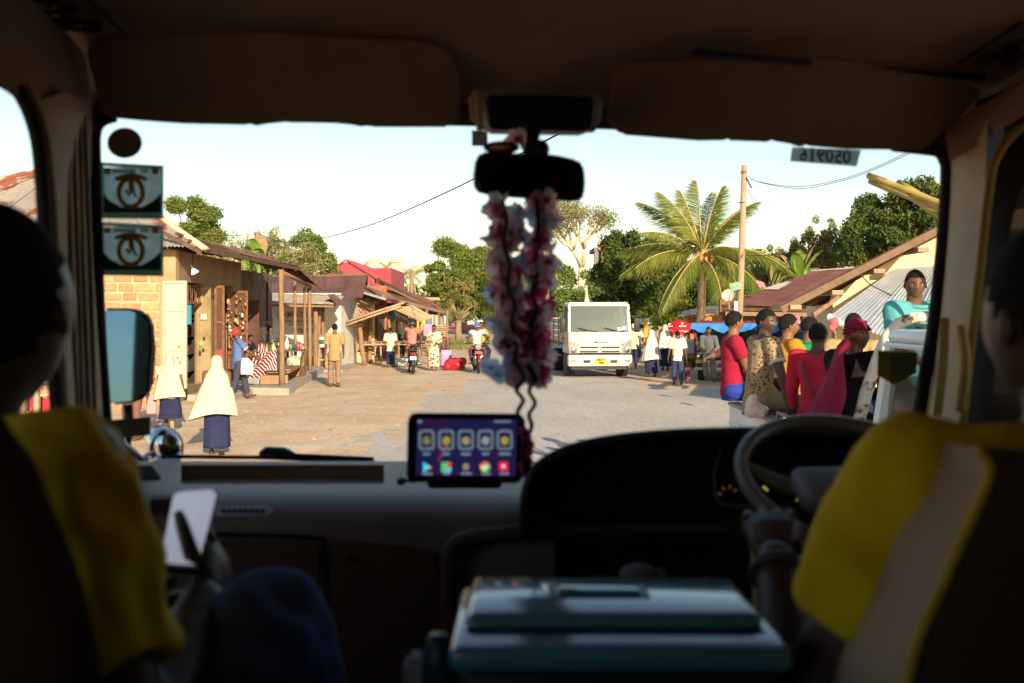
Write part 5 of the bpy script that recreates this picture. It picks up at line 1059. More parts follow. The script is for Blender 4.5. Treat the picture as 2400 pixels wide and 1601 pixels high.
# ---- motorbikes (own frame: front towards -y)
def motorbike(label, loc, rz, tank, plate_back, seed=1):
    B = empty('motorbike', label, 'motorbike', loc, R(rz))
    def O(name, g, m, p=B, **k): return obj(name, g, m, p, local=True, **k)
    for nm, y in (('front_wheel',-.62),('rear_wheel',.62)):
        w_ = O(nm, G().torus((0,y,.29), .255, .045, 28, 8, Matrix.Rotation(R(90),3,'Y')), tyre_m, smooth=True); O('rim', G().torus((0,y,.29), .205, .014, 24, 6, Matrix.Rotation(R(90),3,'Y')), chrome, w_, smooth=True)
        sp = G(); [sp.tube([(0,y,.29),(.0,y+.2*math.cos(a),.29+.2*math.sin(a))], .004, 4) for a in [i*math.pi/6 for i in range(12)]]; sp.lathe((0,y,.29), [(.05,-.05),(.05,.05)], 10, Matrix.Rotation(R(90),3,'Y')); O('hub', sp, chrome, w_)
    O('front_mudguard', G().tube([(0,-.62-.3*math.cos(a),.29+.31*math.sin(a)) for a in [R(v) for v in range(20,150,13)]], .055, 6, flat=.3), tank, smooth=True)
    O('rear_mudguard', G().tube([(0,.62+.3*math.cos(a),.29+.32*math.sin(a)) for a in [R(v) for v in range(0,120,13)]], .07, 6, flat=.3), black_p, smooth=True)
    for s_ in (-1,1):
        O('fork', G().tube([(s_*.09,-.62,.29),(s_*.09,-.38,.92)], .022, 8), chrome, smooth=True); O('shock_absorber', G().tube([(s_*.11,.6,.32),(s_*.11,.42,.68)], .028, 8), black_m, smooth=True)
        O('handlebar', G().tube([(0,-.36,.95),(s_*.18,-.34,1.0),(s_*.38,-.22,.99)], .014, 6), black_m, smooth=True); O('grip', G().tube([(s_*.28,-.275,.992),(s_*.40,-.21,.988)], .02, 8), black_p, smooth=True)
        O('mirror', G().ell((s_*.36,-.34,1.2), (.065,.012,.045), 10), black_p, smooth=True); O('mirror_stem', G().tube([(s_*.26,-.3,1.0),(s_*.34,-.33,1.17)], .007, 5), black_m)
        O('indicator', G().ell((s_*.2,-.46,.84), (.04,.025,.025), 8), lens_o, smooth=True); O('footrest', G().tube([(s_*.08,.05,.3),(s_*.3,.05,.3)], .016, 6), black_p)
        O('crash_bar', G().tube([(s_*.06,-.28,.62),(s_*.28,-.26,.5),(s_*.28,-.24,.36),(s_*.06,-.2,.3)], .014, 6), chrome, smooth=True)
    O('headlight', G().lathe((0,-.5,.88), [(.001,-.09),(.10,-.075),(.11,-.05),(.09,.05),(.03,.1)], 18, Matrix.Rotation(R(-90),3,'X')), lens_c, smooth=True)
    O('tank', G().ell((0,-.12,.84), (.15,.27,.13), 14), tank, smooth=True); O('seat', G().rbox(-.13,.13,.08,.78,.74,.84,.05,3), black_p, smooth=True)
    O('engine', G().rbox(-.13,.13,-.2,.2,.28,.56,.04,2).lathe((0,-.12,.62), [(.1,-.08),(.12,-.05),(.1,-.02),(.12,.01),(.1,.05)], 12), steel_m, smooth=2)
    O('frame', G().tube([(0,-.38,.9),(0,-.28,.4),(0,.25,.3),(0,.6,.3)], .022, 6).tube([(0,-.36,.86),(0,.1,.72),(0,.75,.74)], .02, 6), black_m)
    O('exhaust', G().tube([(.12,-.2,.36),(.15,0,.26),(.16,.4,.3),(.16,.82,.36)], [.018,.022,.04,.045], 8), chrome, smooth=True)
    O('tail_light', G().rbox(-.07,.07,.82,.88,.66,.74,.02,1), red_l); O('rear_plate', G().box(-.1,.1,.90,.91,.50,.62), white_paint); O('front_plate', G().box(-.11,.11,-.62,-.61,.66,.74), M('plate_red', (.6,.06,.06), .5)); O('luggage_rack', G().box(-.12,.12,.76,.95,.80,.82), black_m)
    return B
b1 = at(968, 876); motorbike('black motorbike parked with its tail towards us', b1+V(0,0,0), 186, M('bike_black_paint', (.02,.02,.025), .25), True)
b2 = at(1117, 873); motorbike('motorbike being ridden towards us, red front plate', b2, 8, M('bike_red_paint', (.30,.03,.03), .3), False)
person('motorbike rider in a blue helmet and white shirt with blue shoulders', b2+V(0,.28,.0), 188, 1.70, pel=(0,0,.515), lean=6, lf=(-.10,.13,.2), rf=(.10,.13,.2), lk=(-.5,1,.3), rk=(.5,1,.3), lh=(-.22,.30,.60), rh=(.22,.30,.60), shirt=white_c, trousers=cloth('plum', (.10,.05,.08)), helmet=(M('blue_helmet', (.04,.15,.50), .25), M('helmet_white', (.7,.7,.7), .4), M('visor_dark', (.02,.02,.03), .1)), vox=.02, cuff=cloth('blue_trim', (.10,.22,.55)), shoes=sandal)
person('pillion passenger in yellow behind the blue-helmeted rider', b2+V(.12,.75,.05), 188, 1.66, pel=(0,0,.53), lf=(-.12,.1,.2), rf=(.12,.1,.2), lk=(-.5,1,.3), rk=(.5,1,.3), shirt=cloth('yellow', (.62,.42,.05)), trousers=navy_c, vox=.022, lh=(-.1,.16,.62), rh=(.1,.16,.62))
# scooter under the porch
scl = V(X(628,29.2),29.2,.2); SCT = empty('scooter', 'cream and yellow scooter parked in the porch shade', 'scooter', scl, R(25))
scp = M('scooter_cream', (.62,.50,.22), .35, (.66,.6,.4), 3)
for y in (-.5,.5): w_ = obj('wheel', G().torus((0,y,.22), .17, .055, 22, 8, Matrix.Rotation(R(90),3,'Y')), tyre_m, SCT, local=True, smooth=True); obj('rim', G().lathe((0,y,.22), [(.12,-.03),(.12,.03)], 14, Matrix.Rotation(R(90),3,'Y')), steel_m, w_, local=True)
obj('leg_shield', G().loft([[V(-.18,-.36,.3),V(.18,-.36,.3),V(.16,-.3,.3),V(-.16,-.3,.3)],[V(-.2,-.44,.6),V(.2,-.44,.6),V(.18,-.36,.6),V(-.18,-.36,.6)],[V(-.1,-.38,.95),V(.1,-.38,.95),V(.08,-.32,.95),V(-.08,-.32,.95)]]), scp, SCT, local=True, smooth=True)
obj('rear_body', G().ell((0,.42,.52), (.2,.42,.22), 14), scp, SCT, local=True, smooth=True); obj('seat', G().rbox(-.14,.14,.05,.75,.72,.82,.05,2), black_p, SCT, local=True, smooth=True); obj('floorboard', G().rbox(-.16,.16,-.32,.15,.26,.32,.02,1), scp, SCT, local=True)
obj('handlebar', G().tube([(-.32,-.3,1.0),(0,-.36,.98),(.32,-.3,1.0)], .018, 6), black_m, SCT, local=True); obj('headlight', G().ell((0,-.44,.98), (.08,.05,.07), 12), lens_c, SCT, local=True, smooth=True); obj('front_mudguard', G().tube([(0,-.7,.3),(0,-.6,.43),(0,-.45,.46)], .07, 8, flat=.5), scp, SCT, local=True, smooth=True)
# bicycle by the market
def bicycle(label, loc, rz):
    B = empty('bicycle', label, 'bicycle', loc, R(rz)); m_ = M('bike_frame_red', (.40,.12,.05), .5)
    for x in (-.52,.52): w_ = obj('wheel', G().torus((x,0,.34), .32, .018, 28, 6, Matrix.Rotation(R(90),3,'X')), tyre_m, B, local=True, smooth=True); sp = G(); [sp.tube([(x,0,.34),(x+.32*math.cos(a),0,.34+.32*math.sin(a))], .004, 3) for a in [i*math.pi/8 for i in range(16)]]; obj('spokes', sp, chrome, w_, local=True)
    obj('frame', G().tube([(-.52,0,.34),(-.1,0,.34),(.36,0,.78),(-.2,0,.82),(-.1,0,.34)], .016, 6).tube([(-.52,0,.34),(-.2,0,.8)], .012, 6).tube([(.52,0,.34),(.4,0,.72),(.36,0,.95)], .016, 6), m_, B, local=True)
    obj('saddle', G().ell((-.22,0,.92), (.13,.07,.035), 10), black_p, B, local=True, smooth=True); obj('handlebar', G().tube([(.3,-.25,.98),(.38,0,1.0),(.3,.25,.98)], .013, 6), chrome, B, local=True); obj('carrier', G().box(-.75,-.3,-.08,.08,.72,.74), black_m, B, local=True); obj('crank', G().lathe((-.1,0,.34), [(.09,-.02),(.09,.02)], 14, Matrix.Rotation(R(90),3,'X')), steel_m, B, local=True); return B
bicycle('bicycle leaning at the end of the market stalls', V(X(1040,52),52,0), 70)
# far van and road clutter
vl = V(X(1102,150),150,0); VN = empty('minivan', 'small pale van far down the road', 'van', vl, 0)
obj('body', G().rbox(-.85,.85,0,4,.35,1.25,.1,2).rbox(-.78,.78,.5,3.9,1.2,1.95,.15,2), M('van_cream', (.55,.55,.45), .4), VN, local=True, smooth=2); obj('windscreen', G().prism([V(-.7,.3,1.28),V(.7,.3,1.28),V(.64,.52,1.85),V(-.64,.52,1.85)], (0,-.03,.0)), M('van_glass', (.12,.16,.17), .2), VN, local=True)
for s_ in (-1,1): obj('headlight', G().rbox(s_*.6-.14,s_*.6+.14,-.03,.05,.75,.9,.02,1), lens_c, VN, local=True); w_ = obj('wheel', G().lathe((s_*.72,.7,.32), [(.2,-.1),(.32,-.09),(.32,.09),(.2,.1)], 16, Matrix.Rotation(R(90),3,'Y')), tyre_m, VN, local=True)
for i, (px, w_) in enumerate(((1068,.9),(1084,1.1),(1104,1.2),(1126,1.0))):
    g = G(); d = 130-i*3
    for k in range(6): g.ell((X(px,d)+U(-w_,w_), d+U(-.5,.5), .08), (w_*U(.5,1), .6, .25+U(0,.2)), 8)
    obj('red_tarpaulin', remesh(g, .12, 2), M('red_tarp', (.50,.07,.09), .7, (.55,.16,.16), 3), None, label=['red tarpaulin heap nearest the market posts','red tarpaulin heap in front of the far motorbikes','red tarpaulin heap before the far van','red tarpaulin heap closest to the flower garland'][i], cat='tarpaulin', group='red tarpaulins on the far roadside')
motorbike('tiny motorbike parked by the far market posts', V(X(1062,140),140,0), 60, _M['bike_red_paint'], True)
motorbike('tiny motorbike next to the far van', V(X(1078,142),142,0), 100, _M['bike_black_paint'], True)
person('tiny figure in white standing by the far van', V(X(1088,146),146,0), 150, 1.7, shirt=white_c, trousers=navy_c, vox=.04, eyes=False, face=False)
for i, px in enumerate((1125,1160,1215,1240)): person(['far person in white walking down the road','far person in blue down the road','far person in red by the road','far person in dark clothes by the road'][i], V(X(px,90+i*8),90+i*8,0), 20*i, 1.65, shirt=(white_c, cloth('far_blue', (.1,.2,.45)), red_c, navy_c)[i], trousers=navy_c, vox=.04, eyes=False, face=False, group='far people on the road')

# ---- pickup passing on the right, with its passengers
PX, BT = 2.30, 1.03
PK = empty('pickup', 'battered white pickup truck carrying passengers past our right side', 'pickup truck', (3.1, 8, 0))
pk_w = M('pickup_white', (.74,.75,.74), .4, (.66,.67,.66), 2, c3=(.45,.40,.34), s3=2.2, lo3=.66, hi3=.78, coat=.2)
bed = obj('bed_side', G().rbox(PX, PX+.10, 6.95, 10.55, .46, BT, .02, 2), pk_w, PK, smooth=2)
obj('bed_rail', G().rbox(PX-.015, PX+.12, 6.95, 10.56, BT, BT+.035, .012, 2), M('rail_grey', (.35,.32,.28), .6), PK, smooth=2)
obj('bed_side', G().rbox(3.85, 3.95, 6.95, 10.55, .46, BT, .02, 2), pk_w, PK, smooth=2); obj('bed_rail', G().rbox(3.83, 3.97, 6.95, 10.56, BT, BT+.035, .012, 2), _M['rail_grey'], PK)
obj('tailgate', G().rbox(PX+.02, 3.93, 10.56, 10.62, .48, BT+.0, .02, 2), pk_w, PK, smooth=2); obj('bed_floor', G().box(PX+.1, 3.85, 6.95, 10.55, .60, .66), _M['rail_grey'], PK); obj('bed_crease', G().rbox(PX-.02, PX, 7, 10.5, .84, .87, .008, 1), pk_w, PK)
obj('bench', G().box(3.35, 3.83, 7.1, 10.5, .95, 1.0), timber, PK)
CY = -.38
obj('cab_roof', G().rbox(PX+.10, 3.85, 4.9+CY, 6.78+CY, 1.80, 1.90, .05, 3), pk_w, PK, smooth=2); obj('gutter', G().tube([(PX+.10,4.95+CY,1.8),(PX+.10,6.78+CY,1.8),(3.85,6.78+CY,1.8)], .018, 6), pk_w, PK)
obj('cab_lower', G().rbox(PX, 3.95, 3.6+CY, 6.82, .42, 1.16, .05, 2), pk_w, PK, smooth=2); obj('door_line', G().box(PX-.012, PX, 5.9+CY, 5.925+CY, .5, 1.15), black_p, PK); obj('door_handle', G().rbox(PX-.04, PX-.005, 6.0+CY, 6.16+CY, 1.0, 1.04, .01, 1), chrome, PK)
obj('bonnet', G().rbox(PX+.05, 3.9, 2.6+CY, 3.7+CY, .5, 1.05, .08, 2), pk_w, PK, smooth=2)
for y0, y1 in ((6.76,6.72),(5.88,5.86),(4.5,4.95)): obj('cab_pillar', G().beam((PX+.04,y0+CY,1.14),(PX+.13,y1+CY,1.82),.09,.07,(1,0,0)), pk_w, PK)
obj('cab_pillar', G().beam((3.9,6.76+CY,1.14),(3.82,6.72+CY,1.82),.07,.09,(1,0,0)), pk_w, PK)
for y0, y1 in ((5.94,6.68),(4.7,5.82)): obj('side_glass', G().prism([V(PX+.055,y0+CY,1.16),V(PX+.055,y1+CY,1.16),V(PX+.12,y1+CY,1.8),V(PX+.12,y0+CY,1.8)], (.008,0,0)), tinted_mat('pickup_glass', (.10,.09,.07), .45), PK)
obj('seat', G().rbox(2.5, 3.7, 5.7+CY, 5.95+CY, .6, 1.55, .06, 2), M('pickup_seat', (.35,.22,.1), .9), PK, smooth=2); obj('rear_panel', G().box(2.42, 3.85, 6.70+CY, 6.74+CY, .9, 1.2), pk_w, PK)
bar = M('peeling_white_pipe', (.70,.64,.54), .6, (.62,.55,.44), 5, c3=(.16,.07,.04), s3=5.5, lo3=.55, hi3=.6)
obj('roll_bar', G().tube([P(2008,1010,7.05), P(2030,920,7.05), P(2062,830,7.05), P(2082,785,7.05), P(2106,758,7.05), P(2140,745,7.05), P(2190,741,7.05), P(2300,741,7.05)], [.045]*4+[.04]*4, 12), bar, PK, smooth=True)
obj('roll_bar', G().tube([(3.85,7.05,.9),(3.85,7.05,1.7),(3.7,7.05,1.96),(3.3,7.05,1.98)], .04, 10), bar, PK, smooth=True)
obj('handle_or_lit_strip', G().tube([V(PX+.03,8.75,BT+.04), V(PX+.03,8.72,BT+.10), V(PX+.03,8.35,BT+.10), V(PX+.03,8.3,BT+.04)], .016, 8), steel_m, PK, smooth=True)
for y in (4.0, 9.0): wheel(PK, V(PX+.15,y,.35), .35, .22); wheel(PK, V(3.8,y,.35), .35, .22)
SEAT = BT+.035
def sit(px, d, py_top, Hh, extra=0.0):
    """base location so that a person of height Hh sits at the rail with head top at py_top"""
    return V(X(px,d), d, Z(py_top,d)-(.53+.29+.055+.062+.066)*Hh*1.0+0)
pg = 'passengers riding on the white pickup'
GP = dict(vox=.013, group=pg)
def rider(label, px, d, ytop, yaw, Hh, seat=None, **k):
    """seated figure: pelvis on the seat; feet hang in the bed"""
    loc = V(X(px,d), d, 0); sz = (seat if seat is not None else SEAT); return person(label, loc, yaw, Hh, pel=(0,0,(sz+.085*Hh)/Hh), lf=(-.06,.26,.68/Hh+.04), rf=(.07,.27,.68/Hh+.04), lk=(-.1,1,.5), rk=(.1,1,.5), **{**GP, **k})
rider('young man in a crimson shirt and blue shorts at the pickup\'s rear corner', 1716, 10.45, 737, -90, 1.70, shirt=cloth('crimson', (.36,.018,.045)), trousers=cloth('royal_blue', (.03,.06,.32)), skin='skin_warm', leg=1.1, rh=(.08,.17,.68), lh=(-.06,.2,.66), re=(.5,-1,-.3), head=(16,0), sleeve=.62, loose=.012, hair='full', slim=.92, hem=.04)
gucci = pattern_mat('brown_monogram', 'voro', ((.14,.085,.04),(.40,.29,.165),(.33,.23,.125)), 34, thr=.42)
rider('man in a brown patterned shirt with white cuffs gripping the pickup rail', 1776, 9.3, 734, -80, 1.74, shirt=gucci, cuff=white_c, trousers=cloth('khaki2', (.28,.22,.12)), skin='skin_deep', hair='full', head=(-64,2), rh=(.23,.10,.565), lh=(-.06,.24,.62), re=(1,.0,-.3), sleeve=.62, loose=.013, lean=6, curl=(.6,1.0), hem=.1, slim=.94)
rider('young man in an orange shirt sitting beyond the patterned shirt', 1842, 10.3, 733, -78, 1.76, seat=1.0, shirt=cloth('orange', (.55,.24,.03)), trousers=cloth('khaki3', (.24,.19,.1)), skin='skin_warm', head=(-12,0), hair='full', rh=(.10,.22,.64), lh=(-.06,.22,.64), sleeve=.7, loose=.02)
rider('man in a green polo shirt with his back to us on the pickup', 1893, 10.6, 733, -48, 1.72, seat=1.0, shirt=cloth('green', (.015,.30,.11)), collar=cloth('green_collar', (.012,.24,.09)), trousers=navy_c, skin='skin_warm', head=(-20,2), sleeve=.8, loose=.02)
E_ = rider('person in a bright red shirt with a thin shoulder strap seen from behind', 1914, 8.6, 753, -36, 1.64, seat=1.0, shirt=cloth('scarlet', (.52,.025,.05)), trousers=cloth('crimson2', (.4,.02,.05)), skin='skin_deep', head=(-14,0), sleeve=1.7, loose=.012, hair='short', hair_line=.0, rh=(.14,.16,.66), lh=(-.17,.12,.62), le=(-1,-.4,-.5), slim=.92)
J_ = T_J[E_.name]; up_ = J_[7]; a_ = J_[3]+J_[5]*-.06-J_[6]*.10
obj('strap', G().tube([J_[3]+V(-.07,.05,.0), J_[3]+V(-.085,-.055,-.02), J_[3]+V(-.07,-.145,-.12), J_[3]+V(-.02,-.155,-.26), J_[3]+V(.06,-.15,-.42)], .012, 6, flat=.5), M('brown_strap', (.14,.05,.04), .8), E_, local=True, smooth=True)
rider('man in a tan shirt behind the woman in the maroon headscarf', 1998, 8.9, 730, -30, 1.70, seat=1.05, shirt=cloth('ochre_shirt', (.48,.34,.16)), trousers=navy_c, head=(-10,0), sleeve=.8, loose=.02)
maroon_c = M('cloth_maroon_veil', (.27,.012,.045), .85, (.21,.01,.04), 5, bump=.02, bs=14, spec=.15)
W_ = rider('woman in black with a maroon headscarf gripping the roll bar', 1962, 7.5, 757, -62, 1.70, seat=1.02, shirt=cloth('black', (.012,.012,.014)), trousers=cloth('black4', (.012,.012,.014)), skin='skin_warm', head=(-92,-6), lean=20, rh=(.17,.36,.86), lh=(-.02,.34,.80), sleeve=1.65, loose=.03, hair=None, curl=(1,1), re=(.6,-.2,-1), build=1.05)
J_ = T_J[W_.name]; hc_, hm_, hh_ = J_[1], J_[2], J_[8]; HMw = Matrix.Translation(hc_)@hm_.to_4x4()
tb = G(); src = hair_geo(hh_, .15, 1.10, 0, .10); tb.add(src.v, src.f); tb.xf(HMw); obj('headscarf', tb, maroon_c, W_, local=True, smooth=True, recalc=False)
for k in range(5):                                     # twisted folds of the turban
    z_ = .16+.075*k; pts = [HMw@(V(math.cos(a)*(.40-.03*k), math.sin(a)*(.49-.03*k)-.01, z_+.05*math.sin(a*1.0+k))*hh_) for a in [i*math.pi/10 for i in range(21)]]
    obj('scarf_fold', G().tube(pts, .035*hh_, 6), maroon_c, W_, local=True, smooth=True)
vg = G(); rows_ = []                                    # veil falling from the head down the back
inv = mw(W_).inverted()
A_ = [inv@p for p in (P(2010,770,7.45), P(1985,800,7.55), P(1935,890,7.6), P(1905,950,7.55), P(1885,1000,7.5))]; B_ = [inv@p for p in (P(1996,812,7.2), P(1975,840,7.12), P(1985,930,7.02), P(1975,975,7.0), P(1960,1010,7.0))]
for i in range(len(A_)):
    rows_.append([A_[i].lerp(B_[i], k/10)+(A_[i]-B_[i]).cross(V(0,0,1)).normalized()*(-.05*math.sin(math.pi*k/10)*(1+i*.3)+.022*math.sin(k*2.1+i*.5)*i*.4)+V(0,0,.02*math.sin(k*1.9+i)) for k in range(11)])
fine = []
for i in range(len(rows_)-1):
    for s in range(4): t = s/4; fine.append([a.lerp(b, t) for a, b in zip(rows_[i], rows_[i+1])])
fine.append(rows_[-1]); vg.loft(fine, cap=False, close=False); obj('veil', vg, maroon_c, W_, local=True, smooth=True, recalc=False)
teal = M('cloth_turquoise', (.09,.36,.38), .9, (.16,.42,.40), 3, bump=.012, bs=18, spec=.12, c3=(.42,.32,.24), s3=2.4, lo3=.66, hi3=.74)
person('boy in a turquoise shirt leaning on the roll bar above the cab', V(X(2132,7.45), 7.5, .66), 200, 1.66, shirt=teal, collar=teal, trousers=navy_c, skin='skin', head=(-32,2), lh=(.04,.20,.735), rh=(.16,.26,.60), sleeve=1.25, loose=.025, vox=.013, group=pg, curl=(.4,1.1), lean=8, hair='short', le=(-1,.2,-.4), re=(1,.1,-.5))
# parcel on the rail and sugar cane on the roof
obj('paper_parcel', remesh(G().ell(V(X(1768,9.0),8.95,SEAT+.06), (.11,.07,.07), 12).ell(V(X(1762,9.0),8.95,SEAT+.12), (.07,.06,.09), 10), .014, 2, .016, 16), M('pinkish_wrap', (.70,.46,.36), .8, (.75,.6,.5), 9), None, label='pinkish paper parcel on the pickup rail beside the patterned shirt', cat='parcel', smooth=True)
cane = M('sugar_cane', (.52,.37,.10), .5, (.36,.30,.07), 6, c3=(.25,.08,.07), s3=7, lo3=.58, hi3=.65)
for i, (a, b, r_) in enumerate(((P(2036,412,7.2),P(2205,478,6.6),.024),(P(2040,424,7.25),P(2210,492,6.7),.024),(P(2106,428,7.1),P(2230,500,6.5),.022),(P(2120,452,7.2),P(2215,515,6.7),.022))):
    b2_ = b+(b-a)*1.6; C_ = obj('sugar_cane', G().tube([a.lerp(b2_, k/12) for k in range(13)], [r_*(1.12 if k % 2 else 1) for k in range(13)], 8), cane, None, label=['topmost sugar cane stalk above the pickup','second sugar cane stalk, just below the topmost','short upper cane stalk starting nearer the window edge','lowest cane stalk of the bundle above the pickup'][i], cat='sugar cane', group='bundle of sugar cane over the pickup', smooth=True)
obj('cane_rack', G().beam((X(2260,6.4),6.5,1.9),(X(2280,6.4),6.4,3.0),.06,.06).beam((3.7,6.3,1.9),(3.3,6.2,2.9),.06,.06), timber, PK)
# ---- parked trucks with blue tarps
blue_t = M('blue_tarp', (.02,.16,.52), .5, (.03,.22,.62), 4, bump=.02, bs=9); mar_w = M('maroon_wood', (.16,.04,.03), .8, (.11,.03,.025), 5)
def tarp_truck(label, loc, rz, plate, seed):
    B = empty('passenger_truck', label, 'truck', loc, R(rz)); O = lambda n, g, m, p=B, **k: obj(n, g, m, p, local=True, **k)
    O('bed_floor', G().box(-.8,.8,.1,3.2,.62,.70), black_m); O('roof', G().sheet((-.9,-.05,1.72),(.9,-.05,1.72),(.9,3.3,1.78),(-.9,3.3,1.78),10,.04,.01), mar_w)
    O('roof_edge', G().beam((-.92,-.05,1.72),(.92,-.05,1.74),.05,.07), mar_w)
    tg = G(); q = random.Random(seed)
    for seg in (((-.93,-.09),(.93,-.09)),((-.94,-.09),(-.94,3.2)),((.94,-.09),(.94,3.2))):
        a, b = seg; top, bot = [], []
        for k in range(17): u = k/16; x, y = a[0]+(b[0]-a[0])*u, a[1]+(b[1]-a[1])*u; top.append(V(x,y,1.72)); bot.append(V(x+q.uniform(-.02,.02), y-.03+q.uniform(-.02,.02), 1.5+.05*math.sin(k*1.3+seed)+q.uniform(-.03,.03)))
        tg.loft([top, [t.lerp(b_, .5)+V(0,-.02,0) for t, b_ in zip(top, bot)], bot], cap=False, close=False)
    O('tarp_skirt', tg, blue_t, recalc=False, smooth=True)
    for s_ in (-1,1):
        for y in (.05,1.1,2.2,3.1): O('post', G().box(s_*.82-.04,s_*.82+.04,y-.04,y+.04,.7,1.72), mar_w if y < .2 else white_paint)
        for k in range(3): O('side_rail', G().box(min(s_*.84,s_*.81),max(s_*.84,s_*.81),.05,3.1,.82+k*.16,.90+k*.16), mar_w if k % 2 else M('cream_rail', (.6,.56,.46), .7))
        O('bench', G().box(s_*.6-.18,s_*.6+.18,.1,3.0,.98,1.02), timber); O('side_cloth', G().box(min(s_*.79,s_*.77),max(s_*.79,s_*.77),.2,3.0,1.22,1.45), M('navy_cloth_wall', (.02,.06,.2), .9))
        wheel_ = O('wheel', G().lathe((s_*.68,.7,.32), [(.18,-.1),(.3,-.1),(.32,-.07),(.32,.07),(.3,.1),(.18,.1)], 18, Matrix.Rotation(R(90),3,'Y')), tyre_m); O('rim', G().lathe((s_*.68,.7,.32), [(.05,-.08),(.18,-.09),(.18,.09),(.05,.08)], 14, Matrix.Rotation(R(90),3,'Y')), steel_m, wheel_); O('tail_light', G().box(s_*.72-.07,s_*.72+.07,-.02,.05,.62,.7), lens_o)
    O('tailboard', G().box(-.3,.8,.02,.08,.72,1.0), mar_w); O('rear_bumper', G().box(-.85,.85,-.08,.0,.36,.44), bedw); O('step_board', G().box(-.8,.8,-.06,.02,.56,.64), M('orange_stripe', (.6,.34,.08), .6, (.65,.6,.5), 8, stretch=(6,1,1)))
    O('cab', G().rbox(-.8,.8,3.3,4.9,.4,1.7,.12,3), M('truck_blue_grey', (.4,.46,.48), .5), smooth=2)
    p_ = O('number_plate', G().box(.02,.34,-.10,-.085,.42,.58), _M['plate_red']); m4 = mw(B); lettering(plate, .09, white_paint, m4@V(.18,-.104,.5), m4.to_3x3()@V(1,0,0), (0,0,1), B, .22, bold=.003)
    return B
BT1 = tarp_truck('open passenger truck with blue tarp edge and red plate, man sitting on its tail', V(X(1697,28.8),28.8,0), -14, 'AAN', 1)
BT2 = tarp_truck('second blue-tarped passenger truck, mostly behind the green shirt', V(X(1868,27.5),27.5,0), -10, 'AAC', 2)
person('seated man in a grey shirt on the tail of the blue-tarped truck', V(X(1662,28.3),28.3,0), 160, 1.68, pel=(0,0,.50), lean=14, lf=(-.12,.26,.07), rf=(.02,.20,.10), lk=(-.1,1,.5), rk=(.1,1,.5), shirt=cloth('grey_shirt', (.13,.14,.15)), trousers=cloth('dim_khaki', (.16,.14,.10)), sleeve=1.7, lh=(-.10,.20,.56), rh=(.04,.22,.58), vox=.018, shoes=sandal, head=(25,0))
HC = empty('handcart', 'pale blue-grey box cart with slatted front beside the umbrella', 'cart', (X(1617,35),35,0)); xc = X(1617,35)
obj('box', G().rbox(xc-.32, xc+.28, 35, 35.9, .6, 1.08, .02, 1), M('cart_blue', (.34,.42,.46), .6, (.4,.46,.48), 6), HC); obj('notice', G().box(xc-.12, xc+.1, 34.985, 34.998, .9, 1.02), M('peach_notice', (.6,.4,.25), .8), HC)
for k in range(4): obj('slat', G().box(xc-.3, xc+.26, 34.97, 35.0, .34+k*.065, .375+k*.065), timber_dark, HC)
for s_ in (-.2,.2): obj('wheel', G().torus((xc+s_,35.4,.2), .16, .035, 18, 6, Matrix.Rotation(R(90),3,'Y')), tyre_m, HC)
# red umbrella
ul = V(X(1592,37.5),37.5,0); UM = empty('umbrella', 'red advertising parasol with white lettering over a roadside stand', 'umbrella', ul)
red_u = M('umbrella_red', (.52,.018,.035), .7, (.46,.015,.03), 5, transl=.15); n = 8; topz, rimz, ur = Z(748,37.5), Z(775,37.5), .76
for i in range(n):
    a0, a1 = 2*math.pi*i/n+.4, 2*math.pi*(i+1)/n+.4; g = G(); rows_ = []
    for j in range(6):
        t = j/5; r_ = ur*t; z_ = topz-(topz-rimz)*(t**1.6); rows_.append([ul+V(r_*math.cos(a0+(a1-a0)*k/4), r_*math.sin(a0+(a1-a0)*k/4), z_-(.02*math.sin(math.pi*k/4)*t)) for k in range(5)])
    rows_.append([p+V(0,0,-.09-.015*math.sin(math.pi*k/4)) for k, p in enumerate(rows_[-1])]); g.loft(rows_, cap=False, close=False); obj('canopy_panel', g, red_u, UM, smooth=True, recalc=False)
    obj('rib', G().tube([ul+V(0,0,topz-.02), ul+V(ur*.6*math.cos(a0), ur*.6*math.sin(a0), topz-(topz-rimz)*.44-.012), ul+V(ur*math.cos(a0), ur*math.sin(a0), rimz-.01)], .008, 4), black_m, UM)
obj('pole', G().tube([ul, ul+V(0,0,topz+.05)], .022, 8), black_m, UM)
for t, sz, dx, zz, wd, yy in (('airtel',.10,.03,-.255,.26,.56),('Sajili Laini',.10,.05,-.455,.36,.75),('airtel',.09,-.40,-.26,.17,.42),('0800 1002',.08,-.42,-.45,.22,.60)): lettering(t, sz, white_paint, ul+V(dx,-yy,topz+zz), (1,-.05 if dx > 0 else -.7,0), (0,.55 if zz > -.4 else .05,.8), UM, wd, bold=.004)
obj('logo', G().tube([ul+V(.03+.055*math.cos(a)*(1-.05*i), -.50+.02*math.sin(a), topz-.17+.04*math.sin(a)) for i, a in enumerate([k*.5 for k in range(11)])], .014, 6), white_paint, UM)
obj('logo', G().tube([ul+V(-.42+.04*math.cos(a), -.36+.015*math.sin(a), topz-.19+.035*math.sin(a)) for a in [k*.5 for k in range(11)]], .012, 6), white_paint, UM)
obj('stand_table', G().box(ul.x-.3, ul.x+.3, 37.3, 37.9, .62, .68).box(ul.x-.28,ul.x-.24,37.35,37.4,0,.62).box(ul.x+.24,ul.x+.28,37.35,37.4,0,.62), timber_dark, None, label='small dark vending table below the red umbrella', cat='table')
obj('yellow_post', G().rbox(X(1516,40)-.12, X(1516,40)+.05, 40, 40.12, 0, Z(750,40), .02, 1), M('yellow_paint', (.62,.36,.03), .7, (.55,.3,.03), 4), None, label='leaning yellow post in front of the dark tree', cat='post')
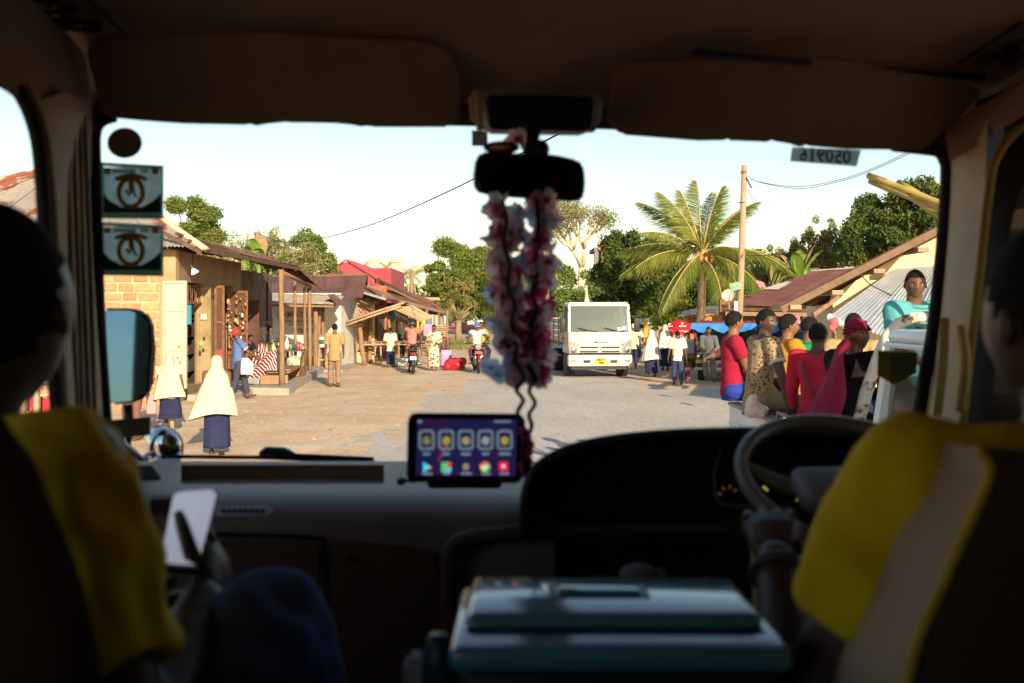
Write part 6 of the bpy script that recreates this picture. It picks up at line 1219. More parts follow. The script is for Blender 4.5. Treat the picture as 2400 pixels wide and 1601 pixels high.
SB = obj('sign_board', G().box(X(1498,41), X(1522,41), 41, 41.04, Z(760,41), Z(746,41)), M('sign_white_blue', (.55,.58,.62), .7, (.14,.16,.3), 30), None, label='small white lettered board behind the yellow post', cat='sign')
obj('hanging_cloth', remesh(G().ell(P(1956,756,17), (.08,.06,.10), 10).ell(P(1950,768,17), (.06,.05,.06), 8), .016, 1, .02, 14), M('coral_cloth', (.62,.12,.13), .8), None, label='coral red cloth bundle hanging by the lean-to', cat='cloth', smooth=True)
obj('cloth_bundle', remesh(G().ell(P(1865,748,19), (.09,.08,.10), 10).ell(P(1868,754,19), (.07,.07,.06), 8), .02, 1, .01, 20), M('magenta_cloth', (.42,.05,.14), .8, (.6,.3,.3), 14), None, label='magenta cloth bundle hanging below the brown roof', cat='cloth', smooth=True)
obj('pink_rag', G().add([P(1772,656,34), P(1790,662,33.95), P(1797,676,34), P(1778,672,33.9), P(1786,668,33.85)], [(0,1,4),(1,2,4),(2,3,4),(3,0,4)]), M('pink_rag', (.62,.2,.24), .8), None, label='pink rag caught in the palm by the brown roof', cat='cloth', smooth=True)
# ================================================================ the minibus we sit in (heading turned a little left of the view)
BA = R(8); CA, SA = math.cos(BA), math.sin(BA)
def B(px, py, D): u = (px-1200)/F; t = D/(CA-u*SA); return V(u*t, t, CAMH+(HZ-py)/F*t)
def BL(lat, D, z): return V(lat*CA-D*SA, lat*SA+D*CA, z)          # bus coordinates: across, ahead, up
BUS = empty('minibus', 'dim interior of the minibus we ride in: dashboard, pillars, visors and windscreen', 'minibus', (0,0,0), BA)
liner = M('headliner_vinyl', (.26,.16,.092), .85, (.23,.14,.08), 9, bump=.004, bs=90); trim = M('pillar_trim', (.40,.29,.185), .7, (.35,.25,.16), 8, bump=.004, bs=60)
dash_m = M('dash_vinyl', (.205,.155,.125), .5, (.185,.14,.112), 12, bump=.004, bs=140, spec=.4); dash_b = M('dash_brown', (.13,.075,.05), .6, (.11,.065,.042), 10); black_d = M('dash_black', (.012,.010,.011), .55, (.016,.013,.014), 30); seal_m = M('rubber_seal', (.008,.007,.008), .7)
piping = M('yellow_piping', (.55,.34,.03), .7); seat_v = M('seat_vinyl', (.40,.26,.18), .65, (.35,.225,.155), 6, bump=.01, bs=14); seat_d = M('seat_back_shaded', (.06,.03,.022), .8)  # seat backs darker: their backlit shade is put into the colour
def rslab(pts, off, bev=.008, seg=2):
    g = G(); bm = bmesh.new(); t = G().prism(pts, off); vs = [bm.verts.new(v) for v in t.v]
    for f in t.f: bm.faces.new([vs[i] for i in f])
    bmesh.ops.bevel(bm, geom=list(bm.edges), offset=bev, segments=seg, affect='EDGES', clamp_overlap=True); bm.verts.index_update()
    g.add([v.co.copy() for v in bm.verts], [[v.index for v in f.verts] for f in bm.faces]); bm.free(); return g
def smooth_path(pts, sub=6):
    pts = [Vector(p) for p in pts]; out = []
    for i in range(len(pts)-1):
        p0, p1, p2, p3 = pts[max(i-1,0)], pts[i], pts[i+1], pts[min(i+2,len(pts)-1)]
        for k in range(sub): t = k/sub; out.append(.5*((2*p1)+(p2-p0)*t+(2*p0-5*p1+4*p2-p3)*t*t+(3*p1-p0-3*p2+p3)*t**3))
    return out+[pts[-1]]
def ruled(paths, sub=6):
    """surface lofted through several paths of equal length"""
    g = G(); g.loft([smooth_path(p, sub) for p in paths], cap=False, close=False); return g
LW, RW = -.78, 1.46
# shell: roof, sides, back, floor
prof = [(2.20,2.425),(2.17,2.45),(2.10,2.505),(2.02,2.535),(1.93,2.565),(1.85,2.575),(1.6,2.60),(.9,2.61),(-.5,2.61),(-3.2,2.61)]
LR = -.60; g = G(); lats = [LR+(RW-LR)*i/24 for i in range(25)]
def zroof(lat, z): s_ = abs((lat-(LR+RW)/2)/((RW-LR)/2)); return z-.05*(max(0, s_-.72)/.28)**2
g.loft([[BL(l, D, zroof(l, z) if D < 1.9 else z) for l in lats] for D, z in prof], cap=False, close=False); obj('headliner', g, liner, BUS, smooth=True, recalc=False)
obj('window_soffit', G().loft([[BL(LR+.01, D, 2.49), BL(LR-.04, D, 2.42), BL(LW-.09, D, 2.34)] for D in (-3.2, -1, .5, 1.35)], cap=False, close=False), liner, BUS, smooth=True, recalc=False)
g = G(); g.prism([BL(LW-.12,-3.3,2.72), BL(RW+.12,-3.3,2.72), BL(RW+.12,2.25,2.72), BL(LW-.12,2.25,2.72)], (0,0,.05)); obj('roof_skin', g, white_paint, BUS)
body_w = M('bus_body_paint', (.7,.68,.62), .4)
def side(lat, th, name, wz0, wz1, wD0, wD1):
    g = G()
    for D0, D1, z0, z1 in ((-3.3,2.35,.5,wz0),(-3.3,2.2,wz1,2.72),(-3.3,wD0,wz0,wz1),(wD1,wD1+.12,wz0,wz1)):
        g.prism([BL(lat,D0,z0), BL(lat,D1,z0), BL(lat,D1,z1), BL(lat,D0,z1)], BL(th,0,0))
    obj(name, g, liner, BUS)
side(LW-.04, -.06, 'side_wall', 1.72, 2.36, -.9, 1.9); side(RW+.04, .06, 'side_wall', 1.78, 2.36, 1.45, 1.95)
obj('rear_wall', G().prism([BL(LW-.1,-3.25,.5), BL(RW+.1,-3.25,.5), BL(RW+.1,-3.25,2.75), BL(LW-.1,-3.25,2.75)], BL(0,-.08,0)), body_w, BUS)
obj('floor', G().prism([BL(LW-.1,-3.3,.62), BL(RW+.1,-3.3,.62), BL(RW+.1,2.7,.62), BL(LW-.1,2.7,.62)], (0,0,.06)), black_d, BUS)
obj('front_panel', G().prism([BL(LW-.1,2.62,.5), BL(RW+.1,2.62,.5), BL(RW+.1,2.62,1.52), BL(LW-.1,2.62,1.52)], BL(0,.06,0)), body_w, BUS)
# windscreen
def Dg(py): return 2.17+(py-280)/820*.36
glass = [B(205,262,Dg(262)), B(2235,318,Dg(300)), B(2118,1110,Dg(1100)), B(250,1135,Dg(1130))]
obj('windscreen', G().prism(glass, BL(0,.006,0)), clear_mat(), BUS)
obj('side_window', G().prism([BL(LW-.07,-.9,1.72), BL(LW-.07,1.9,1.72), BL(LW-.07,1.9,2.36), BL(LW-.07,-.9,2.36)], BL(-.004,0,0)), clear_mat(), BUS)
obj('screen_seal', G().tube(smooth_path([B(x, y, Dg(y)-.02) for x, y in ((262,1130),(250,1000),(236,800),(226,560),(222,380),(222,312),(236,284),(268,272))]), .0135, 8), seal_m, BUS, smooth=True)
obj('screen_seal', G().tube(smooth_path([B(x, y, Dg(y)-.02) for x, y in ((2095,338),(2160,345),(2200,352),(2217,372),(2222,410),(2212,560),(2190,760),(2165,900),(2140,1060))]), .018, 8), seal_m, BUS, smooth=True)
hl = [B(x, y, 2.165) for x, y in ((150,262),(320,274),(700,283),(1090,292),(1430,300),(1800,322),(2150,348),(2260,362))]; hu = [p+V(0,0,.10)-BL(0,.01,0) for p in hl]; hm2 = [p+V(0,0,-.0)+BL(0,.02,0) for p in hl]
obj('header_rail', ruled([hm2, hl, hu], 4), M('header_dark', (.10,.065,.05), .8), BUS, smooth=True, recalc=False)
obj('header_end', rslab([B(188,225,2.10), B(262,232,2.12), B(258,274,2.15), B(232,286,2.15), B(222,312,2.15), B(196,312,2.12)], BL(0,.02,0), .004, 1), _M['header_dark'], BUS)
# left pillar with its gathered curtain, window seal and side frame
def strip(name, cols, m, sub=5, **k): return obj(name, ruled(cols, sub), m, BUS, smooth=True, recalc=False, **k)
strip('pillar_trim', [[B(x0,y,Dg(y)-.03) for x0, y in ((216,250),(212,420),(222,650),(238,900),(252,1130))], [B(x0,y,2.02) for x0, y in ((196,235),(180,420),(178,650),(190,900),(205,1150))], [B(x0,y,1.86) for x0, y in ((150,215),(140,420),(146,650),(162,900),(176,1180))], [B(x0,y,1.78) for x0, y in ((92,235),(112,420),(124,650),(142,900),(156,1200))]], trim)
strip('corner_panel', [[BL(-.585,1.15,2.60), BL(-.585,1.5,2.585), BL(-.585,1.8,2.565), BL(-.56,2.06,2.51)], [B(x, y, D) for x, y, D in ((-60,90,1.6),(60,130,1.75),(150,180,1.9),(215,240,2.1))], [B(x, y, D) for x, y, D in ((-60,130,1.6),(50,180,1.72),(120,230,1.85),(216,300,2.12))], [B(x, y, D) for x, y, D in ((-60,175,1.58),(40,235,1.7),(95,330,1.76),(214,420,2.12))]], liner)
cg = G(); rows_ = []
for i in range(15):
    y = 270+i*60; c = [B(150+(205-150)*k/14+i*2.2, y, 1.93+.14*k/14+.018*math.sin(k*1.75+i*.12)) for k in range(15)]; rows_.append(c)
cg.loft(rows_, cap=False, close=False); obj('curtain', cg, M('curtain_beige', (.52,.41,.31), .95, (.45,.35,.26), 10), BUS, smooth=True, recalc=False)
obj('window_seal', G().tube(smooth_path([B(x, y, 1.72) for x, y in ((-80,130),(0,172),(50,225),(84,310),(98,420),(106,560),(118,760),(136,1000),(148,1150))]), .012, 8), seal_m, BUS, smooth=True)
obj('window_trim', G().tube(smooth_path([B(x, y, 1.74) for x, y in ((-80,105),(10,152),(66,210),(104,310),(118,420),(128,560),(138,760),(152,1000),(160,1150))]), .009, 8), M('trim_tan', (.55,.4,.2), .6), BUS, smooth=True)
# right pillar
strip('pillar_trim', [[B(x, y, Dg(y)-.03) for x, y in ((2222,330),(2226,420),(2216,600),(2190,850),(2150,1120))], [B(x, y, 2.08) for x, y in ((2262,300),(2266,420),(2250,600),(2226,850),(2196,1150))], [B(x, y, 1.98) for x, y in ((2318,270),(2308,420),(2292,600),(2268,850),(2240,1180))]], trim)
strip('corner_panel', [[BL(1.40,2.08,2.50), BL(1.44,1.95,2.53), BL(1.44,1.8,2.56), BL(1.44,1.5,2.59)], [B(x, y, D) for x, y, D in ((2215,300,2.1),(2300,250,2.0),(2400,190,1.85),(2560,110,1.7))], [B(x, y, D) for x, y, D in ((2225,380,2.1),(2310,330,2.0),(2400,270,1.86),(2560,190,1.72))]], liner)
strip('door_frame', [[B(x, y, 1.95) for x, y in ((2560,215),(2420,290),(2345,370),(2322,480),(2306,640),(2280,860),(2250,1180))], [B(x, y, 1.9) for x, y in ((2600,300),(2450,360),(2400,430),(2372,520),(2350,680),(2330,880),(2300,1200))]], M('door_dark', (.03,.025,.03), .7))
obj('door_seal', G().tube(smooth_path([B(x, y, 1.93) for x, y in ((2560,205),(2410,285),(2335,370),(2314,480),(2296,640),(2270,860),(2240,1180))]), .010, 8), M('seal_ochre', (.33,.22,.06), .7), BUS, smooth=True)
obj('sunlit_seal_edge', ruled([[B(x, y, 1.9) for x, y in ((2226,745),(2222,850),(2208,975))], [B(x, y, 1.91) for x, y in ((2204,745),(2200,850),(2186,975))]]), M('sunlit_tan', (.5,.33,.12), .7), BUS, smooth=True, recalc=False)  # sunlit edge of the window seal, its sunlight put in as tan colour
obj('handle_or_lit_strip', G().tube(smooth_path([B(2252,770,1.9), B(2262,850,1.85), B(2250,960,1.88)]), .011, 8), M('sunlit_tan', (.5,.3,.1)), BUS, smooth=True)  # no handle here: second sunlit window edge, painted tan
obj('quarter_window', G().prism([B(2290,235,2.06), B(2620,120,1.95), B(2620,1240,1.95), B(2236,1240,2.06)], BL(0,.005,0)), tinted_mat('smoked_glass', (.03,.026,.032), .86, .2), BUS)
# ceiling fittings
def ceil_vent(px, py, D, r_):
    c = B(px, py, D); o = obj('ceiling_vent', G().torus(c, r_, .004, 26, 6).torus(c, r_*.72, .003, 22, 5).torus(c, r_*.45, .003, 18, 5), M('vent_brown', (.05,.03,.02), .6), BUS, smooth=True); obj('vent_knob', G().ell(c-V(0,0,.002), (r_*.22,r_*.22,.005), 10), liner, o, smooth=True)
    obj('vent_disc', G().lathe(c+V(0,0,.004), [(.001,0),(r_,0)], 20), seal_m, o, recalc=False)
for a in ((182,57,1.93,.042),(120,12,1.83,.045),(2335,145,1.98,.042),(2405,108,1.9,.042)): ceil_vent(*a)
for a, b in (((200,-10),(290,78)),((2395,52),(2245,150))): obj('liner_seam', G().tube([B(*a,1.8), B((a[0]+b[0])/2,(a[1]+b[1])/2-1,1.86), B(*b,1.93)], .004, 5), seal_m, BUS)
# sun visors
vis = M('visor_vinyl', (.26,.16,.10), .85, (.23,.14,.088), 6, bump=.004, bs=70)
def visor(pts, label):
    poly = [B(x, y, 1.97+(y-90)/210*.11) for x, y in pts]; o = obj('sun_visor', rslab(poly, BL(0,.022,.004), .008, 3), vis, BUS, smooth=2, label=label); return o
v1 = visor([(200,120),(212,96),(250,84),(620,79),(980,92),(1040,106),(1066,130),(1076,180),(1082,262),(1076,284),(1050,298),(872,298),(846,290),(778,289),(766,281),(682,281),(668,287),(598,288),(580,293),(430,290),(330,283),(240,274)], 'wide sun visor folded up above the passenger')
v2 = visor([(1430,290),(1424,270),(1440,190),(1452,150),(1480,136),(1800,140),(2080,164),(2240,186),(2300,206),(2308,222),(2170,352),(1990,350),(1895,342),(1882,336),(1816,331),(1800,325),(1722,322),(1706,329),(1640,330),(1460,316)], 'wide sun visor folded up above the driver')
for a, b in (((205,78),(1060,88)),((1450,128),(2300,178))): obj('visor_gap', G().tube([B(a[0],a[1],2.05), B((a[0]+b[0])/2,(a[1]+b[1])/2-8,2.05), B(b[0],b[1],2.05)], .018, 8), seal_m, BUS, smooth=True)
obj('visor_pocket', rslab([B(1625,112,1.93), B(1905,140,1.93), B(1905,152,1.94), B(1625,128,1.94)], BL(0,.02,0), .003, 1), black_d, BUS); obj('paper_strip', rslab([B(1906,132,1.92), B(2090,158,1.92), B(1985,156,1.93), B(1906,148,1.93)], BL(0,.004,0), .001, 1), M('old_paper', (.30,.13,.08), .9), BUS)
obj('console_frame', rslab([B(1098,205,1.92), B(1420,212,1.92), B(1412,298,2.0), B(1385,309,2.0), B(1140,304,2.0), B(1108,292,2.0)], BL(0,.05,.0), .012, 2), trim, BUS, smooth=2)
obj('console_box', rslab([B(1140,220,1.86), B(1395,224,1.86), B(1390,296,1.92), B(1378,307,1.92), B(1150,303,1.92), B(1140,292,1.92)], BL(0,.06,0), .006, 2), M('console_black', (.006,.005,.006), .5), BUS, smooth=2)
# rear-view mirror
RV = obj('rear_view_mirror', rslab([B(x, y, 1.80+(x-1240)*.00008) for x, y in ((1113,440),(1112,410),(1117,372),(1132,356),(1300,362),(1352,374),(1368,386),(1373,420),(1371,455),(1364,470),(1346,473),(1200,464),(1135,456),(1118,450))], BL(0,.03,.004), .008, 2), black_d, BUS, smooth=2)
obj('mirror_glass', rslab([B(x, y, 1.797+(x-1240)*.00008) for x, y in ((1122,440),(1121,410),(1125,378),(1138,364),(1300,370),(1350,382),(1362,392),(1365,425),(1362,455),(1352,464),(1200,455),(1138,448))], BL(0,.002,0), .001, 1), M('mirror_silver', (.10,.085,.08), .08, metal=1.), RV)
obj('mirror_stem', G().tube([B(1250,300,1.86), B(1248,330,1.84), B(1246,362,1.83)], [.016,.012,.018], 10), black_d, RV, smooth=True)
obj('dash_camera', G().ell(B(1175,346,1.82), (.034,.02,.012), 14).ell(B(1268,350,1.82), (.016,.02,.018), 12), black_d, RV, smooth=True); obj('camera_lens', G().ell(B(1173,345,1.80), (.018,.008,.006), 12), M('lens_amber', (.5,.3,.1), .4), RV, smooth=True)
# things stuck on the glass
def on_glass(pts, off=.012): return [B(x, y, Dg(y)-off) for x, y in pts]
def circ(cx, cy, rx, ry, n=28): return [(cx+rx*math.cos(2*math.pi*k/n), cy+ry*math.sin(2*math.pi*k/n)) for k in range(n)]
obj('round_sticker', G().prism(on_glass(circ(292,335,41,36)), BL(0,.001,0)), M('sticker_brown', (.35,.27,.16), .9), BUS)
stg = M('sticker_green', (.34,.48,.40), .8, (.28,.42,.35), 8, transl=.8); stw = M('sticker_pale', (.66,.76,.74), .8, (.56,.66,.64), 30, transl=.8); stb = M('sticker_bush', (.06,.13,.04), .9, transl=.3); sto = M('sticker_ochre', (.62,.36,.10), .9, transl=.75); stt = M('sticker_print', (.10,.04,.05), .9)
for y0, y1 in ((380,514),(520,648)):
    bd = G()
    for qd in (((236,y0),(383,y0+8),(383,y0+17),(236,y0+9)), ((238,y1-20),(383,y1-18),(383,y1),(238,y1-2)), ((236,y0+9),(243,y0+9),(244,y1-20),(238,y1-20)), ((376,y0+17),(383,y0+17),(383,y1-18),(376,y1-18))): bd.prism(on_glass(qd), BL(0,.001,0))
    s_ = obj('licence_sticker', bd, stg, BUS, label='square green licence disc on the glass')
    h = y1-y0; q = lambda a, b: (236+147*a, y0+4+h*b)
    obj('sticker_field', G().prism(on_glass((q(.05,.06),q(.95,.06),q(.95,.86),q(.05,.86)), .014), BL(0,.0005,0)), stw, s_)
    obj('sticker_shrub', G().prism(on_glass((q(.04,.52),q(.16,.66),q(.34,.76),q(.66,.76),q(.84,.64),q(.96,.52),q(.96,.86),q(.04,.86)), .016), BL(0,.0005,0)), stb, s_)
    obj('sticker_emblem', G().tube(on_glass([q(.48+.19*math.cos(a), .5+.25*math.sin(a)) for a in [k*2*math.pi/24 for k in range(25)]], .019), .0055, 6).tube(on_glass([q(.24,.27),q(.36,.22),q(.5,.2),q(.62,.22),q(.74,.28)], .019), .005, 6).tube(on_glass([q(.48,.3),q(.5,.5)], .019), .006, 6), sto, s_)
    obj('sticker_globe', G().tube(on_glass([q(.40,.46),q(.46,.55),q(.5,.47),q(.57,.58)], .018), .003, 5), stb, s_)
    tx = G()
    for k in range(8): tx.prism(on_glass((q(.2+.045*k,.10),q(.235+.045*k,.10),q(.235+.045*k,.16),q(.2+.045*k,.16)), .018), BL(0,.0005,0))
    for k in range(2): tx.prism(on_glass((q(.64+.06*k,.10),q(.685+.06*k,.10),q(.685+.06*k,.16),q(.64+.06*k,.16)), .018), BL(0,.0005,0))
    obj('sticker_print', tx, stt, s_); obj('sticker_band', G().prism(on_glass((q(.06,.88),q(.94,.88),q(.94,.95),q(.06,.95)), .018), BL(0,.0005,0)), stw, s_)
    for a in (.06,.82): obj('sticker_badge', G().prism(on_glass((q(a,.07),q(a+.1,.07),q(a+.1,.18),q(a,.18)), .018), BL(0,.0005,0)), sto, s_)
s_ = obj('small_sticker', G().prism(on_glass(((1106,305),(1143,309),(1143,343),(1106,342))), BL(0,.001,0)), M('sticker_grey', (.4,.4,.36), .9, transl=.4), BUS)
obj('grey_sticker', G().prism(on_glass(((258,985),(352,977),(353,1020),(262,1028))), BL(0,.001,0)), M('sticker_olive', (.3,.28,.2), .9), BUS)
pn = obj('pentagon_sticker', G().prism(on_glass(((2058,822),(2150,826),(2148,874),(2096,902),(2056,880))), BL(0,.001,0)), M('sticker_dark_green', (.1,.12,.07), .9), BUS); obj('sticker_yellow_side', G().prism(on_glass(((2058,821),(2087,822),(2086,896),(2056,880)), .014), BL(0,.0005,0)), M('sticker_yellow', (.4,.34,.06), .9, transl=.5), pn)
ns = obj('number_sticker', G().prism(on_glass(((1857,345),(2018,352),(2008,390),(1852,378))), BL(0,.001,0)), M('sticker_blue_grey', (.6,.7,.7), .9, transl=.8), BUS)
a_, b_, c_ = B(1852,364,Dg(360)-.016), B(2014,374,Dg(370)-.016), B(1938,340,Dg(340)-.016)
me = text_mesh('050916', .05, .0004, bold=.0008); xs_ = [v.co.x for v in me.vertices]; k_ = .128/(max(xs_)-min(xs_)); me.transform(Matrix.Scale(-1,4,(1,0,0)))
rt_ = (b_-a_).normalized(); nn_ = rt_.cross(V(0,0,1)).normalized(); up_ = nn_.cross(rt_)*-1; up_ = up_ if up_.z > 0 else -up_; cc = B(1934,366,Dg(366)-.017)
me.transform(Matrix(((rt_.x*k_, up_.x*.9, nn_.x, cc.x),(rt_.y*k_, up_.y*.9, nn_.y, cc.y),(rt_.z*k_, up_.z*.9, nn_.z, cc.z),(0,0,0,1)))); me.materials.clear(); me.materials.append(M('sticker_digits', (.02,.025,.03), .9)); me.transform(mw(BUS).inverted())
o = bpy.data.objects.new('lettering', me); COL.objects.link(o); o.parent = ns
# wiper and mirrors outside
wpr = obj('wiper', G().tube([B(378,1070,2.62), B(600,1072,2.62), B(760,1078,2.62), B(878,1082,2.62)], .0055, 6).tube([B(640,1066,2.6), B(700,1068,2.6), B(876,1076,2.6)], .006, 6), seal_m, BUS); obj('wiper_hinge', rslab([B(606,1060,2.6), B(622,1048,2.6), B(668,1050,2.6), B(694,1064,2.6), B(690,1074,2.6), B(606,1072,2.6)], BL(0,.02,0), .004, 1), M('wiper_grey', (.06,.065,.08), .4), wpr)
wmc = [(238,735),(243,722),(300,722),(334,730),(352,756),(356,820),(350,900),(344,925),(318,944),(262,950),(250,940)]
wm = obj('wing_mirror', rslab([B(x, y, 2.62-(x-300)*.00012-(y-835)*.00007) for x, y in wmc], BL(0,.05,0), .012, 2), seal_m, BUS, smooth=2)
cxm, cym = 298, 835
obj('mirror_glass', G().prism([B(cxm+(x-cxm)*.90, cym+(y-cym)*.95, 2.612-(cxm+(x-cxm)*.90-300)*.00012-(cym+(y-cym)*.95-835)*.00007) for x, y in wmc], BL(0,.002,0)), M('wing_mirror_silver', (.10,.20,.31), .05, (.085,.175,.28), 3, metal=1.), wm)
obj('mirror_arm', G().tube([B(300,948,2.66), B(302,990,2.66), B(296,1040,2.68), B(290,1100,2.7)], .012, 8), black_d, wm, smooth=True)
rmr = obj('round_mirror', G().lathe(B(386,1046,2.72), [(.055,0),(.054,-.008),(.05,-.016),(.036,-.03),(.018,-.038),(.001,-.04)], 28, Matrix.Rotation(R(-78),3,'X')@Matrix.Rotation(R(18),3,'Y')), M('dome_chrome', (.75,.78,.82), .04, metal=1.), BUS, smooth=True)
obj('mirror_back', G().lathe(B(386,1046,2.73), [(.001,.02),(.045,.02),(.058,.0),(.058,-.006),(.05,-.004)], 28, Matrix.Rotation(R(-78),3,'X')@Matrix.Rotation(R(18),3,'Y')), seal_m, rmr, smooth=True)
obj('mirror_bracket', G().tube([B(278,990,2.66), B(288,1040,2.66), B(330,1078,2.68), B(365,1062,2.7)], .012, 8), chrome, rmr, smooth=True)
# dashboard: passenger side, with an open tray
pr = [(1081,2.50),(1092,2.42),(1131,2.20),(1150,2.10),(1172,2.02),(1205,1.97),(1250,1.945),(1300,1.94),(1450,1.93),(1680,1.92)]
cols = [120,250,402,424,900,922,1000,1060,1120,1180,1245,1300]
def dsh(px, i):
    y, D = pr[i]; D2 = D-(.0 if px < 1040 else .05*min(1,(px-1040)/160) if i > 2 else 0); yy = y+(6 if px < 330 and i > 1 else 0)+(0 if px < 1000 or i < 3 else (px-1000)*.03); return B(px, yy, D2)
g = G(); W2_ = len(cols)
for i in range(len(pr)):
    for px in cols: g.v.append(dsh(px, i))
for i in range(len(pr)-1):
    for k in range(W2_-1):
        if i == 1 and 2 < k+1 <= 4 and k >= 3 and k < 4: continue
        g.f.append((i*W2_+k, i*W2_+k+1, (i+1)*W2_+k+1, (i+1)*W2_+k)); g.mi.append(0)
DB = obj('dashboard', g, dash_m, BUS, smooth=2, recalc=False)
t0, t1, t2, t3 = dsh(424,1), dsh(900,1), dsh(900,2), dsh(424,2); dn = V(0,0,-.035)
obj('tray', G().add([t0,t1,t2,t3,t0+dn,t1+dn,t2+dn,t3+dn], [(0,1,5,4),(1,2,6,5),(2,3,7,6),(3,0,4,7),(4,5,6,7)]), M('tray_brown', (.30,.21,.155), .7, (.26,.18,.13), 9), DB, recalc=False)
obj('tray_lip', G().tube(smooth_path([t3, t3.lerp(t2,.5), t2], 4), .004, 6).tube([t0, t1], .003, 6), dash_m, DB, smooth=True)
for k in range(5): a = dsh(345,1).lerp(dsh(345,2), .1+k*.17)+V(0,0,.002); obj('defrost_slot', G().beam(a+BL(-.028+k*.004,0,0), a+BL(.012+k*.004,.0,0), .010, .004), seal_m, DB)
vt = obj('air_vent', rslab([B(352,1165,2.0), B(412,1164,2.0), B(410,1200,1.97), B(352,1202,1.97)], BL(0,.02,0), .004, 1), black_d, DB)
for k in range(4): obj('vent_slat', G().beam(B(354,1170+k*8,1.985-k*.006), B(410,1169+k*8,1.985-k*.006), .012, .003), dash_b, vt)
lb = obj('label_strip', G().prism([B(x, y, D) for x, y, D in ((498,1186,1.955),(628,1185,1.955),(640,1195,1.95),(630,1208,1.945),(498,1209,1.945))], BL(0,-.004,.001)), M('label_white', (.85,.88,.92), .5), DB)
for k in range(8): obj('label_print', G().prism([B(520+k*13, 1192, 1.945), B(529+k*13, 1192, 1.945), B(529+k*13, 1202, 1.94), B(520+k*13, 1202, 1.94)], BL(0,-.003,0)), M('label_blue', (.04,.08,.30) if k else (.04,.08,.3), .6), lb)
obj('glovebox_groove', G().tube(smooth_path([B(470,1250,1.935), B(600,1254,1.935), B(735,1260,1.935), B(758,1278,1.932), B(762,1400,1.925), B(762,1620,1.92)], 4), .004, 6), seal_m, DB)
obj('glovebox_door', rslab([B(470,1262,1.934), B(730,1268,1.934), B(750,1284,1.934), B(752,1640,1.92), B(470,1640,1.92)], BL(0,.01,0), .003, 1), dash_b, DB)
obj('lower_fascia', rslab([B(770,1262,1.93), B(1010,1290,1.92), B(1030,1320,1.92), B(1032,1640,1.91), B(770,1640,1.91)], BL(0,.01,0), .01, 2), dash_b, DB, smooth=2); obj('screw_hole', G().ell(B(826,1310,1.92), (.006,.004,.006), 8), seal_m, DB)
# instrument hood
arch = [(1222,1260),(1226,1190),(1238,1130),(1268,1086),(1330,1053),(1420,1031),(1550,1017),(1700,1011),(1850,1011),(2000,1018),(2120,1032),(2250,1060)]
lip = [B(x, y, 1.76) for x, y in arch]; lip0 = [B(x, y, 1.80) for x, y in arch]; back = [B(x, y-6, 2.1) if y < 1100 else B(x+2, y, 2.1) for x, y in arch]; back2 = [B(x, y+18, 2.4) for x, y in arch]
HD = obj('instrument_hood', ruled([back2, back, lip0], 4), M('hood_vinyl', (.05,.045,.06), .5, (.045,.04,.055), 10), BUS, smooth=True, recalc=False)
obj('hood_lip', G().tube(smooth_path(lip, 4), .008, 8), M('hood_lip_vinyl', (.045,.042,.055), .4), HD, smooth=True)
inn = [B(1200+(x-1200)*.99+6, y+8, 1.95) for x, y in arch]
obj('hood_inside', ruled([lip, inn], 4), black_d, HD, smooth=True, recalc=False)
obj('panel_face', G().prism([inn[0]]+inn[1:]+[B(2250,1260,1.93)], BL(0,.02,0)), black_d, HD)
for px, py in ((1395,1078),(1486,1080),(1560,1130),(1480,1140),(1400,1120),(1600,1085)):
    obj('switch', rslab([B(px-22,py-12,1.935), B(px+22,py-12,1.935), B(px+22,py+12,1.935), B(px-22,py+12,1.935)], BL(0,.012,0), .002, 1), M('switch_black', (.02,.018,.018), .5), HD)
    obj('switch_mark', G().ell(B(px,py,1.93), (.004,.002,.003), 6), M('switch_mark_grey', (.16,.14,.12), .6), HD)
obj('warning_light', G().ell(B(1535,1021,1.78), (.011,.004,.006), 8), M('warning_red', (.4,.02,.03), .5), HD)
cl_ = obj('gauge_cluster', G().tube(smooth_path([B(1690,1050,1.92), B(1674,1110,1.9), B(1680,1165,1.88), B(1705,1184,1.87), B(1800,1188,1.87), B(1980,1192,1.87)], 5), .004, 6), M('cluster_grey', (.20,.17,.15), .5), HD, smooth=True)
for k in range(8): a = R(200-k*32); c = B(1826,1180,1.915); obj('gauge_tick', G().beam(c+V(math.cos(a)*.034,-.004,math.sin(a)*.034+.003), c+V(math.cos(a)*.046,-.004,math.sin(a)*.046+.003), .004, .004), M('tick_yellow_glow', (.42,.36,.08), .6, emit=.3), cl_)  # glow added so the ticks show in the dark panel
for k in range(4): a = R(170-k*45); c = B(1706,1160,1.91); obj('gauge_tick', G().beam(c+V(math.cos(a)*.014,-.004,math.sin(a)*.014), c+V(math.cos(a)*.02,-.004,math.sin(a)*.02), .003, .003), M('tick_orange_glow', (.35,.12,.03), .6, emit=.12), cl_)  # small ticks carry a weaker added glow
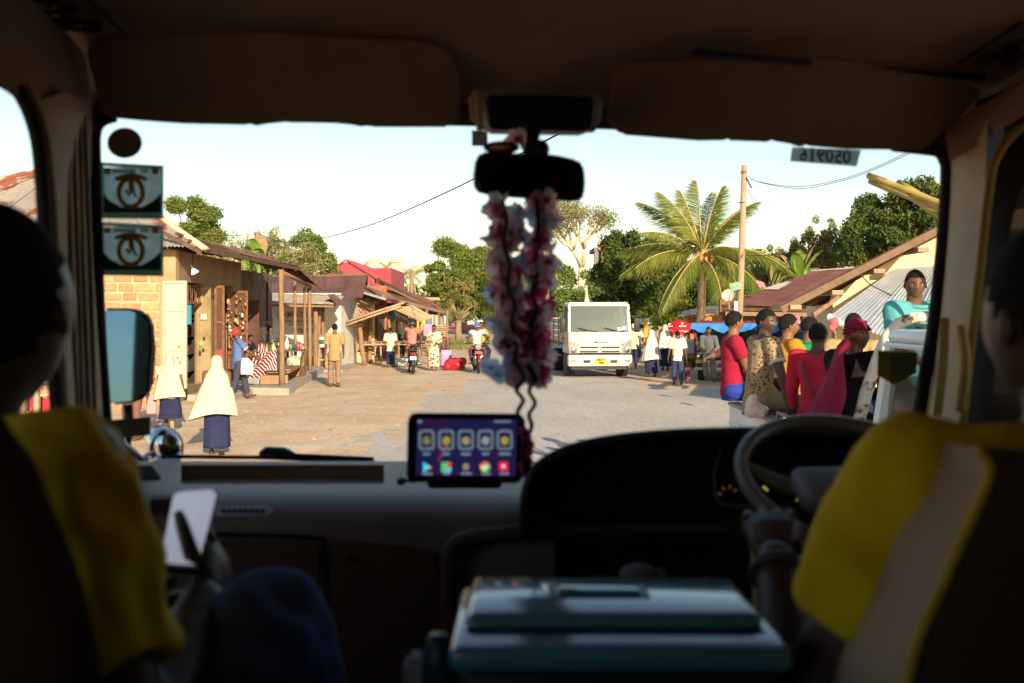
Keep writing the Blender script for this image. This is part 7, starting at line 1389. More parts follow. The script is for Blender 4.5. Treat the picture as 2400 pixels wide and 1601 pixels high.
# centre console below
obj('console_recess', rslab([B(1085,1262,1.95), B(1760,1250,1.95), B(1780,1660,1.93), B(1085,1660,1.93)], BL(0,.02,0), .006, 1), black_d, BUS); obj('console_border', G().tube(smooth_path([B(1052,1660,1.9), B(1050,1330,1.9), B(1062,1286,1.9), B(1096,1262,1.9), B(1240,1246,1.88), B(1500,1244,1.88), B(1700,1240,1.9)], 5), .016, 8), dash_b, BUS, smooth=True)
obj('radio', rslab([B(1300,1262,1.935), B(1530,1258,1.935), B(1530,1340,1.93), B(1300,1342,1.93)], BL(0,.01,0), .003, 1), M('radio_black', (.015,.012,.012), .4), BUS); obj('lower_trim', rslab([B(1540,1232,1.90), B(1770,1215,1.90), B(1775,1262,1.9), B(1540,1268,1.9)], BL(0,.01,0), .004, 1), dash_b, BUS)
for px, py in ((1105,1357),(1175,1340),(1180,1366)): obj('console_knob', G().ell(B(px,py,1.92), (.012,.006,.008), 8), M('knob_grey', (.14,.13,.11), .5), BUS, smooth=True)
gk = obj('gear_knob', G().ell(B(1497,1346,1.55), (.032,.028,.018), 14).ell(B(1546,1346,1.55), (.012,.012,.012), 10), M('knob_lilac_grey', (.22,.20,.22), .5), BUS, smooth=True); obj('gear_lever', G().tube([B(1500,1350,1.56), B(1510,1480,1.62), B(1515,1620,1.66)], .012, 8), black_d, gk, smooth=True); obj('red_panel', rslab([B(1365,1352,1.8), B(1450,1350,1.8), B(1450,1390,1.79), B(1365,1390,1.79)], BL(0,.01,0), .003, 1), M('dim_red', (.16,.012,.02), .7), BUS)
# steering wheel
wc = B(2010,1132,1.60); wax = Matrix.Rotation(BA,3,'Z')@Matrix.Rotation(R(26),3,'X')
ST = obj('steering_wheel', G().torus(wc, .196, .0140, 48, 12, wax), M('wheel_leather', (.22,.17,.135), .35, (.19,.145,.115), 9, spec=.5), BUS, smooth=True)
obj('hub_pad', G().rbox(-.06,.06,-.045,.045,-.02,.03,.02,3).xf(Matrix.Translation(wc+V(-.055,-.02,-.012))@wax.to_4x4()), M('hub_blue_grey', (.28,.28,.31), .45), ST, smooth=2)
for a in (165,15,270): p0, p1 = wc+wax@V(math.cos(R(a))*.05,math.sin(R(a))*.05,-.02), wc+wax@V(math.cos(R(a))*.19,math.sin(R(a))*.19,0); obj('spoke', G().tube([p0, p0.lerp(p1,.5)+V(0,0,-.012), p1], [.02,.015,.012], 8), M('spoke_grey', (.2,.17,.13), .5), ST, smooth=True)
obj('steering_column', G().tube([wc+V(0,0,-.03), wc+BL(.0,.22,-.12)], .04, 10), black_d, ST, smooth=True); obj('stalk', G().tube([wc+BL(-.02,.08,-.03), wc+BL(-.16,.06,-.035)], .007, 6), black_d, ST, smooth=True)
# seats
le = [(1850,2150),(1880,1850),(1915,1640),(1938,1548),(2010,1370),(2083,1199),(2135,1110),(2185,1058),(2232,1038)]; ri = [(2060,2150),(2090,1850),(2122,1640),(2150,1510),(2222,1345),(2290,1192),(2316,1130),(2320,1085),(2290,1050)]
L_ = [B(x, y, 1.10) for x, y in le]; R_ = [B(x, y, .84) for x, y in ri]; mid = [a.lerp(b, .5)+BL(-.018,0,.004) for a, b in zip(L_, R_)]
DS = obj('driver_seat', ruled([[p+BL(.25,.02,0) for p in L_], L_, mid, R_], 5), seat_v, BUS, smooth=True, recalc=False)
obj('seat_rear', ruled([R_, [p+BL(.06,-.035,.0) for p in R_], [p+BL(.3,-.05,.01) for p in R_], [p+BL(.5,.0,0) for p in R_]], 5), seat_d, DS, smooth=True, recalc=False)
obj('seat_piping', G().tube(smooth_path(R_, 5), .0055, 6), piping, DS, smooth=True); obj('seat_piping', G().tube(smooth_path(L_, 5), .005, 6), piping, DS, smooth=True)
pl_ = [(-90,780),(-40,880),(20,995),(82,1085),(126,1195),(182,1330),(226,1500),(240,1660),(250,1900),(255,2150)]; Pl = [B(x, y, .80) for x, y in pl_]
PS = obj('passenger_seat', ruled([[p+BL(-.5,-.0,0) for p in Pl], [p+BL(-.2,-.04,0) for p in Pl], [p+BL(-.03,-.02,0) for p in Pl], Pl, [p+BL(-.04,.08,-.02) for p in Pl]], 5), seat_d, BUS, smooth=True, recalc=False)
# ---- passenger and driver
yel = M('cloth_yellow_shirt', (.68,.48,.015), .8, (.60,.41,.012), 6, bump=.01, bs=20, spec=.15); jean = cloth('jeans', (.10,.15,.36))
def to_local(p, loc, yaw, H): q = Matrix.Rotation(-R(yaw),3,'Z')@(Vector(p)-Vector(loc)); return tuple(q/H)
Hp, lp_, yp = 1.72, V(-.58, 1.06, 0), -4
PSG = person('front passenger in a yellow shirt looking down at a phone', lp_, yp, Hp, vox=.012, pel=(0,-.03,1.305/Hp), lean=5, side=-8, hoff=(.055,.02,.0), head=(-2,-20), skin='skin_deep', shirt=yel, sleeve=.68, loose=.016, trousers=jean, hair='short', hair_line=.2, wr=.024, hem=.05, curl=(.4,.75),
    rh=to_local(P(474,1405,1.23), lp_, yp, Hp), lh=to_local(P(240,1520,1.25), lp_, yp, Hp), re=(.35,-.1,-1), rf=to_local((-.30,1.45,1.25), lp_, yp, Hp), lf=to_local((-.7,1.5,1.0), lp_, yp, Hp), rk=(.35,.2,1), lk=(-.1,.4,1), hand_n=((-.9,.1,.3),(.9,-.25,.15)))
ph = empty('phone', 'slim dark phone with a pale screen held by the passenger', 'phone', P(430,1240,1.3))
A_ = [P(x, y, d) for x, y, d in ((385,1330,1.22),(372,1318,1.22),(404,1160,1.40),(416,1150,1.41),(500,1143,1.42),(512,1156,1.41),(470,1320,1.24),(458,1334,1.22))]
nph = (A_[2]-A_[1]).cross(A_[4]-A_[2]).normalized(); nph = nph if nph.z > 0 else -nph
obj('case', rslab(A_, nph*-.010, .002, 2), M('phone_black', (.012,.012,.014), .3), ph, smooth=2)
cph = sum(A_, V(0,0,0))/8; obj('screen', G().prism([cph+(p-cph)*.93+nph*.001 for p in A_], nph*.0006), M('phone_screen', (.42,.44,.52), .25, (.36,.38,.46), 4, emit=.22), ph)
Hd, ld_, yd = 1.80, V(.72, 1.12, 0), 8
DRV = person('driver in a yellow shirt with a dark watch, hand on the steering wheel', ld_, yd, Hd, vox=.012, pel=(0,-.02,1.305/Hd), lean=4, side=-7, hoff=(-.002,.0,-.025), head=(4,0), skin='skin_deep', shirt=yel, sleeve=.56, loose=.016, trousers=cloth('black4', (.02,.02,.02)), hair='short', wr=.026, hem=.04, curl=(.9,.9), build=1.0,
    lh=to_local(P(1818,1310,1.39), ld_, yd, Hd), rh=to_local(P(2300,1250,1.45), ld_, yd, Hd), le=(-.5,-.7,-1), lf=to_local((.42,1.75,.9), ld_, yd, Hd), rf=to_local((.75,1.75,.9), ld_, yd, Hd), hand_n=((-.3,-.8,.3),(.9,-.25,.15)), hair_line=.18)
J_ = T_J[DRV.name][0]['l']; wv = (J_[2]-J_[1]).normalized(); obj('wristwatch', G().torus(J_[2]-wv*.03, .033, .008, 22, 6, wv.to_track_quat('Z','Y').to_matrix()), M('watch_dark', (.05,.055,.07), .3), DRV, local=True, smooth=True)
# ---- cool box between the seats
cb = M('cool_box_blue', (.07,.24,.32), .16, (.06,.22,.30), 4, spec=.6, coat=.6); cbd = M('cool_box_shaded', (.012,.028,.036), .45)  # second blue darkened: shade below the rim put into the colour
CB = empty('cool_box', 'glossy blue cool box with recessed lid handle between the seats', 'cool box', P(1430,1600,1.15))
zt = 1.66
obj('body', G().rbox(-.058,.284,1.045,1.262,1.28,1.630,.02,3), cbd, CB, smooth=2); obj('lid_rim', G().rbox(-.066,.294,1.032,1.272,1.626,1.652,.010,3), cb, CB, smooth=2)
obj('lid_panel', G().rbox(-.052,.278,1.095,1.262,1.645,1.668,.012,3), cb, CB, smooth=2); obj('lid_groove', G().box(-.050,.276,1.086,1.094,1.648,1.6545), cbd, CB)
hx, hy = .10, 1.19; obj('handle_recess', G().rbox(hx-.06,hx+.065,hy-.032,hy+.03,1.660,1.6695,.004,1), cbd, CB); obj('handle', G().rbox(hx-.048,hx+.053,hy-.02,hy+.016,1.664,1.6735,.005,2), cb, CB, smooth=2)
obj('paper_bag', rslab([P(942,1548,1.2), P(1028,1556,1.18), P(1034,1660,1.15), P(940,1660,1.17)], (0,.05,0), .008, 2), M('paper_lilac', (.34,.33,.38), .9), None, label='crumpled pale paper bag beside the cool box', cat='bag', smooth=2)
obj('water_bottle', G().lathe(P(1028,1640,1.14), [(.001,0),(.018,0),(.02,.02),(.02,.05),(.014,.065),(.01,.075),(.001,.075)], 16), M('bottle_blue', (.03,.07,.12), .25), None, label='blue plastic bottle squeezed against the cool box', cat='bottle', smooth=True)
# ---- tablet on the dash
TB = empty('tablet', 'black tablet computer with glowing app icons propped on the dash', 'tablet', B(1090,1135,1.85))
def tb_(x, y, k=0.): return B(x, y, 1.80+(1135-y)*.00035-k)
obj('case', rslab([tb_(x, y) for x, y in ((953,1122),(956,985),(960,973),(972,968),(1216,970),(1230,978),(1233,990),(1226,1124),(1216,1134),(962,1131))], BL(0,.014,0), .004, 2), M('tablet_black', (.006,.006,.008), .25), TB, smooth=2)
scr = obj('screen', G().prism([tb_(x, y, .003) for x, y in ((974,1114),(978,982),(1212,984),(1208,1116))], BL(0,-.0005,0)), M('screen_navy', (.008,.010,.055), .2, (.02,.008,.045), 14, emit=.3), TB)
def rr(cx, cy, w_, h_, r_): return [(cx+sx*(w_-r_)+r_*math.cos(R(a+b)), cy+sy*(h_-r_)+r_*math.sin(R(a+b))) for sx, sy, a in ((1,1,0),(-1,1,90),(-1,-1,180),(1,-1,270)) for b in (0,45,90)]
def flat(name, pts, m, k=.005, p=scr): return obj(name, G().prism([tb_(x, y, k) for x, y in pts], BL(0,-.0004,0)), m, p)
em = lambda n_, c, e=.9: M('glow_'+n_, c, .4, c, emit=e*.55)
for i, px in enumerate((1000,1046,1092,1138,1183)):
    t = obj('icon_frame', G().tube([tb_(x, y, .006) for x, y in rr(px,1031,16,21,6)+rr(px,1031,16,21,6)[:1]], .0026, 5), em('frame', (.09,.13,.15), .7), scr); flat('icon_disc', rr(px,1033,9,10,8), [em('olive', (.10,.10,.04)), em('gold', (.20,.16,.02)), em('amber', (.18,.15,.07)), em('grey', (.14,.17,.16)), em('gold', (.2,.16,.02))][i], .006)
    flat('icon_caption', rr(px,1064,[9,8,12,9,14][i],2.5,2), em('caption', (.10,.16,.22), .8), .006); flat('icon_caption', rr(px+(1 if i < 4 else -1),1110,[12,8,13,11,11][i],2.5,2), em('caption2', (.12,.15,.2), .8), .006)
flat('app_icon', [(992,1083),(1012,1095),(992,1107)], em('cyan', (.03,.38,.45)), .006); flat('app_icon_tip', [(1005,1091),(1014,1096),(1005,1100)], em('orange', (.4,.15,.04)), .0065)
flat('app_icon', rr(1046,1095,12,12,3), em('green', (.06,.30,.12)), .006); flat('app_icon_part', [(1048,1084),(1058,1084),(1058,1096),(1048,1094)], em('red', (.45,.03,.03)), .0065); flat('app_icon_part', [(1044,1107),(1056,1107),(1056,1098),(1049,1098)], em('blue', (.1,.25,.6)), .0065)
flat('app_icon', rr(1092,1094,8,8,7), em('brown', (.16,.13,.09)), .006); flat('app_icon', rr(1137,1094,12,12,11), em('lime', (.35,.38,.02)), .006); flat('app_icon_part', [(1126,1092),(1130,1084),(1142,1083),(1148,1090),(1137,1092)], em('red', (.45,.03,.03)), .0065); flat('app_icon_part', [(1140,1094),(1149,1092),(1148,1102),(1138,1106)], em('leaf', (.03,.35,.06)), .0065); flat('app_icon_part', rr(1137,1094,5,5,4), em('pale', (.35,.42,.5)), .007)
flat('app_icon', rr(1180,1093,11,11,3), em('crimson', (.42,.015,.03)), .006); flat('app_icon_part', rr(1180,1093,4,4,3), em('pale', (.5,.4,.4)), .0065)
flat('status_bar', rr(1178,988,20,2,1.5), em('caption', (.1,.16,.2)), .006); flat('status_bar', rr(984,988,5,3,2), em('caption', (.1,.16,.2)), .006); flat('wallpaper_streak', [(1040,1044),(1054,1046),(1030,1082),(1024,1082)], em('streak', (.12,.015,.04), .8), .0045)
obj('stand_foot', G().rbox(-.07,.07,-.03,.03,0,.02,.006,1).xf(Matrix.Translation(B(1090,1140,1.88))), black_d, TB); obj('charging_lead', G().tube(smooth_path([B(938,1128,1.85), B(950,1126,1.83), B(975,1128,1.82)], 4), .004, 6).ell(B(940,1128,1.85), (.009,.008,.008), 8), black_d, TB)
# ---- flower garland hanging from the mirror
GL = empty('flower_garland', 'pink and white artificial flower garland hanging from the rear-view mirror', 'garland', B(1215,470,1.78))
cords = [[(1178,470),(1186,520),(1180,570),(1194,620),(1190,670),(1206,715),(1198,760),(1214,800),(1208,845),(1228,885),(1210,912),(1226,938),(1213,966),(1222,992),(1232,1020),(1226,1060),(1232,1110)],[(1256,470),(1262,520),(1254,580),(1264,630),(1248,680),(1258,730),(1240,770),(1252,810),(1236,850),(1256,886),(1240,915),(1254,945),(1240,972),(1246,1000),(1234,1035),(1240,1070),(1230,1120)]]
cord_m = M('garland_cord', (.035,.02,.02), .8)
for k, cpts in enumerate(cords): obj('cord', G().tube(smooth_path([B(x, y, 1.745+.03*k+(.0 if y < 1000 else .04)) for x, y in cpts], 6), .0042, 6), cord_m, GL, smooth=True)
pm_in = M('petal_magenta', (.62,.05,.22), .7, (.70,.10,.3), 40, transl=.65); pm_out = M('petal_pink', (.86,.58,.70), .7, (.84,.68,.78), 40, transl=.65); pm_wh = M('petal_white', (.88,.86,.9), .7, (.85,.8,.88), 40, transl=.65); pm_bl = M('petal_blue', (.55,.68,.92), .7, (.62,.74,.94), 40, transl=.65); bead = M('bead_brown', (.12,.05,.05), .5)
def flower_mesh(nm, seed, mats):
    q = random.Random(seed); g = G(); n_ = 5
    for k in range(n_):
        a = 2*math.pi*k/n_+q.uniform(-.2,.2); d = V(math.cos(a), math.sin(a), 0); s_ = V(-d.y, d.x, 0); L = .021*q.uniform(.85,1.15); lift = q.uniform(.15,.7)
        pts = []
        for t, w_ in ((0.05,.15),(.35,.42),(.7,.5),(1.0,.22)):
            c = d*L*t+V(0,0,L*lift*t*t); pts.append([c-s_*L*w_+V(0,0,.002), c, c+s_*L*w_+V(0,0,.002)])
        for i in range(3):
            g.cur = 0 if i == 0 else 1; g.add(pts[i]+pts[i+1], [(0,1,4,3),(1,2,5,4)])
    g.cur = 2; g.ell((0,0,.003), (.004,.004,.004), 6); me = mesh_of(nm, g)
    for m_ in mats: me.materials.append(m_)
    return me
fl = [flower_mesh('flower', i, mt) for i, mt in enumerate([(pm_in,pm_out,bead),(pm_in,pm_wh,bead),(pm_in,pm_in,bead),(pm_out,pm_wh,bead),(pm_bl,pm_bl,bead),(pm_in,pm_wh,bead)])]
q = random.Random(77); iv = mw(GL).inverted()
for k in range(2):
    pth = smooth_path([B(x, y, 1.77+.03*k) for x, y in cords[k][:10]], 6)
    for i, p in enumerate(pth):
        t = i/len(pth)
        if i % 2 and q.random() < .15: continue
        n_here = 2 if q.random() < .5 else 1
        for _ in range(n_here):
            off = V(q.gauss(0,.0105)+(-.008 if k == 0 else .004), q.gauss(0,.010), q.gauss(0,.010)); me = fl[rnd.choice((0,0,0,1,1,2,2,2,3,4,5))]
            inst(me, 'flower', iv@(Matrix.Translation(p+off)@Euler((R(90)+q.gauss(0,.7), q.gauss(0,.6), q.uniform(0,6.28))).to_matrix().to_4x4()@Matrix.Scale(q.uniform(.8,1.2),4)), GL)
for i in range(34): inst(fl[(1,3,4,4,3)[i % 5]], 'flower', iv@(Matrix.Translation(B(1212+q.gauss(0,10), 490+i*11.2+q.gauss(0,4), 1.80))@Euler((R(90)+q.gauss(0,.6), q.gauss(0,.5), q.uniform(0,6.28))).to_matrix().to_4x4()@Matrix.Scale(q.uniform(.8,1.15),4)), GL)
for px, py in ((1205,335),(1212,326),(1220,338),(1165,880),(1240,868),(1150,862)): inst(fl[4 if py > 800 else 0], 'flower', iv@(Matrix.Translation(B(px,py,1.84 if py < 400 else 1.78))@Euler((R(80), .3, px)).to_matrix().to_4x4()), GL)
for i in range(16): inst(fl[2], 'flower', iv@(Matrix.Translation(B(1232+q.uniform(-8,12), 1010+i*7, 1.79))@Euler((R(90)+q.gauss(0,.7), q.gauss(0,.6), q.uniform(0,6.28))).to_matrix().to_4x4()@Matrix.Scale(.5,4)), GL)
# ================================================================ market stall, porch furniture and goods
ST1 = empty('market_stall', 'rough pole stall with small tin gable roof in front of the lattice shop', 'market stall', (X(900,39),39,0))
Y0, Y1 = 37.6, 40.2
roof_sheets(ST1, V(X(943,Y0),Y0,Z(711,Y0)), V(X(943,Y0),Y1,Z(711,Y0)+.05), V(X(806,Y0),Y1,Z(756,Y0)+.05), V(X(806,Y0),Y0,Z(756,Y0)), rust_tin, .9)
roof_sheets(ST1, V(X(925,Y0),Y0-.1,Z(722,Y0)), V(X(950,Y0),Y1,Z(716,Y0)), V(X(1003,Y0),Y1,Z(746,Y0)), V(X(985,Y0),Y0-.1,Z(752,Y0)), M('straw_tin', (.50,.36,.20), .85, (.38,.26,.15), 4, grain=.15), .7)
for a, b in (((806,757),(948,709)),((810,763),(940,718)),((925,724),(990,755)),((905,728),(948,709))): obj('rafter_pole', G().tube([P(*a,Y0-.05), P((a[0]+b[0])/2,(a[1]+b[1])/2-1,Y0-.05), P(*b,Y0-.05)], .045, 7), timber_pale, ST1, smooth=True)
for px0, py0, px1, d, r_ in ((841,752,854,38.4,.10),(868,745,866,40.0,.08),(906,722,914,38.6,.06),(930,752,930,40.4,.06),(960,745,963,40.2,.06),(985,748,983,38.5,.05)): pole('stall_post', V(X(px1,d),d,0) if px0 != 906 else P(915,778,d), P(px0,py0,d), r_, r_*.85, ST1, timber)
ct = empty('stall_counter', 'long plank counter of the market stall', 'counter', (X(930,40),40,0))
for k in range(3): obj('plank', G().box(X(852,39.6), X(1012,39.6), 39.3+k*.22, 39.5+k*.22, .86, .90), timber, ct)
for px in (880,893,935,975,1005): obj('leg', G().beam(V(X(px,39.4),39.4,0), V(X(px,39.4),39.4,.86), .06, .06), timber_pale, ct)
obj('rail', G().beam((X(855,39.3),39.28,.78),(X(1010,39.3),39.28,.80),.05,.07), timber_pale, ct)
def simple(name, g, m, label, cat, **k): return obj(name, g, m, None, label=label, cat=cat, **k)
CBN = empty('display_cabinet', 'small glazed wooden cabinet on a stand beside the lattice window', 'cabinet', (X(820,40),39.9,0)); xc = X(820,39.9)
obj('stand', G().box(xc-.16,xc+.16,39.8,40.1,0,.86), timber_dark, CBN); obj('case', G().rbox(xc-.2,xc+.2,39.75,40.1,.87,1.4,.02,1), timber_dark, CBN); obj('glass', G().box(xc-.16,xc+.16,39.735,39.748,.93,1.34), M('cabinet_glass', (.22,.24,.22), .2), CBN)
simple('hanging_net', G().ell(P(917,742,39.2), (.16,.12,.24), 10).ell(P(917,730,39.2), (.08,.06,.12), 8), M('green_net', (.09,.22,.14), .9), 'green net bag hanging under the stall roof', 'net', smooth=True)
simple('blue_basin', G().lathe(V(X(905,41),41,.9), [(.12,0),(.2,.16),(.21,.16),(.13,-.0)], 16), M('basin_blue', (.05,.12,.35), .4), 'blue basin standing on the stall counter', 'basin', smooth=True)
CR = empty('bottle_crate', 'red crate of soda bottles on the stall counter', 'crate', (X(957,39.8),39.8,.9)); xr = X(957,39.8)
obj('crate', G().rbox(xr-.22,xr+.22,39.7,39.95,.9,1.02,.01,1), M('crate_red', (.32,.05,.05), .6), CR)
for i in range(6): obj('bottle', G().lathe(V(xr-.18+i*.072,39.82,.95), [(.001,0),(.03,0),(.03,.1),(.012,.15),(.012,.2),(.001,.2)], 8), M('cola_bottle', (.10,.03,.025), .2), CR, smooth=True)
# row of hanging goods along the market front
hgc = [(.60,.42,.03),(.55,.50,.42),(.45,.08,.10),(.10,.30,.20),(.60,.25,.08),(.12,.16,.34),(.62,.58,.5),(.5,.12,.22)]
lab = ['yellow','pale grey','dark red','green','orange','navy','off-white','rose']
for i in range(16):
    d = 46+i*1.5; px = 985+i*3.9; x, zt_ = X(px,d), 2.02-.012*i; h = U(.5,.95); wd = U(.12,.2); k = i % 8
    g = G().loft([[V(x-wd+2*wd*u, d+.05*math.sin(u*8+i), zt_-h*t)+V(0,.02*s_,0) for u in (0,.25,.5,.75,1)] for s_, t in ((0,0),(0,.35),(0,.7),(0,1))], cap=False, close=False)
    simple('hanging_garment', g, M('garment_%d' % k, hgc[k], .9), '%s garment hanging in the market, %s from the near end' % (lab[k], ['first','second','third','fourth','fifth','sixth','seventh','eighth','ninth','tenth','eleventh','twelfth','thirteenth','fourteenth','fifteenth','sixteenth'][i]), 'garment', group='garments hung along the market front', smooth=True, recalc=False)
for i, (px, py, d, r_, c, l_) in enumerate(((1022,775,52,.35,(.35,.2,.1),'brown wicker'),(1036,770,55,.3,(.5,.38,.2),'pale wicker'),(1010,792,47,.25,(.45,.25,.1),'orange wicker'),(1050,785,60,.3,(.3,.2,.12),'dark wicker'))):
    simple('basket', G().lathe(V(X(px,d),d,0), [(r_*.7,0),(r_,r_*.9),(r_*1.02,r_*.9),(r_*.6,r_*.6)], 14), M('wicker_%d' % i, c, .9), l_+' basket of goods at the market front', 'basket', group='baskets along the market front', smooth=True)
cr_ = empty('slatted_crate', 'stack of slatted wooden crates at the market end', 'crate', (X(1032,54),54,0)); xk = X(1032,54)
for k in range(6): obj('slat', G().box(xk-.4,xk+.35,53.9,54.0,.75+k*.11,.83+k*.11), timber_pale, cr_)
obj('crate_body', G().box(xk-.38,xk+.33,54.02,54.5,.0,1.35), timber_dark, cr_)
simple('flowery_bag', G().rbox(X(1003,37)-.2, X(1003,37)+.16, 37, 37.25, 1.12, 1.62, .08, 3), pattern_mat('pink_blue_print', 'voro', ((.62,.5,.6),(.55,.16,.28),(.25,.3,.5)), 14, thr=.25), 'pink flowered bundle held up between the helmeted man and the woman', 'bundle', smooth=2)
# luggage by the road
sl_ = at(1046, 862); SU = empty('suitcase', 'upright pink wheeled suitcase on the dirt', 'suitcase', sl_, R(8)); pk = M('suitcase_pink', (.58,.28,.46), .5, (.52,.24,.42), 6)
obj('shell', G().rbox(-.2,.2,-.12,.12,.05,.66,.04,3), pk, SU, local=True, smooth=2); obj('zip_line', G().box(-.205,.205,-.006,.006,.07,.64), M('zip_dark', (.2,.08,.16), .6), SU, local=True)
for x in (-.12,-.04,.04,.12): obj('rib', G().box(x-.008,x+.008,-.128,-.12,.1,.6), pk, SU, local=True)
obj('handle', G().tube([(-.08,.05,.66),(-.08,.05,.72),(.08,.05,.72),(.08,.05,.66)], .012, 6), black_p, SU, local=True)
for x in (-.15,.15): obj('castor', G().lathe((x,0,.03), [(.03,-.015),(.03,.015)], 10, Matrix.Rotation(R(90),3,'Y')), black_p, SU, local=True)
b_ = at(1064, 868); simple('holdall', remesh(G().ell(b_+V(0,0,.22), (.36,.25,.22), 12).ell(b_+V(.28,0,.32), (.2,.14,.13), 10).ell(b_+V(-.2,-.05,.14), (.2,.2,.14), 10), .03, 2, .035, 7), M('bag_red', (.45,.02,.035), .45, (.35,.015,.03), 5), 'shiny red holdall slumped beside the pink suitcase', 'bag', smooth=True)
b_ = at(1080, 866); simple('orange_parcel', G().rbox(b_.x-.13, b_.x+.15, b_.y-.1, b_.y+.12, .0, .36, .04, 2), pattern_mat('orange_print', 'voro', ((.5,.45,.4),(.55,.18,.06)), 12, thr=.3), 'orange printed parcel behind the red holdall', 'parcel', smooth=2)
b_ = V(X(942,37),37,0); simple('sack', remesh(G().ell(b_+V(0,0,.17), (.5,.25,.17), 12).ell(b_+V(-.3,0,.2), (.25,.2,.16), 10), .035, 2, .04, 6), M('sack_white', (.55,.53,.47), .8, (.40,.42,.36), 4), 'full white woven sack lying before the stall', 'sack', smooth=True)
# porch furniture
TBL = empty('porch_table', 'rough wooden table of bottles on the porch', 'table', (X(700,28.6),28.6,.2)); x0, x1 = X(668,28.6), X(712,28.6)
obj('top', G().box(x0,x1,28.3,28.9,.92,.97), timber_dark, TBL)
for x in (x0+.04,x1-.04):
    for y in (28.34,28.86): obj('leg', G().beam((x,y,.2),(x+(.06 if x > x0+.1 else -.02),y,.92),.06,.06), timber_dark, TBL)
for i, (u, h, r_, c, l_) in enumerate(((.14,.34,.06,(.75,.74,.7),'tall white bottle on the porch table'),(.36,.16,.04,(.15,.35,.08),'green jar on the porch table'),(.48,.2,.035,(.05,.08,.3),'blue bottle on the porch table'),(.6,.14,.05,(.1,.05,.05),'dark tin on the porch table'),(.74,.2,.035,(.55,.1,.08),'red-capped bottle on the porch table'),(.88,.22,.045,(.45,.15,.25),'pink bottle on the porch table'))):
    simple('bottle', G().lathe(V(x0+(x1-x0)*u,28.5,.97), [(.001,0),(r_,0),(r_,h*.65),(r_*.45,h*.8),(r_*.45,h),(.001,h)], 12), M('bottle_%d' % i, c, .3), l_, 'bottle', group='bottles on the porch table', smooth=True)
simple('green_sack', remesh(G().ell(V((x0+x1)/2,28.6,.62), (.26,.2,.18), 12).ell(V((x0+x1)/2+.1,28.6,.55), (.2,.18,.14), 10), .03, 2, .03, 9), M('sack_green', (.30,.40,.25), .7, (.5,.5,.42), 6), 'pale green stuffed sack under the porch table', 'sack', smooth=True)
simple('wooden_box', G().rbox(x0+.1,x1-.05,28.4,28.8,.21,.5,.01,1), M('box_orange_wood', (.42,.2,.08), .9), 'orange wooden box under the porch table', 'box')
BN = empty('low_bench', 'low plank bench covered with newspaper along the porch edge', 'bench', (-5.9,27,.2)); a, b = P(655,905,25.5), P(693,872,29.5); a.z = b.z = .5
for k in range(3): obj('plank', G().beam(a+V(-.22+k*.2,0,0), b+V(-.22+k*.2,0,0), .18, .05), timber, BN)
for t in (.05,.95):
    for k in (-.18,.16): p = a.lerp(b,t)+V(k,0,0); obj('leg', G().beam(V(p.x,p.y,.2),V(p.x,p.y,.48),.07,.07), timber_pale, BN)
simple('newspaper', G().sheet(a+V(-.38,-.12,.045), a+V(.22,-.12,.045), a+V(.24,.3,.05), a+V(-.36,.3,.05), 4, .012, rows=3), M('newsprint', (.62,.60,.56), .9, (.35,.4,.5), 16), 'crumpled newspaper on the end of the low bench', 'newspaper', recalc=False)
simple('cardboard_box', G().rbox(a.x-.42,a.x+.06,25.2,25.6,.2,.43,.012,1).box(a.x-.40,a.x+.04,25.19,25.21,.36,.42), M('cardboard', (.36,.22,.12), .9, (.30,.18,.1), 5), 'open cardboard box below the bench end', 'box')
for i, (px, py, d, r_) in enumerate(((609,838,27.0,.2),(600,858,26.8,.17),(618,862,26.9,.15))): simple('watermelon', G().ell(P(px,py,d), (r_*1.15,r_,r_*.9), 16, Matrix.Rotation(R(25*i),3,'Y')), pattern_mat('melon_skin', 'stripe', ((.035,.055,.02),(.13,.14,.05)), 9, r=.4, axis='X', thr=.6), ['big dark watermelon leaning on the porch heap','striped watermelon at the bottom left of the heap','small watermelon beside the striped cloth'][i], 'watermelon', group='watermelons on the porch', smooth=True)
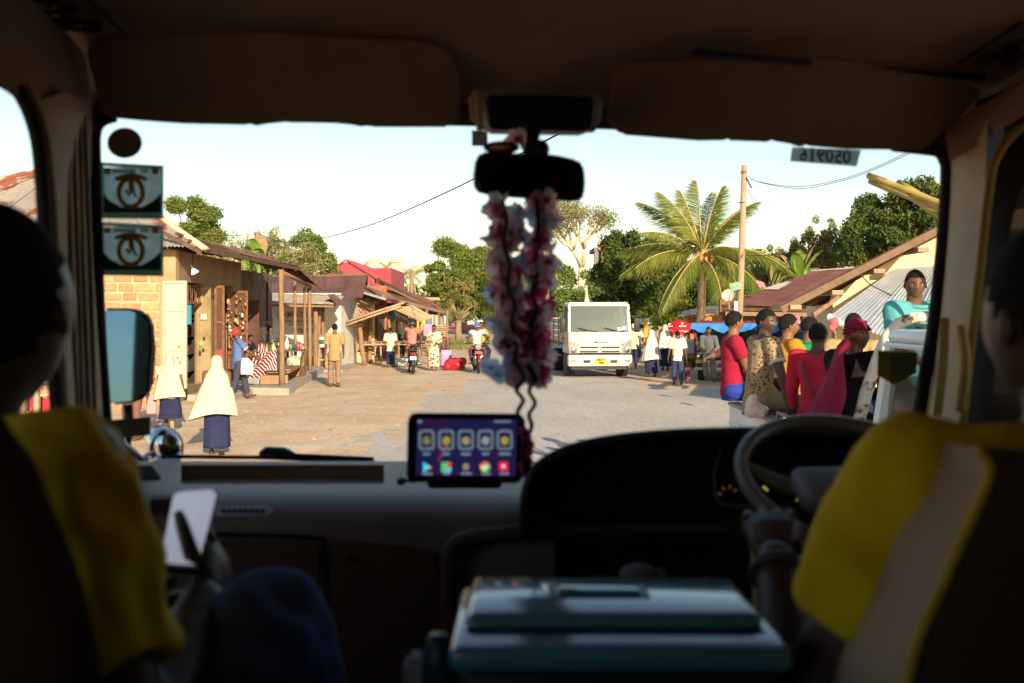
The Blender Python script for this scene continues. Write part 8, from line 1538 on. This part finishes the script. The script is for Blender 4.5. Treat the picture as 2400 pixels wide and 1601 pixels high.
simple('yellow_cover', remesh(G().ell(V(X(612,33),33,.75), (.55,.3,.55), 12).ell(V(X(602,33),32.9,.5), (.6,.3,.35), 12), .05, 3, .06, 4), M('yellow_green_cover', (.34,.30,.06), .7, (.22,.30,.08), 2.5), 'yellow-green plastic cover over goods under the awning', 'cover', smooth=True)
STL = empty('stool', 'small wooden stool carrying a paint bucket by the painted wall', 'stool', (X(757,34.6),34.6,.1)); xs1 = X(757,34.6)
obj('seat', G().box(xs1-.17,xs1+.17,34.45,34.75,.82,.86), timber_pale, STL)
for x in (-.13,.13):
    for y in (34.5,34.7): obj('leg', G().beam((xs1+x,y,.1),(xs1+x*.85,y,.82),.045,.045), timber_pale, STL)
obj('rung', G().beam((xs1-.13,34.5,.4),(xs1+.13,34.5,.4),.03,.04), timber_pale, STL)
BK_ = empty('paint_bucket', 'white and teal paint bucket on the small stool', 'bucket', (xs1,34.6,.86)); obj('pail', G().lathe(V(xs1,34.6,.86), [(.001,0),(.13,0),(.15,.32),(.14,.32),(.12,.02)], 18), white_paint, BK_, smooth=2); obj('label_band', G().lathe(V(xs1,34.6,.86), [(.137,.08),(.147,.24)], 18, cap=False), M('bucket_teal', (.03,.14,.16), .5), BK_, smooth=True)
# stall glimpsed through the left side window
SB_ = empty('side_stall', 'wooden stand with red bags seen low through the passenger window', 'stand', (X(95,15),15,0))
obj('top', G().box(X(60,15),X(150,15),14.8,15.3,.86,.93), timber, SB_)
for px in (66,98,140): obj('leg', G().beam(V(X(px,15),14.85,0),V(X(px,15),14.85,.86),.07,.07), timber_pale, SB_)
for i, px in enumerate((88,116)): simple('red_bag', G().rbox(X(px,15.2)-.09,X(px,15.2)+.09,15.1,15.25,.25,.74,.05,2), M('bag_scarlet', (.5,.03,.05), .5, (.6,.35,.1), 7, lo=.55, hi=.6), ['red printed bag on the left of the roadside stand','red printed bag on the right of the roadside stand'][i], 'bag', group='red bags on the roadside stand', smooth=2)
simple('wire_basket', G().lathe(V(X(60,15.4),15.4,.5), [(.1,0),(.16,.3),(.17,.3)], 12, cap=False), M('galvanised2', (.4,.4,.42), .4, metal=.6), 'wire basket at the edge of the passenger window', 'basket', recalc=False)
